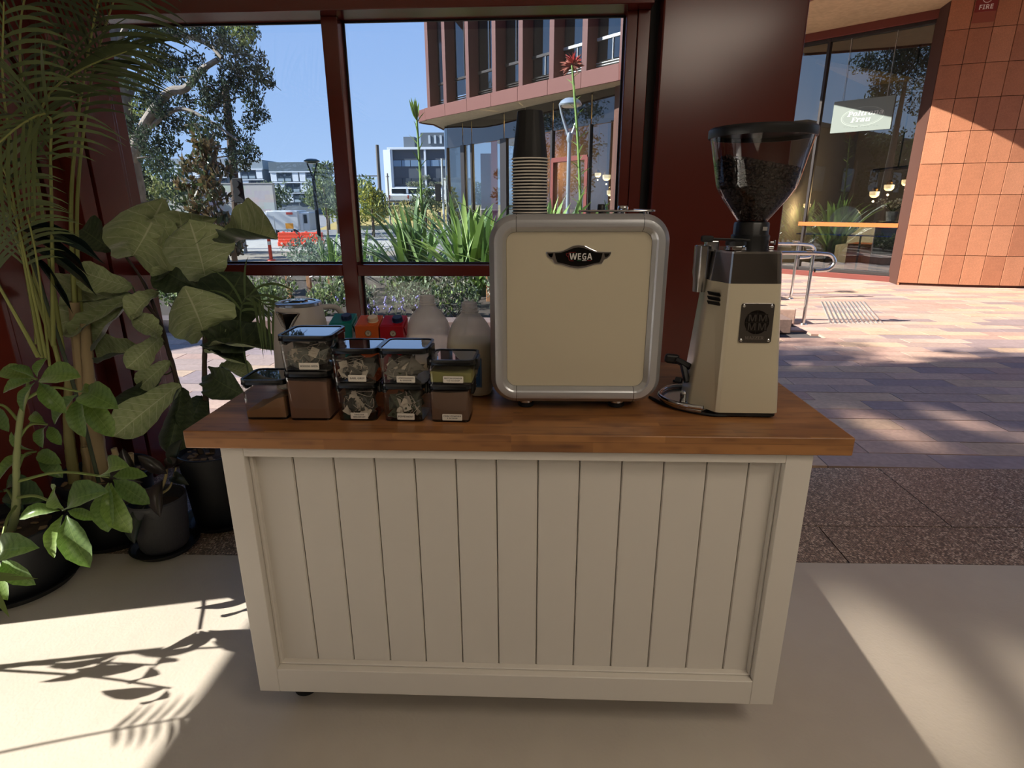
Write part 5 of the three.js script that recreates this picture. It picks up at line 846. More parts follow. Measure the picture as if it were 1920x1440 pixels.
// low planting along the kerb and timber posts with steel hoops
{
  const cols = [[0x6a7a44, 0x82905a, 0x4c5a34, 0x98a466], [0x5c6a48, 0x74815c, 0x8e9a74, 0x46523a], [0x4a5a2e, 0x5f7038, 0x7a8a44, 0x39482a], [0x7c7a64, 0x8f8c74, 0x666a50, 0xa09a84]];
  const spots = [[-4.75, -7.3, 0], [-4.1, -7.25, 2], [-3.45, -7.2, 0], [-2.85, -7.25, 0], [-2.25, -7.2, 1], [-1.65, -7.25, 1], [-1.1, -7.2, 2], [-0.5, -7.3, 3], [0.1, -7.25, 2], [0.7, -7.3, 1], [-2.0, -8.0, 2], [-1.3, -8.0, 3], [-0.6, -8.05, 1], [-3.9, -8.2, 3], [-4.9, -8.4, 1], [-2.9, -8.2, 1]];
  const seat = ['at the left end of the kerb bed', 'beside the magnolia stakes', 'behind the pale jug', 'left of the window mullion', 'behind the window mullion', 'behind the orange carton', 'behind the nearly empty milk bottle', 'left of the coffee machine', 'behind the coffee machine', 'right of the flower stalk', 'in the second row behind the mullion', 'in the second row between the cartons and milk', 'in the second row by the lilies', 'in the second row behind the jug', 'in the second row under the magnolia', 'in the second row left of the mullion'];
  const look = ['yellow green', 'grey green', 'dark green', 'dry brownish'];
  spots.forEach(([x, z, k], i) => bush(x, z, 0.34, i > 9 ? 0.6 : 0.46, i > 9 ? 420 : 560, cols[k], 0.062, `low ${look[k]} shrub ${seat[i]}`));
  { const t = thing('lavender', 'sprigs of small purple flowers in front of the low shrubs', 'flowers', [-1.9, 0.06, -6.95]); const fl = [], st = []; for (let i = 0; i < 26; i++) { const x = rnd(-0.7, 0.6), h = rnd(0.12, 0.3); st.push(bar([x, 0, 0], [x + rnd(-0.04, 0.04), h, rnd(-0.05, 0.05)], 0.005, 0.005, 0)); for (let k = 0; k < 3; k++) { const g = new THREE.IcosahedronGeometry(0.014, 0); g.translate(x + rnd(-0.02, 0.02), h + k * 0.02, rnd(-0.03, 0.03)); fl.push(g); } } part('blossom', fl, std(0x8d86b8, 0.8), t); part('stem', st, std(0x6d7a55, 0.8), t); }
  const wood = std(0xb8845a, 0.8, { map: rep(stoneMap, 1) });
  [[-3.86, -8.6, 'first'], [-3.54, -8.6, 'second'], [-3.22, -8.6, 'third'], [-3.12, -9.0, 'fourth'], [-2.76, -8.6, 'fifth'], [-0.83, -8.6, 'sixth']].forEach(([x, z, n]) => { const t = thing('timber_post', `squared timber post of the low garden fence, ${n} from the left`, 'post', [x, 0.05, z]); part('post', box(0.06, 0.6, 0.06, 0, 0.25, 0, 0.006), wood, t); if (n !== 'fourth' && n !== 'sixth') { const c = new THREE.CatmullRomCurve3([V(0.03, 0.36, 0.035), V(0.08, 0.375, 0.04), V(0.12, 0.42, 0.04), V(0.14, 0.52, 0.04)]); part('steel_hoop', new THREE.TubeGeometry(c, 20, 0.011, 8, false), O.rail, t); } });
  solo('garden_sleeper', [uvm(box(3.4, 0.14, 0.1, -4.5, 0.14, -10.9, 0.01)), uvm(box(4, 0.14, 0.1, -2.2, 0.12, -10.5, 0.01))], std(0x8f8578, 0.9, { map: rep(stoneMap, 1) }), 'weathered timber sleeper edging behind the shrubs', 'sleeper');
}
// grass and mulch bed with silver shrubs by the black lamp post
for (const [x, z, l] of [[-6.1, -15.2, 'silver green low shrub left of the black lamp post'], [-5.3, -14.6, 'silver green low shrub right of the black lamp post'], [-4.6, -14.4, 'silver green low shrub nearest the window mullion']]) bush(x, z, 0.7, 0.5, 520, [0x8b9a86, 0x74866f, 0x9cab94], 0.1, l, 'silver_shrub', 0);
// ---------------------------------------------------------------- street furniture
{
  const black = std(0x22282a, 0.4, { metalness: 0.4 }), t = thing('lamp_post', 'dark green street lamp with a flat round head', 'lamp post', [-6.24, 0, -16.2]);
  part('pole', [cyl(0.055, 0.045, 2.15, 0, 0, 0, 14), cyl(0.11, 0.09, 0.45, 0, 0, 0, 14)], black, t);
  part('arm', [bar([0, 2.1, 0], [-0.13, 2.5, 0], 0.035, 0.02), bar([0, 2.1, 0], [0.13, 2.5, 0], 0.035, 0.02)], black, t);
  part('head', lathe([[0, 2.62], [0.12, 2.61], [0.2, 2.57], [0.21, 2.545], [0.16, 2.53], [0.13, 2.5], [0, 2.5]], 28), std(0x33463c, 0.4), t); part('lens', lathe([[0, 2.495], [0.12, 2.497]], 24), std(0xd8dcd8, 0.3), t);
  const g = std(0xa4abb0, 0.35, { metalness: 0.5 }), u = thing('lamp_post', 'pale grey street lamp with a forked arm and saucer head', 'lamp post', [0.52, 0, -14.0]);
  part('pole', [cyl(0.05, 0.045, 2.75, 0, 0, 0, 14), lathe([[0.045, 2.75], [0.07, 2.82], [0.05, 2.95], [0, 2.98]], 18)], g, u);
  part('arm', [taper([[0, 2.85, 0], [-0.08, 3.05, 0], [-0.17, 3.3, 0], [-0.23, 3.52, 0]], 0.04, 0.022, 10), taper([[0, 2.85, 0], [0.07, 2.98, 0], [0.12, 3.15, 0]], 0.04, 0.02, 10)], g, u);
  part('head', lathe([[0, 3.66], [0.12, 3.65], [0.21, 3.6], [0.255, 3.53], [0.24, 3.5], [0.2, 3.5]], 32), g, u); part('lens', lathe([[0, 3.47], [0.17, 3.475], [0.2, 3.5]], 28), std(0xe2d8c4, 0.4), u);
  const w = std(0x7d6a58, 0.9, { map: rep(barkMap, 1, 2) });
  const p = thing('power_pole', 'leaning timber power pole cut off at the top beside the big tree', 'pole', [-10.58, -0.03, -20]); part('pole', taper([[0, 0, 0], [0.2, 2.8, 0], [0.29, 5.24, 0]], 0.15, 0.11, 12), w, p); part('cap', cyl(0.12, 0.12, 0.03, 0.29, 5.23, 0, 14), std(0x55504a, 0.8), p);
  const s = thing('traffic_signal', 'black traffic signal seen from behind on a slim pole', 'traffic signal', [-9.32, 0, -18]); part('pole', cyl(0.05, 0.045, 2.2, 0, 0, 0, 12), std(0x8a8f90, 0.5), s); part('backboard', box(0.32, 0.72, 0.06, 0.06, 1.86, 0.05, 0.04, 2), std(0x060606, 0.7), s); part('hood', [cyl(0.1, 0.1, 0.12, 0, 0, 0, 16).rotateX(PI / 2).translate(0.06, 2.05, 0.06), cyl(0.1, 0.1, 0.12, 0, 0, 0, 16).rotateX(PI / 2).translate(0.06, 1.82, 0.06)], std(0x070707, 0.7), s);
  const s2 = thing('traffic_signal', 'small black traffic signal at the edge of the glass building', 'traffic signal', [-4.75, 0, -27.5]); part('pole', cyl(0.05, 0.045, 3.4, 0.1, 0, 0, 12), std(0xb6bab8, 0.5), s2); part('backboard', box(0.28, 0.75, 0.06, -0.12, 1.95, 0.05, 0.04, 2), std(0x060606, 0.7), s2); part('button_box', box(0.14, 0.3, 0.1, -0.1, 0.95, 0.04, 0.02), std(0x20242a, 0.6), s2);
  const b = thing('power_pole', 'far bare timber pole with a low crossarm against the sky', 'pole', [-12.38, 0, -45]); part('pole', taper([[0, -0.05, 0], [0.02, 2.8, 0], [0.04, 5.6, 0]], 0.15, 0.12, 10), std(0x5d5751, 0.9), b); part('crossarm', bar([-2.3, 3.46, 0], [0.1, 3.46, 0], 0.08, 0.08), std(0x5d5751, 0.9), b);
  const b2 = thing('power_pole', 'thin far pole in front of the dark office building', 'pole', [-9.9, 0, -38]); part('pole', taper([[0, -0.05, 0], [0, 1.5, 0], [0, 3.3, 0]], 0.06, 0.05, 8), std(0x8c867c, 0.9), b2); part('bracket', box(0.2, 0.05, 0.05, 0, 3.1, 0, 0.01), std(0x8c867c, 0.9), b2);
  const bo = thing('bollard', 'slim orange flexible traffic post on the pavement', 'bollard', [-7.4, 0, -15.6]); part('post', lathe([[0.0, 0.62], [0.035, 0.61], [0.045, 0.58], [0.045, 0.05], [0.11, 0.03], [0.12, 0]], 18), std(0xd8482c, 0.5), bo); part('band', lathe([[0.047, 0.42], [0.0475, 0.43], [0.0475, 0.5], [0.047, 0.51]], 18), std(0xe8e2d8, 0.4), bo);
  // water filled barriers: two segments
  for (const [x, l] of [[-9.18, 'orange plastic water filled road barrier, left segment'], [-8.35, 'orange plastic water filled road barrier, right segment']]) {
    const q = thing('road_barrier', l, 'barrier', [x, 0, -21], 0.04), m = std(0xe0492a, 0.5);
    part('shell', [box(0.8, 0.16, 0.34, 0, 0.10, 0, 0.03, 2), box(0.78, 0.12, 0.26, 0, 0.22, 0, 0.03, 2), box(0.8, 0.13, 0.22, 0, 0.33, 0, 0.03, 2), box(0.76, 0.12, 0.2, 0, 0.44, 0, 0.03, 2)], m, q); part('filler_cap', [cyl(0.05, 0.05, 0.03, -0.2, 0.5, 0, 14), cyl(0.05, 0.05, 0.03, 0.2, 0.5, 0, 14)], m, q); part('drain', [0, 0.24, -0.24].map((u) => cyl(0.04, 0.04, 0.02, 0, 0, 0, 12).rotateX(PI / 2).translate(u, 0.12, 0.17)), std(0xe9c9b8, 0.5), q);
  }
  const cv = thing('site_caravan', 'white site caravan with an orange notice behind temporary fencing', 'caravan', [-12.35, 0, -28.5], 0.12);
  part('body', [box(1.5, 0.92, 1.6, -0.1, 0.72, 0, 0.06, 2)], std(0xdcdcd8, 0.5), cv); part('cabin', box(0.55, 0.85, 1.5, 0.85, 0.68, -0.1, 0.05, 2), std(0xcfd3d4, 0.5), cv); part('window', box(0.16, 0.4, 0.02, 0.92, 0.8, 0.66, 0.01), std(0x3a4248, 0.2), cv); part('door', box(0.28, 0.75, 0.03, 0.66, 0.66, 0.67, 0.01), std(0xe6e8e8, 0.5), cv); part('red_panel', box(0.3, 0.1, 0.02, 0.25, 1.05, 0.81, 0.005), std(0xb8483c, 0.5), cv); part('trim', box(1.45, 0.05, 0.02, -0.1, 0.3, 0.81, 0.005), std(0x8c9aa8, 0.5), cv); for (const x of [-0.5, 0.4]) part('wheel', cyl(0.17, 0.17, 0.12, 0, 0, 0, 18).rotateX(PI / 2).translate(x, 0.17, 0.7), C.rubber, cv);
  const on = thing('notice_board', 'small orange notice fixed to the temporary fence', 'sign', [-11.6, 0.42, -26.66]); part('board', box(0.36, 0.24, 0.02, 0, 0.1, 0, 0.004), std(0xd9902c, 0.5), on); part('leg', [box(0.03, 0.46, 0.03, -0.13, -0.2, -0.02, 0), box(0.03, 0.46, 0.03, 0.13, -0.2, -0.02, 0)], O.rail, on);
  const fn = thing('temporary_fence', 'temporary mesh fence panels along the far side of the road', 'fence', [-14.5, 0, -26.7]); for (let i = 0; i < 5; i++) part('post', cyl(0.02, 0.02, 0.95, -2.2 + i * 1.1, 0, 0, 8), O.rail, fn); part('rails', [bar([-2.2, 0.93, 0], [2.2, 0.93, 0], 0.02, 0.02, 0), bar([-2.2, 0.12, 0], [2.2, 0.12, 0], 0.02, 0.02, 0)], O.rail, fn); const wires = []; for (let i = 0; i < 44; i++) wires.push(bar([-2.2 + i * 0.1, 0.1, 0], [-2.2 + i * 0.1, 0.93, 0], 0.005, 0.005, 0)); tag(part('mesh_wires', wires, O.rail, fn), null, null, null, 'stuff');
  part('cloth_panel', box(1.0, 0.62, 0.012, 0.35, 0.5, -0.03, 0), std(0xb7c98a, 0.8), fn); part('cloth_panel', box(0.9, 0.62, 0.012, -0.75, 0.5, -0.03, 0), std(0xb9c6b0, 0.8), fn);
  const bn = thing('skip_bin', 'blue steel skip bin by the graffiti wall', 'bin', [-18.1, -0.1, -30]); part('body', prism([[-1.1, -0.7], [1.1, -0.7], [1.1, 0.7], [-1.1, 0.7]], 0.1, 1.1, [[-1.4, -0.8], [1.4, -0.8], [1.4, 0.8], [-1.4, 0.8]]), std(0x3a63a8, 0.5), bn); part('rim', [box(2.9, 0.1, 0.08, 0, 1.1, 0.82, 0.02)], std(0x315694, 0.5), bn);
  const van = (x, z, label, kind, turn) => { const v = thing(kind === 'car' ? 'car' : 'van', label, 'vehicle', [x, kind === 'car' ? 0 : 1.35, z], turn), white = std(kind === 'car' ? 0x33424a : 0xe3e6e6, 0.35); const s = kind === 'car' ? 0.8 : 1; part('body', [box(1.7, 0.62 * s, 3.4, 0, 0.55 * s, 0, 0.12, 3), box(1.5, 0.6 * s, 2.3, 0, 1.08 * s, -0.2, 0.18, 3)], white, v); part('rear_window', box(1.15, 0.38 * s, 0.04, 0, 1.12 * s, 0.97, 0.03), phys(0x1f2a30, 0.08), v); part('side_window', [box(0.04, 0.34 * s, 1.7, 0.76, 1.1 * s, -0.2, 0.02), box(0.04, 0.34 * s, 1.7, -0.76, 1.1 * s, -0.2, 0.02)], phys(0x1f2a30, 0.08), v); part('lamp', [box(0.12, 0.26 * s, 0.04, 0.74, 0.66 * s, 1.69, 0.02), box(0.12, 0.26 * s, 0.04, -0.74, 0.66 * s, 1.69, 0.02)], std(0x9c2a24, 0.3), v); part('bumper', box(1.6, 0.14, 0.1, 0, 0.34 * s, 1.7, 0.03), std(0x55585a, 0.5), v); for (const [a, b] of [[-0.75, 1.1], [0.75, 1.1], [-0.75, -1.1], [0.75, -1.1]]) part('wheel', cyl(0.28, 0.28, 0.2, 0, 0, 0, 18).rotateZ(PI / 2).translate(a, 0.28, b), C.rubber, v); };
  van(-12.1, -50, 'white van parked on the rise, left of two', 'van', 0.2); van(-10.9, -50.5, 'white four wheel drive parked on the rise, second from the left', 'van', 0.05); van(-9.2, -52, 'white utility parked on the rise, nearest the glass building', 'van', -0.3); van(-15.4, -21.5, 'dark car passing behind the fiddle leaf fig', 'car', 1.2);
}
// ---------------------------------------------------------------- far ground, walls and buildings
solo('grass_bank', (() => { const g = prism([[-14, -36], [-3, -36], [-3, -60], [-16, -60]], -0.05, 1.35, [[-13.6, -47], [-3, -47], [-3, -60], [-16, -60]]); return g; })(), std(0xb49c5c, 0.95, { map: rep(stoneMap, 1 / 4) }), 'dry yellow grass bank below the parked vans', 'grass bank');
{
  const t = thing('bank_scrub', 'scrubby bushes on the dry grass bank', 'shrubs'); const cl = []; for (let i = 0; i < 24; i++) { const x = rnd(-12.5, -6), k = rnd(0, 1); cl.push([x, 0.3 + k * 1.0, -38 - k * 7, rnd(0.25, 0.55)]); } foliage(t, 'foliage', cl, 2600, leafCard(0.4, 1), [0x8a8a4e, 0xa59a58, 0x6c7a44, 0xb5a766], 0.2); t.userData.kind = 'stuff';
  const tree = (x, z, y0, y1, r, n, cols, size, label, trunkR = 0.08, name = 'street_tree') => { const q = thing(name, label, 'tree', [x, 0, z]), c = []; for (let i = 0; i < 16; i++) c.push([rnd(-1, 1) * r * 0.7, y0 + (y1 - y0) * rnd(0.15, 0.9), rnd(-1, 1) * r * 0.6, r * rnd(0.28, 0.48)]); part('trunk', taper([[0, -0.05, 0], [0.03, y0, 0], [0, (y0 + y1) / 2, 0]], trunkR, trunkR * 0.5, 8), barkDark, q); foliage(q, 'foliage', c, n, leafCard(0.45, 1), cols, size); return q; };
  tree(-9.25, -25, 1.15, 3.1, 0.8, 1500, [0x5b6a44, 0x6f7f55, 0x46543a, 0x87936a], 0.15, 'young street tree with a thin trunk just left of the mullion', 0.05);
  tree(-10.9, -31, 0.6, 2.8, 1.2, 1500, [0x8f9a48, 0x74823f, 0xa5aa55, 0x5f6e3a], 0.19, 'yellowish tree beyond the black lamp post');
  tree(-13.2, -36, 0.6, 2.7, 1.3, 1300, [0x6a754a, 0x7f8858, 0x566242], 0.22, 'dull green tree left of the yellowish one');
  tree(-8.15, -28, 0.5, 2.3, 0.95, 1600, [0xa8a43c, 0x8f9440, 0xc2b64a, 0x6b7838, 0x5a6a36], 0.16, 'yellow flowering wattle right of the mullion');
  tree(-9.9, -34, 0.6, 2.7, 1.2, 1400, [0x566a42, 0x46583a, 0x6f8052], 0.2, 'darker green tree behind the yellow wattle');
  tree(-7.2, -36, 0.8, 2.4, 1.0, 900, [0x66744a, 0x7c8858, 0x505e3c], 0.2, 'grey green tree in front of the office building');
  
  tree(-12.0, -17.5, 0.9, 2.1, 0.9, 1200, [0x9aa05a, 0x858c50, 0xb0ae70, 0x6a7446], 0.13, 'pale leafy tree behind the trunk of the big tree');
  tree(-25, -38, 0.8, 4.2, 2.2, 1500, [0x59663e, 0x707c50, 0x48543a], 0.28, 'broad tree at the far left of the wall');
  for (let i = 0; i < 6; i++) tree(-58 + i * 9 + rnd(-2, 2), -78 - i * 3, 0.4, 3.4 + rnd(0, 0.8), 3.2, 900, [0x66714c, 0x778259, 0x566240], 0.6, `distant tree in the belt below the apartments, ${['first', 'second', 'third', 'fourth', 'fifth', 'sixth'][i]} from the left`, 0.2);
}
{
  const graf = ctex(1024, 320, (c, w, h) => {
    c.fillStyle = '#b9b2aa'; c.fillRect(0, 0, w, h); for (let i = 0; i < 60; i++) { c.fillStyle = `rgba(${150 + (i * 37) % 60},${145 + (i * 29) % 60},${138 + (i * 13) % 60},0.25)`; c.fillRect((i * 173) % w, (i * 97) % h, 60 + (i * 31) % 120, 20 + (i * 17) % 60); }
    const pal = ['#2f5fa0', '#6a8fc8', '#c05a8a', '#3a3f55', '#4f9a8a', '#8a5ab0', '#20242c']; c.lineJoin = 'round';
    for (let k = 0; k < 9; k++) { const x0 = 500 + k * 58, y0 = 190 + (k * 23) % 30; c.fillStyle = pal[k % 7]; c.beginPath(); c.moveTo(x0, y0 + 80); for (let i = 0; i < 8; i++) c.quadraticCurveTo(x0 + 10 * i - 14 + ((k * i * 7) % 20), y0 - 30 + ((i * 41 + k * 17) % 70), x0 + 10 * i + 8, y0 + 10 + ((i * 29 + k * 13) % 80)); c.lineTo(x0 + 66, y0 + 95); c.closePath(); c.fill(); c.strokeStyle = k % 2 ? '#e6ecf4' : '#14161c'; c.lineWidth = 5; c.stroke(); }
    c.strokeStyle = '#6f6a66'; c.lineWidth = 12; c.font = 'bold 90px sans-serif'; c.strokeText('SE', 250, 120);
  });
  const w = thing('graffiti_wall', 'long low rendered wall sprayed with blue and pink graffiti', 'wall', [-23.3, 0, -40]);
  { const g = box(10.2, 2.78, 0.3, 0, 1.39, 0, 0.02); const p = g.attributes.position, u = g.attributes.uv; for (let i = 0; i < p.count; i++) u.setXY(i, p.getX(i) / 10.2 + 0.5, p.getY(i) / 2.78); part('wall', g, std(0xffffff, 0.9, { map: graf }), w); }
  part('coping', box(10.3, 0.08, 0.36, 0, 2.8, 0, 0.01), std(0x9f9a94, 0.9), w);
  const sh = thing('warehouse', 'pale lilac warehouse wall at the far left behind the big tree', 'building', [-31, 0, -42]); part('wall', box(11, 3.0, 4, 0, 1.5, -1, 0.02), std(0xb9aeb4, 0.9), sh); part('roof', box(11.4, 0.3, 4.4, 0, 3.1, -1, 0.02), std(0xcac4c4, 0.7), sh); for (const x of [2.2, 4.4]) part('door', box(1.2, 2.0, 0.06, x, 1.0, 1.02, 0.01), std(0x8d868c, 0.7), sh);
  // white and grey apartments
  const apt = (x, z, wd, h, label, dark) => {
    const b = thing('apartment_block', label, 'building', [x, 0, z]), wl = std(0xd9dcdf, 0.8), dk = std(0x6f777e, 0.8); part('walls', box(wd, h, 8, 0, h / 2, -4, 0.02), dk, b);
    part('top_storey', box(wd + 0.2, 1.35, 8.2, 0, h - 0.6, -4, 0.02), std(dark, 0.8), b);
    const n = Math.round(wd / 1.15); for (let i = 0; i < n; i++) for (let f = 0; f < 3; f++) { const px = -wd / 2 + (i + 0.5) * wd / n, py = h - 2.0 - f * 1.5; if ((i * 3 + f * 5) % 4 < 2) part('white_panel', box(wd / n * 0.8, 1.25, 0.2, px, py, 0.08, 0.01), wl, b); else { const q = part('window', box(wd / n * 0.7, 1.0, 0.1, px, py, 0.04, 0.01), std(0x3c464e, 0.2), b); part('balustrade', box(wd / n * 0.8, 0.4, 0.1, px, py - 0.42, 0.2, 0.01), std(0x9aa6ad, 0.4), q); } }
    for (let f = 0; f < 3; f++) part('floor_band', box(wd + 0.1, 0.14, 0.35, 0, h - 1.3 - f * 1.5, 0.12, 0.01), wl, b);
  };
  apt(-37.9, -90, 6.6, 7.4, 'grey topped white apartment block on the skyline, right one', 0x5e6970); apt(-45.5, -92, 4.6, 7.9, 'checkered apartment block left of the grey topped one', 0x8f989c); apt(-42, -99, 2.6, 7.3, 'narrow cream apartment block between the other two', 0xc4c2b8); apt(-55, -95, 9, 8.4, 'long apartment block partly behind the big tree', 0x8b9298);
  // dark office with curved white end
  const o = thing('office_building', 'dark glass office building with a curved white side wall', 'building', [-16.7, 0, -80]); const white = std(0xd6d9dc, 0.6), dk = std(0x4a5058, 0.6), bl = phys(0x6f8499, 0.15);
  part('core', box(7.2, 8.3, 9, 0.1, 4.2, -4.6, 0.02), dk, o); part('footing', box(6.5, 0.3, 8, 0.1, 0.05, -4.6, 0.02), dk, o); part('roof_slab', box(8.0, 0.28, 9.6, 0.1, 8.35, -4.5, 0.03), white, o); part('side_wall', prism([[-4.45, 0.3], [-3.5, 0.45], [-3.5, -9], [-4.6, -9], [-4.75, -4]], 1.9, 8.2), white, o);
  for (let f = 0; f < 2; f++) for (let i = 0; i < 6; i++) part('window', box(1.1, 0.75, 0.1, -2.75 + i * 1.18 + (i > 2 ? 0.25 : 0), 6.55 - f * 2.2, -0.05, 0.01), f ? std(0x3c434b, 0.4) : bl, o);
  part('white_pier', box(0.24, 6, 0.4, 1.0, 5.2, 0.0, 0.01), white, o); part('white_pier', box(0.24, 6.2, 0.4, -3.4, 5.1, 0.0, 0.01), white, o); part('floor_band', box(7.4, 1.1, 0.5, 0.1, 3.1, 0.1, 0.02), std(0xb9bfca, 0.6), o); part('garage_opening', box(6.8, 0.8, 0.3, 0.2, 2.05, 0.0, 0.01), std(0x24272b, 0.7), o);
  part('plant_room', box(1.5, 1.5, 2.5, -1.4, 9.2, -3, 0.02), std(0x636a70, 0.7), o); part('plant_room', box(4.2, 1.9, 4, 2.4, 9.4, -3, 0.02), std(0x565d63, 0.7), o); for (let i = 0; i < 4; i++) part('fin', box(0.28, 1.0, 0.2, 1.5 + i * 0.75, 9.5, -0.9, 0.01), std(0xa9afb3, 0.6), o);
  const hd = thing('rooftop_planting', 'green planting along the terrace of the office building', 'plants', [-16.3, 3.65, -79.6]); const cl = []; for (let i = 0; i < 12; i++) cl.push([-1.6 + i * 0.42, 0.25 + (i === 5 || i === 6 ? 0.8 : 0), 0, 0.34]); foliage(hd, 'foliage', cl, 700, leafCard(0.45, 1), [0x6f7d58, 0x8f967a, 0xa89f86], 0.22); hd.userData.kind = 'stuff';
  const sb = thing('site_shed', 'small white shed on the rise beside the glass building', 'shed', [-7.2, 1.35, -50]); part('walls', box(1.9, 2.0, 2.2, 0, 1.0, 0, 0.02), std(0xd8dbd8, 0.6), sb); part('roof', box(2.1, 0.12, 2.4, 0, 2.05, 0, 0.02), std(0xb4b8b6, 0.6), sb); part('door', box(0.6, 1.2, 0.05, 0.4, 0.7, 1.11, 0.01), std(0x9aa0a0, 0.6), sb);
}
struct('road', uvm(slab(-60, -5.5, -0.05, -0.015, -27, -19.2, 0)), std(0xb9b3a8, 0.9, { map: rep(asphaltMap, 1 / 3) }), 'sunlit road surface across the street');

// sunlight thrown back across the forecourt by single upper window panes of the glass building: a few slim beams
for (const [x, y, z, tx, tz, angle, power] of [[1.4, 8.2, -17.35, 1.17, -1.55, 0.0135, 1350], [1.4, 8.2, -17.35, 1.62, -1.42, 0.009, 1100], [-1.6, 8.2, -20.25, 2.32, -3.75, 0.0105, 1700], [-1.6, 8.2, -20.25, 2.9, -3.95, 0.005, 1500], [-1.6, 8.2, -20.25, 3.2, -3.45, 0.007, 1600]]) {
  const l = new THREE.SpotLight(0xfff1e0, power, 0, angle, 0.9); l.position.set(x, y, z); l.target.position.set(tx, 0, tz); l.castShadow = true; l.shadow.radius = 4; scene.add(l, l.target);
}
// ---------------------------------------------------------------- indoor plants
const veinDraw = (c, w, h, base, vein, w0) => {
  c.fillStyle = base; c.fillRect(0, 0, w, h);
  for (let i = 0; i < 260; i++) { c.fillStyle = i % 2 ? 'rgba(255,255,220,0.035)' : 'rgba(0,10,0,0.05)'; c.beginPath(); c.ellipse((i * 97) % w, (i * 211) % h, 8 + (i * 13) % 26, 6 + (i * 7) % 18, i, 0, 7); c.fill(); }
  c.strokeStyle = vein; c.lineCap = 'round'; c.lineWidth = w0 * 1.7; c.beginPath(); c.moveTo(w / 2, h); c.lineTo(w / 2, 20); c.stroke();
  for (let k = 0; k < 7; k++) for (const s of [-1, 1]) { const y = h - 40 - k * 62 - (s > 0 ? 18 : 0); c.lineWidth = w0 * (1 - k * 0.07); c.beginPath(); c.moveTo(w / 2, y); c.quadraticCurveTo(w / 2 + s * w * 0.22, y - 34, w / 2 + s * w * 0.46, y - 95); c.stroke(); c.lineWidth = w0 * 0.22; for (let j = 1; j < 4; j++) { c.beginPath(); c.moveTo(w / 2 + s * w * 0.11 * j, y - 12 - j * 18); c.lineTo(w / 2 + s * w * (0.11 * j + 0.05), y - 60 - j * 12); c.stroke(); } }
};
const veinTex = (base, vein, w0) => ctex(256, 512, (c, w, h) => veinDraw(c, w, h, base, vein, w0));
const veinTex2 = (a, b) => ctex(512, 512, (c, w, h) => { c.save(); c.beginPath(); c.rect(256, 0, 256, 512); c.clip(); c.translate(256, 0); veinDraw(c, 256, h, ...b); c.restore(); c.save(); c.beginPath(); c.rect(0, 0, 256, 512); c.clip(); veinDraw(c, 256, h, ...a); c.restore(); });
function leafGeo(outline, { nu = 6, nv = 14, fold = 0.25, curl = 0.2, wave = 0.04, waves = 3, phase = 0, twist = 0 } = {}) {
  // along +y from 0 to 1, half width outline(t) (1 = half of the leaf's width), faces +z
  const pos = [], uv = [], idx = [];
  for (let j = 0; j <= nv; j++) {
    const t = j / nv, hw = outline(t) * 0.5;
    for (let i = 0; i <= nu; i++) {
      const u = i / nu * 2 - 1, edge = abs(u); let x = u * hw, z = fold * hw * edge * edge * 0.9 + wave * edge * sin(waves * 6.28 * t + phase + (u > 0 ? 1.3 : 0)), y = t;
      const a = twist * t; [x, z] = [x * cos(a) - z * sin(a), x * sin(a) + z * cos(a)];
      z += curl * (sin(t * PI) * 0.5 - t * t * 0.6); pos.push(x, y, z); uv.push(u * 0.5 + 0.5, t);
    }
  }
  for (let j = 0; j < nv; j++) for (let i = 0; i < nu; i++) { const a = j * (nu + 1) + i, b = a + nu + 1; idx.push(a, a + 1, b, b, a + 1, b + 1); }
  const g = new THREE.BufferGeometry(); g.setAttribute('position', new THREE.Float32BufferAttribute(pos, 3)); g.setAttribute('uv', new THREE.Float32BufferAttribute(uv, 2)); g.setIndex(idx); g.computeVertexNormals(); return g;
}
function twoSided(g, gap = 0.0016) {                                     // upper sheet maps to the left half of the picture, underside to the right half
  const a = g.toNonIndexed(), b = a.clone(), na = a.attributes.normal, pb = b.attributes.position, nb = b.attributes.normal, ua = a.attributes.uv, ub = b.attributes.uv;
  for (let i = 0; i < ua.count; i++) { ua.setX(i, ua.getX(i) * 0.5); ub.setX(i, 0.5 + ub.getX(i) * 0.5); pb.setXYZ(i, pb.getX(i) - na.getX(i) * gap, pb.getY(i) - na.getY(i) * gap, pb.getZ(i) - na.getZ(i) * gap); }
  for (let i = 0; i < pb.count; i += 3) for (const at of [pb, nb, ub]) { const n = at.itemSize, A = []; for (let k = 0; k < n; k++) A.push(at.array[(i + 1) * n + k]); for (let k = 0; k < n; k++) { at.array[(i + 1) * n + k] = at.array[(i + 2) * n + k]; at.array[(i + 2) * n + k] = A[k]; } }
  for (let i = 0; i < nb.array.length; i++) nb.array[i] *= -1;
  return mergeGeometries([a, b]);
}
const curve = (tab) => (t) => { for (let i = 0; i + 1 < tab.length; i++) if (t <= tab[i + 1][0]) { let s = (t - tab[i][0]) / (tab[i + 1][0] - tab[i][0]); s = s * s * (3 - 2 * s); return tab[i][1] + (tab[i + 1][1] - tab[i][1]) * s; } return tab[tab.length - 1][1]; };
const camPos = camera.position.clone();
function setLeaf(m, base, tip, hint, w) {
  const d = tip.clone().sub(base), L = d.length(), mat = orient(null, base, d, hint, 1), q = new THREE.Quaternion().setFromRotationMatrix(mat);
  m.position.copy(base); m.quaternion.copy(q); m.scale.set(w * L, L, L); return m;
}
const potMat = std(0x17181a, 0.6), potGrey = std(0x3c3b3c, 0.75, { bumpMap: rep(fineNoise, 3), bumpScale: 0.001 });
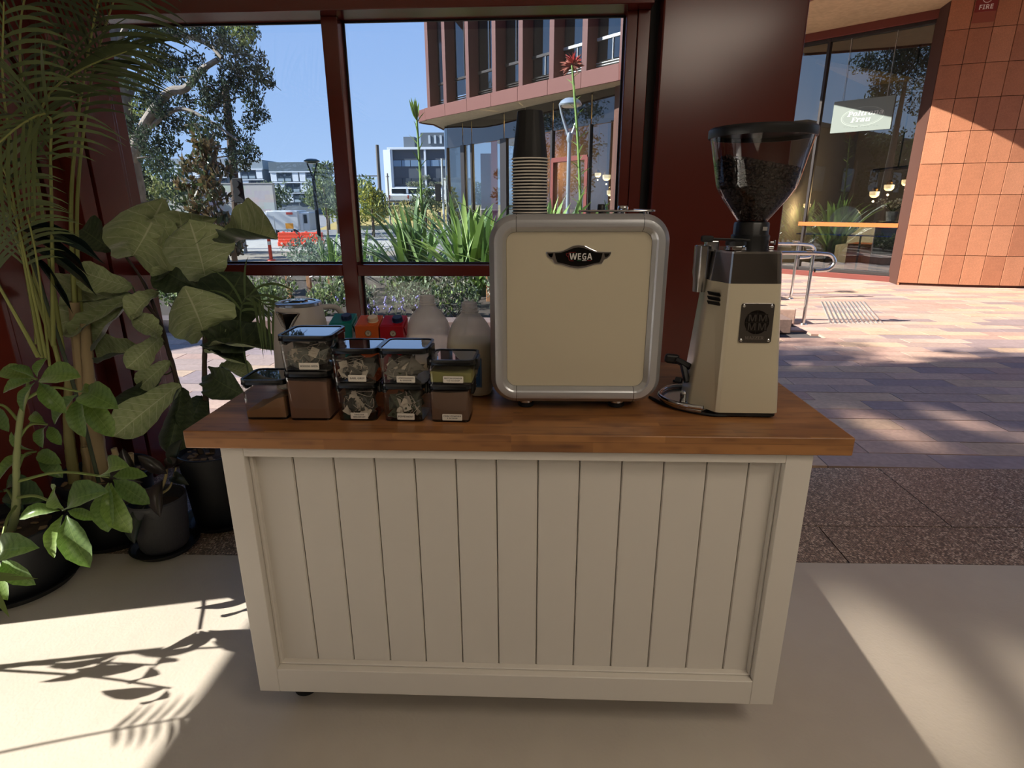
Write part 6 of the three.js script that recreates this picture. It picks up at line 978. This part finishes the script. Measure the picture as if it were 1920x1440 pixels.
function pot(t, r0, r1, h, mat, saucer, soilY) {
  part('pot', lathe([[0, 0.012], [r0, 0.012], [r0 + 0.004, 0.02], [r1 - 0.006, h - 0.035], [r1 + 0.006, h - 0.03], [r1 + 0.008, h - 0.004], [r1 + 0.003, h], [r1 - 0.006, h - 0.002], [r1 - 0.012, h - 0.04], [0, h - 0.05]], 48), mat, t);
  if (saucer) part('saucer', lathe([[0, 0], [saucer - 0.02, 0], [saucer, 0.028], [saucer + 0.004, 0.03], [saucer - 0.004, 0.03], [saucer - 0.022, 0.008], [0, 0.008]], 48), potMat, t);
  const g = lathe([[0, soilY + 0.012], [r1 * 0.4, soilY + 0.01], [r1 * 0.7, soilY + 0.002], [r1 - 0.014, soilY - 0.004]], 30), p = g.attributes.position; for (let i = 0; i < p.count; i++) p.setY(i, p.getY(i) + 0.01 * (fbm(p.getX(i) + 0.5, p.getZ(i) + 0.5, 16, 2) - 0.5)); g.computeVertexNormals(); part('soil', g, M.soil, t);
  const chips = []; for (let i = 0; i < 40; i++) { const a = rnd(0, 6.28), r = sqrt(rnd()) * (r1 - 0.03); const c = box(rnd(0.012, 0.03), 0.006, rnd(0.01, 0.02), 0, 0, 0, 0.001); c.rotateY(rnd(0, 6)); c.rotateX(rnd(-0.4, 0.4)); c.translate(r * cos(a), soilY + 0.014, r * sin(a)); chips.push(c); } tag(part('bark_chips', chips, std(0x8a7254, 0.9), t), null, null, null, 'stuff');
}
// ---- fiddle leaf fig
{
  const P0 = V(-1.53, 0, -2.42), t = thing('fiddle_leaf_fig', 'fiddle leaf fig with big pale veined leaves in a dark pot beside the cart', 'plant', P0.toArray());
  pot(t, 0.13, 0.165, 0.37, potMat, 0.175, 0.335);
  const rel = (a) => V(...a).sub(P0), bark = std(0x4a3d31, 0.85);
  const stem = (s, r) => part('stem', taper(pt(s).map(rel), r, r * 0.55, 8, 40, 0.25), bark, t);
  stem('-1.58,0.3,-2.4 -1.62,0.58,-2.38 -1.64,0.75,-2.39 -1.66,0.87,-2.4 -1.67,0.96,-2.4 -1.75,1.09,-2.4', 0.014); stem('-1.54,0.3,-2.41 -1.53,0.5,-2.4 -1.51,0.72,-2.4 -1.48,0.89,-2.4 -1.44,1.14,-2.4 -1.42,1.27,-2.4', 0.014); stem('-1.66,0.9,-2.4 -1.72,1.12,-2.42 -1.79,1.26,-2.42', 0.009);
  const fid = curve([[0, 0.06], [0.06, 0.34], [0.2, 0.56], [0.38, 0.66], [0.6, 0.94], [0.76, 1], [0.9, 0.78], [0.97, 0.42], [1, 0.06]]);
  const geos = [0, 1, 2, 3].map((k) => twoSided(leafGeo(fid, { nu: 8, nv: 18, fold: [0.4, 0.9, 0.55, 0.75][k], curl: 0.14 + 0.07 * k, wave: 0.026 + 0.007 * k, waves: 2.5 + 0.4 * k, phase: k * 1.7 })));
  const geosUnder = [0, 1, 2, 3].map((k) => twoSided(leafGeo(fid, { nu: 8, nv: 18, fold: -[0.45, 0.95, 0.6, 0.8][k], curl: -(0.12 + 0.06 * k), wave: 0.026 + 0.007 * k, waves: 2.5 + 0.4 * k, phase: k * 1.7 })));
  const figLeaf = phys(0xffffff, 1, { map: veinTex2(['#3a4a2a', '#5d6c40', 3], ['#a6b480', '#cdd4ae', 4]), clearcoat: 0.45, clearcoatRoughness: 0.35, transmission: 0.22, thickness: 0 });
  const data = pt('-1.829,1.263,-2.420,-1.984,1.361,-2.450,0.75,0 -1.751,1.243,-2.420,-1.505,1.450,-2.300,0.72,1 -1.627,1.365,-2.400,-1.326,1.384,-2.300,0.42,1 -1.555,1.244,-2.400,-1.682,1.341,-2.450,0.35,1 -1.422,1.148,-2.380,-1.367,1.387,-2.250,0.85,1 -1.323,1.270,-2.400,-1.074,1.345,-2.300,0.35,1 -1.460,1.097,-2.420,-1.622,1.215,-2.350,0.62,0 -1.623,1.112,-2.400,-1.543,1.212,-2.350,0.2,1 -1.495,0.898,-2.420,-1.284,1.165,-2.420,0.7,0 -1.469,0.912,-2.380,-1.428,1.124,-2.250,0.95,1 -1.762,1.115,-2.400,-1.922,1.198,-2.300,0.55,1 -1.811,1.084,-2.440,-2.106,1.086,-2.400,0.42,1 -1.757,1.067,-2.400,-2.006,0.950,-2.250,0.36,1 -1.781,1.053,-2.400,-1.950,0.861,-2.300,0.26,1 -1.648,1.091,-2.400,-1.733,1.000,-2.300,0.35,1 -1.669,0.906,-2.380,-1.713,1.007,-2.300,0.6,1 -1.662,0.904,-2.380,-1.747,0.796,-2.250,0.5,1 -1.781,0.833,-2.400,-1.963,0.803,-2.350,0.36,1 -1.643,0.794,-2.380,-1.753,0.693,-2.300,0.5,1 -1.715,0.726,-2.400,-1.859,0.578,-2.300,0.45,0 -1.618,0.686,-2.380,-1.790,0.529,-2.150,0.42,1 -1.613,0.671,-2.380,-1.636,0.410,-2.250,0.42,0 -1.539,0.626,-2.400,-1.569,0.500,-2.300,0.75,0 -1.496,0.876,-2.420,-1.202,0.907,-2.400,0.42,0 -1.493,0.847,-2.420,-1.129,0.896,-2.300,0.2,0 -1.477,0.828,-2.400,-1.290,0.808,-2.350,0.36,0 -1.435,0.758,-2.400,-1.262,0.737,-2.350,0.26,1 -1.483,0.730,-2.400,-1.309,0.672,-2.300,0.6,0 -1.506,0.722,-2.400,-1.467,0.634,-2.350,0.4,0');
  const pets = [], nodes = [V(-1.66, 0.87, -2.4), V(-1.67, 0.96, -2.4), V(-1.75, 1.09, -2.4), V(-1.79, 1.26, -2.42), V(-1.64, 0.75, -2.39), V(-1.62, 0.58, -2.38), V(-1.51, 0.72, -2.4), V(-1.48, 0.89, -2.4), V(-1.44, 1.14, -2.4), V(-1.42, 1.27, -2.4)];
  data.forEach((d, i) => {
    const b = V(d[0], d[1], d[2]), e = V(d[3], d[4], d[5]), w = d[6], m = part('leaf', (d[7] ? geosUnder : geos)[i % 4], figLeaf, t);
    const hint = camPos.clone().sub(b).normalize().add(V(rnd(-0.25, 0.25), w < 0.4 ? 1.0 : rnd(-0.3, 0.15), 0)); if (d[7]) hint.multiplyScalar(-1); setLeaf(m, b.clone().sub(P0), e.clone().sub(P0), hint, w < 0.4 ? min(0.75, w * 1.9) : w * 1.12);
    const n = nodes.reduce((a, c) => (c.distanceTo(b) < a.distanceTo(b) ? c : a)); pets.push(tube([n.clone().sub(P0), n.clone().lerp(b, 0.5).sub(P0).add(V(0, -0.01, 0)), b.clone().sub(P0)], 0.0035, 6, 8));
  });
  part('petiole', pets, std(0x5d6340, 0.7), t);
}
// ---- umbrella tree in the front pot
const umb = curve([[0, 0.05], [0.08, 0.2], [0.25, 0.7], [0.5, 1], [0.72, 0.94], [0.88, 0.6], [0.97, 0.2], [1, 0.02]]);
const umbGeos = [0, 1, 2].map((k) => leafGeo(umb, { nu: 6, nv: 12, fold: 0.25, curl: 0.12 + 0.08 * k, wave: 0.01, waves: 2, phase: k }));
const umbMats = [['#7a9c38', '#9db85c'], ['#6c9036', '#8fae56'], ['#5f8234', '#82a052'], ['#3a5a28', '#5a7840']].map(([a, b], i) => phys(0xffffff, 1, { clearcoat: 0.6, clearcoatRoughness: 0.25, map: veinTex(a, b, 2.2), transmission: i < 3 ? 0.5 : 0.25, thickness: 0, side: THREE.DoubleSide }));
function umbrella(t, P0, whorls, trunk, w = 0.44) {
  const c = new THREE.CatmullRomCurve3(trunk.map((p) => V(...p).sub(P0)));
  whorls.forEach(([ctr, tips], k) => {
    const o = V(...ctr), lf = new THREE.Group(); lf.name = 'leaf'; t.add(lf); let best = null; for (let u = 0.25; u <= 1; u += 0.05) { const p = c.getPointAt(u), d = p.distanceTo(o.clone().sub(P0)) + abs(p.y - ctr[1] + 0.05) * 0.5; if (!best || d < best[1]) best = [p, d]; }
    const a = best[0], b = o.clone().sub(P0); part('petiole', taper([a, a.clone().lerp(b, 0.5).add(V(0, 0.03, 0)), b], 0.006, 0.004, 7, 14), std(0x7f8f4c, 0.6), lf);
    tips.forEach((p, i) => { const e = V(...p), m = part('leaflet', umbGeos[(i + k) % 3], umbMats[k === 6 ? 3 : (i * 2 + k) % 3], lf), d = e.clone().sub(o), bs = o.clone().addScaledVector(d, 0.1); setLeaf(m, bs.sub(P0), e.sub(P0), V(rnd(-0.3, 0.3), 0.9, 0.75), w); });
  });
  part('trunk', taper(trunk.map((p) => V(...p).sub(P0)), 0.016, 0.008, 10, 40, 0.2), std(0x8c9462, 0.7), t);
}
{
  const P0 = V(-2.09, 0, -1.88), t = thing('umbrella_plant', 'umbrella plant with glossy sunlit leaflets in the big black pot at the left edge', 'plant', P0.toArray());
  pot(t, 0.165, 0.2, 0.27, potMat, 0.205, 0.225);
  umbrella(t, P0, [[[-1.775, 0.867, -1.850], [[-1.905, 0.826, -1.837], [-1.814, 0.768, -1.794], [-1.676, 0.758, -1.818], [-1.566, 0.904, -1.785], [-1.787, 0.934, -1.782], [-1.741, 0.942, -1.861], [-1.927, 0.894, -1.868]]], [[-1.714, 0.790, -1.950], [[-1.664, 0.652, -1.853], [-1.614, 0.619, -1.934], [-1.846, 0.666, -1.937], [-1.501, 0.784, -1.831], [-1.626, 0.811, -1.904]]], [[-1.874, 0.657, -1.950], [[-1.834, 0.614, -1.853], [-1.799, 0.596, -1.903], [-1.866, 0.728, -1.881], [-1.951, 0.667, -1.949]]],
    [[-1.672, 0.428, -1.720], [[-1.700, 0.278, -1.651], [-1.546, 0.272, -1.618], [-1.800, 0.431, -1.667], [-1.613, 0.566, -1.636], [-1.458, 0.552, -1.646], [-1.580, 0.391, -1.731]]], [[-1.591, 0.493, -1.850], [[-1.583, 0.312, -1.764], [-1.520, 0.292, -1.787], [-1.444, 0.400, -1.828], [-1.463, 0.498, -1.866], [-1.454, 0.599, -1.749]]], [[-1.742, 0.364, -1.520], [[-1.610, 0.307, -1.474], [-1.672, 0.271, -1.439], [-1.696, 0.353, -1.417], [-1.551, 0.472, -1.440]]],
    [[-2.179, 0.341, -2.000], [[-1.924, 0.373, -1.891], [-2.044, 0.423, -1.965], [-2.154, 0.348, -1.908], [-2.083, 0.280, -1.958]]], [[-2.0, 0.52, -2.0], [[-1.87, 0.5, -1.95], [-2.1, 0.45, -1.9], [-1.9, 0.42, -1.98], [-2.02, 0.62, -1.93]]], [[-2.02, 0.75, -1.9], [[-1.93, 0.68, -1.84], [-2.12, 0.72, -1.85], [-2.0, 0.86, -1.86], [-2.1, 0.65, -1.9]]]],
    [[-2.09, 0.2, -1.88], [-2.02, 0.32, -1.87], [-1.95, 0.56, -1.87], [-1.9, 0.72, -1.88], [-1.82, 0.84, -1.86]]);
}
{ // a second umbrella plant stands further left, outside the frame: its leaves shade the floor in front
  const P0 = V(-2.52, 0, -1.28), t = thing('umbrella_plant', 'second umbrella plant further left whose leaf shadows fall on the sunlit floor', 'plant', P0.toArray());
  pot(t, 0.13, 0.16, 0.24, potMat, 0.17, 0.2);
  umbrella(t, P0, [[[-2.0, 0.5, -1.3], [[-2.17, 0.46, -1.28], [-2.12, 0.60, -1.29], [-1.9, 0.42, -1.25]]], [[-1.84, 0.47, -1.22], [[-2.0, 0.45, -1.2], [-1.78, 0.4, -1.18]]], [[-1.80, 0.62, -1.36], [[-1.98, 0.60, -1.37], [-1.70, 0.66, -1.36], [-1.9, 0.72, -1.36]]], [[-2.3, 0.62, -1.3], [[-2.42, 0.56, -1.25], [-2.2, 0.72, -1.3], [-2.3, 0.5, -1.2]]]], [[-2.52, 0.18, -1.28], [-2.46, 0.35, -1.28], [-2.38, 0.55, -1.29], [-2.3, 0.7, -1.3]], 0.34);
}
// ---- palms
function frond(t, P0, pts, { n = 34, len = 0.34, start = 0.35, mat, rmat, droop = 0.6, w = 0.0115, thin = 0.009, spread = 1, ref = V(0.2, 0.4, 1) }) {
  const c = new THREE.CatmullRomCurve3(pts.map((p) => V(...p).sub(P0))), g = new THREE.Group(); g.name = 'frond'; t.add(g);
  part('rachis', taper(c.getPoints(20), thin, 0.002, 7, 40), rmat, g); const ls = [];
  for (let i = 0; i < n * 0.8; i++) for (const s of [-1, 1]) {
    const u = start + (1 - start) * (i + rnd(0, 0.4)) / (n * 0.8), p = c.getPointAt(min(1, u)), tan = c.getTangentAt(min(1, u)), side = tan.clone().cross(ref).normalize().multiplyScalar(s);
    const L = len * (0.45 + 0.75 * sin(PI * (0.12 + 0.8 * (u - start) / (1 - start)))) * rnd(0.85, 1.1), d = tan.clone().multiplyScalar(0.9).addScaledVector(side, spread * 0.75).add(V(0, -0.15, 0)).normalize(), pos = [], idx = [], nn = 6, nrm = side.clone().cross(tan).normalize();
    let q = p.clone(), dir = d.clone(); for (let k = 0; k <= nn; k++) { const hw = w * 0.5 * (k === 0 ? 0.5 : sin(PI * (0.22 + 0.78 * k / nn)) + 0.02), wd = dir.clone().cross(nrm).normalize().multiplyScalar(hw); pos.push(q.x - wd.x, q.y - wd.y, q.z - wd.z, q.x + wd.x, q.y + wd.y, q.z + wd.z); q = q.clone().addScaledVector(dir, L / nn); dir.add(V(0, -droop / nn, 0)).normalize(); }
    for (let k = 0; k < nn; k++) { const a = k * 2; idx.push(a, a + 1, a + 2, a + 1, a + 3, a + 2); }
    const q2 = new THREE.BufferGeometry(); q2.setAttribute('position', new THREE.Float32BufferAttribute(pos, 3)); q2.setIndex(idx); q2.computeVertexNormals(); ls.push(q2);
  }
  tag(part('leaflets', ls, mat, g), null, null, null, 'stuff');
}
{
  const P0 = V(-1.95, 0, -2.25), t = thing('potted_palm', 'tall palm with arching feathery fronds rising from a black pot at the left', 'plant', P0.toArray());
  pot(t, 0.15, 0.185, 0.32, potMat, 0.19, 0.28);
  const cane = std(0x8a8352, 0.6), husk = std(0xa08c68, 0.85), lg = [0x5d6a34, 0x4c5a2e, 0x3c4826].map((c) => phys(c, 1, { clearcoat: 0.4, clearcoatRoughness: 0.35, transmission: 0.3, thickness: 0, side: THREE.DoubleSide })), rac = std(0x8f9450, 0.55);
  const st = (s, a, b, m, bump) => part('cane', taper(pt(s).map((p) => V(...p).sub(P0)), a, b, 10, 40, bump), m, t);
  st('-2.02,0.27,-2.25 -1.98,0.77,-2.28 -1.94,1.07,-2.28', 0.032, 0.02, husk, 0.12); st('-1.95,0.27,-2.22 -1.94,0.7,-2.26 -1.91,0.98,-2.28', 0.036, 0.018, husk, 0.15); st('-2.06,0.27,-2.2 -2.04,0.55,-2.22 -2.0,0.8,-2.25', 0.024, 0.014, cane, 0.1);
  for (let i = 0; i < 9; i++) { const a = rnd(0, 6.28), r = rnd(0.03, 0.1), h = rnd(0.1, 0.2); part('cut_stub', lathe([[0.012, 0], [0.013, h * 0.4], [0.012, h], [0.009, h], [0.009, h - 0.01], [0, h - 0.01]], 9).rotateZ(rnd(-0.2, 0.2)).translate(r * cos(a) + 0.02, 0.27, r * sin(a)), husk, t); }
  const F = (s, o) => frond(t, P0, pt(s), { mat: lg[0], rmat: rac, ...o });
  F('-2.01,0.74,-2.3 -1.84,1.43,-2.25 -1.7,1.74,-2.2 -1.58,1.93,-2.15 -1.47,2.08,-2.1 -1.37,2.17,-2.05', { start: 0.66, len: 0.34, n: 20, mat: lg[1], thin: 0.012 });
  F('-2,0.74,-2.32 -1.84,1.43,-2.28 -1.61,1.89,-2.2 -1.48,2.05,-2.15 -1.36,2.17,-2.1', { start: 0.76, len: 0.32, n: 14, mat: lg[2], thin: 0.011 });
  F('-2.07,0.91,-2.2 -1.86,1.6,-2.15 -1.76,1.77,-2.12 -1.67,1.84,-2.1 -1.54,1.9,-2.1 -1.4,1.94,-2.1', { start: 0.55, len: 0.3, n: 18, mat: lg[1], droop: 0.5, spread: 0.4 });
  F('-1.91,0.93,-2.1 -1.67,1.59,-2 -1.6,1.73,-1.95 -1.62,1.71,-1.9 -1.66,1.66,-1.85 -1.74,1.57,-1.8', { start: 0.62, len: 0.3, n: 20, mat: lg[0], droop: 0.9 });
  F('-1.97,0.88,-2.1 -1.9,1.22,-2.05 -1.84,1.41,-2 -1.79,1.53,-1.95 -1.78,1.64,-1.9', { start: 0.45, len: 0.26, n: 22, mat: lg[0], droop: 0.8 });
  F('-1.95,0.84,-2.15 -1.91,1.14,-2.1 -1.87,1.38,-2.05 -1.8,1.59,-2 -1.73,1.81,-1.95 -1.62,2.03,-1.9', { start: 0.55, len: 0.28, n: 20, mat: lg[0], droop: 0.9 });
  F('-1.89,0.91,-2 -1.88,1.05,-1.95 -1.87,1.18,-1.9 -1.87,1.35,-1.85', { start: 0.7, len: 0.2, n: 10, mat: lg[1] });
  F('-2.01,0.87,-2.25 -1.89,1.69,-2.2 -1.82,1.94,-2.15 -1.7,2.12,-2.1 -1.58,2.2,-2.1', { start: 0.62, len: 0.32, n: 18, mat: lg[2], droop: 0.9 });
  F('-2.0,0.9,-2.2 -1.95,1.3,-2.1 -1.9,1.6,-2.0 -1.85,1.8,-1.9 -1.8,1.95,-1.8', { start: 0.5, len: 0.28, n: 18, mat: lg[2], droop: 1.0 });
  for (const [s, r] of [['-1.86,0.9,-2.0 -1.83,1.15,-1.98 -1.8,1.45,-1.95 -1.79,1.6,-1.9', 0.006], ['-1.9,0.86,-2.05 -1.84,1.1,-2.02 -1.8,1.3,-2.0 -1.78,1.42,-1.98', 0.005]]) part('rachis', taper(pt(s).map((p) => V(...p).sub(P0)), r, 0.003, 7, 20), rac, t);
}
{ // strap-shaped dark leaf lying across
  const t = thing('bromeliad_leaf', 'long dark glossy strap leaves crossing behind the fig', 'plant', [-1.9, 0, -2.12]), g = leafGeo(curve([[0, 0.3], [0.3, 1], [0.7, 0.8], [1, 0.02]]), { nu: 4, nv: 16, fold: 0.5, curl: 0.12, wave: 0 }), m = phys(0x26322e, 0.2, { side: THREE.DoubleSide });
  part('base', taper([[-0.02, 0.28, -0.05], [0, 0.7, -0.02], [0.02, 1.32, 0.06]], 0.008, 0.006, 7), std(0x3c4632, 0.7), t);
  for (const [a, b, w] of [[[0.03, 1.36, 0.07], [0.27, 1.255, 0.02], 0.13], [[0.02, 1.34, 0.05], [0.16, 1.2, -0.03], 0.1], [[0.02, 1.3, 0.05], [0.2, 1.13, 0.0], 0.1], [[0.02, 1.28, 0.05], [0.12, 1.06, 0.04], 0.1]]) setLeaf(part('leaf', g, m, t), V(...a), V(...b), V(0.2, 0.9, 0.5), w);
}
{ // small palm frond reaching from behind the cart
  const P0 = V(-1.18, 0, -2.35), t = thing('small_palm', 'small palm behind the cart with drooping leaflets beside the pale jug', 'plant', P0.toArray()); pot(t, 0.09, 0.115, 0.2, potMat, 0, 0.17);
  const m = phys(0x4e6030, 1, { transmission: 0.3, thickness: 0, side: THREE.DoubleSide });
  frond(t, P0, pt('-1.2,0.18,-2.35 -1.27,0.7,-2.34 -1.25,1.02,-2.3 -1.19,1.1,-2.27 -1.1,1.07,-2.22 -1.03,1.02,-2.18'), { start: 0.74, len: 0.2, n: 12, mat: m, rmat: m, droop: 1.6, w: 0.012, thin: 0.005 });
}
{ // off-frame palm: throws the feathered shadow across the floor
  const P0 = V(-2.75, 0, -0.75), t = thing('potted_palm', 'palm further left throwing one feathered frond shadow across the floor', 'plant', P0.toArray()); pot(t, 0.13, 0.16, 0.26, potMat, 0.17, 0.22);
  const m = phys(0x5a6a34, 1, { transmission: 0.3, thickness: 0, side: THREE.DoubleSide });
  frond(t, P0, [[-2.75, 0.2, -0.75], [-2.72, 0.55, -0.8], [-2.6, 0.82, -0.88], [-2.2, 0.80, -1.0], [-1.85, 0.70, -1.1], [-1.42, 0.5, -1.22]], { start: 0.42, len: 0.17, n: 30, mat: m, rmat: m, droop: 0.3, ref: V(0, 1, 0.1), w: 0.02, thin: 0.006 });
  frond(t, P0, [[-2.75, 0.2, -0.75], [-2.78, 0.7, -0.72], [-2.9, 1.0, -0.6], [-3.1, 1.1, -0.45]], { start: 0.4, len: 0.2, n: 18, mat: m, rmat: m, droop: 0.7, w: 0.014, thin: 0.006 });
}
{ // small rubber plant in a grey pot
  const P0 = V(-1.66, 0, -2.15), t = thing('rubber_plant', 'small dark burgundy rubber plant in a grey fabric pot on a black saucer', 'plant', P0.toArray());
  part('pot', lathe([[0, 0.016], [0.09, 0.016], [0.097, 0.03], [0.112, 0.2], [0.116, 0.245], [0.112, 0.252], [0.105, 0.245], [0.1, 0.19], [0, 0.185]], 44), potGrey, t); part('saucer', lathe([[0, 0], [0.115, 0], [0.135, 0.024], [0.139, 0.026], [0.131, 0.027], [0.112, 0.008], [0, 0.008]], 44), potMat, t); part('soil', lathe([[0, 0.2], [0.1, 0.196]], 24), M.soil, t);
  const g = [leafGeo(umb, { fold: 0.5, curl: 0.15, wave: 0.004 }), leafGeo(umb, { fold: 0.4, curl: 0.3, wave: 0.006, phase: 2 })], m = [phys(0x2b2522, 0.3, { side: THREE.DoubleSide }), phys(0x332a26, 0.35, { side: THREE.DoubleSide }), phys(0x2a3028, 0.3, { side: THREE.DoubleSide })];
  part('stem', [taper([[0, 0.19, 0], [0.03, 0.27, 0.02], [0.06, 0.34, 0], [0.07, 0.42, -0.02]], 0.009, 0.005, 7), taper([[0.03, 0.27, 0.02], [0.09, 0.31, 0.03], [0.13, 0.4, 0.02]], 0.006, 0.003, 6), taper([[0.01, 0.22, 0.01], [-0.03, 0.3, 0.03], [-0.06, 0.36, 0.02]], 0.006, 0.003, 6)], std(0x9a8a5c, 0.7), t);
  [[[-0.02, 0.33, 0.03], [-0.14, 0.39, 0.1]], [[0.03, 0.3, 0.04], [-0.1, 0.27, 0.14]], [[0.0, 0.25, 0.06], [-0.02, 0.12, 0.16]], [[0.07, 0.36, 0.0], [0.0, 0.46, 0.05]], [[0.07, 0.38, 0.0], [0.17, 0.44, 0.04]], [[0.11, 0.36, 0.02], [0.2, 0.36, 0.08]], [[-0.05, 0.36, 0.02], [-0.09, 0.48, 0.02]], [[0.06, 0.34, 0.02], [0.09, 0.24, 0.13]], [[0.12, 0.4, 0.02], [0.16, 0.52, 0.0]]].forEach(([a, b], i) => setLeaf(part('leaf', g[i % 2], m[i % 3], t), V(...a), V(...b), V(0.1, 0.7, 0.8), 0.42));
}
renderer.render(scene, camera);
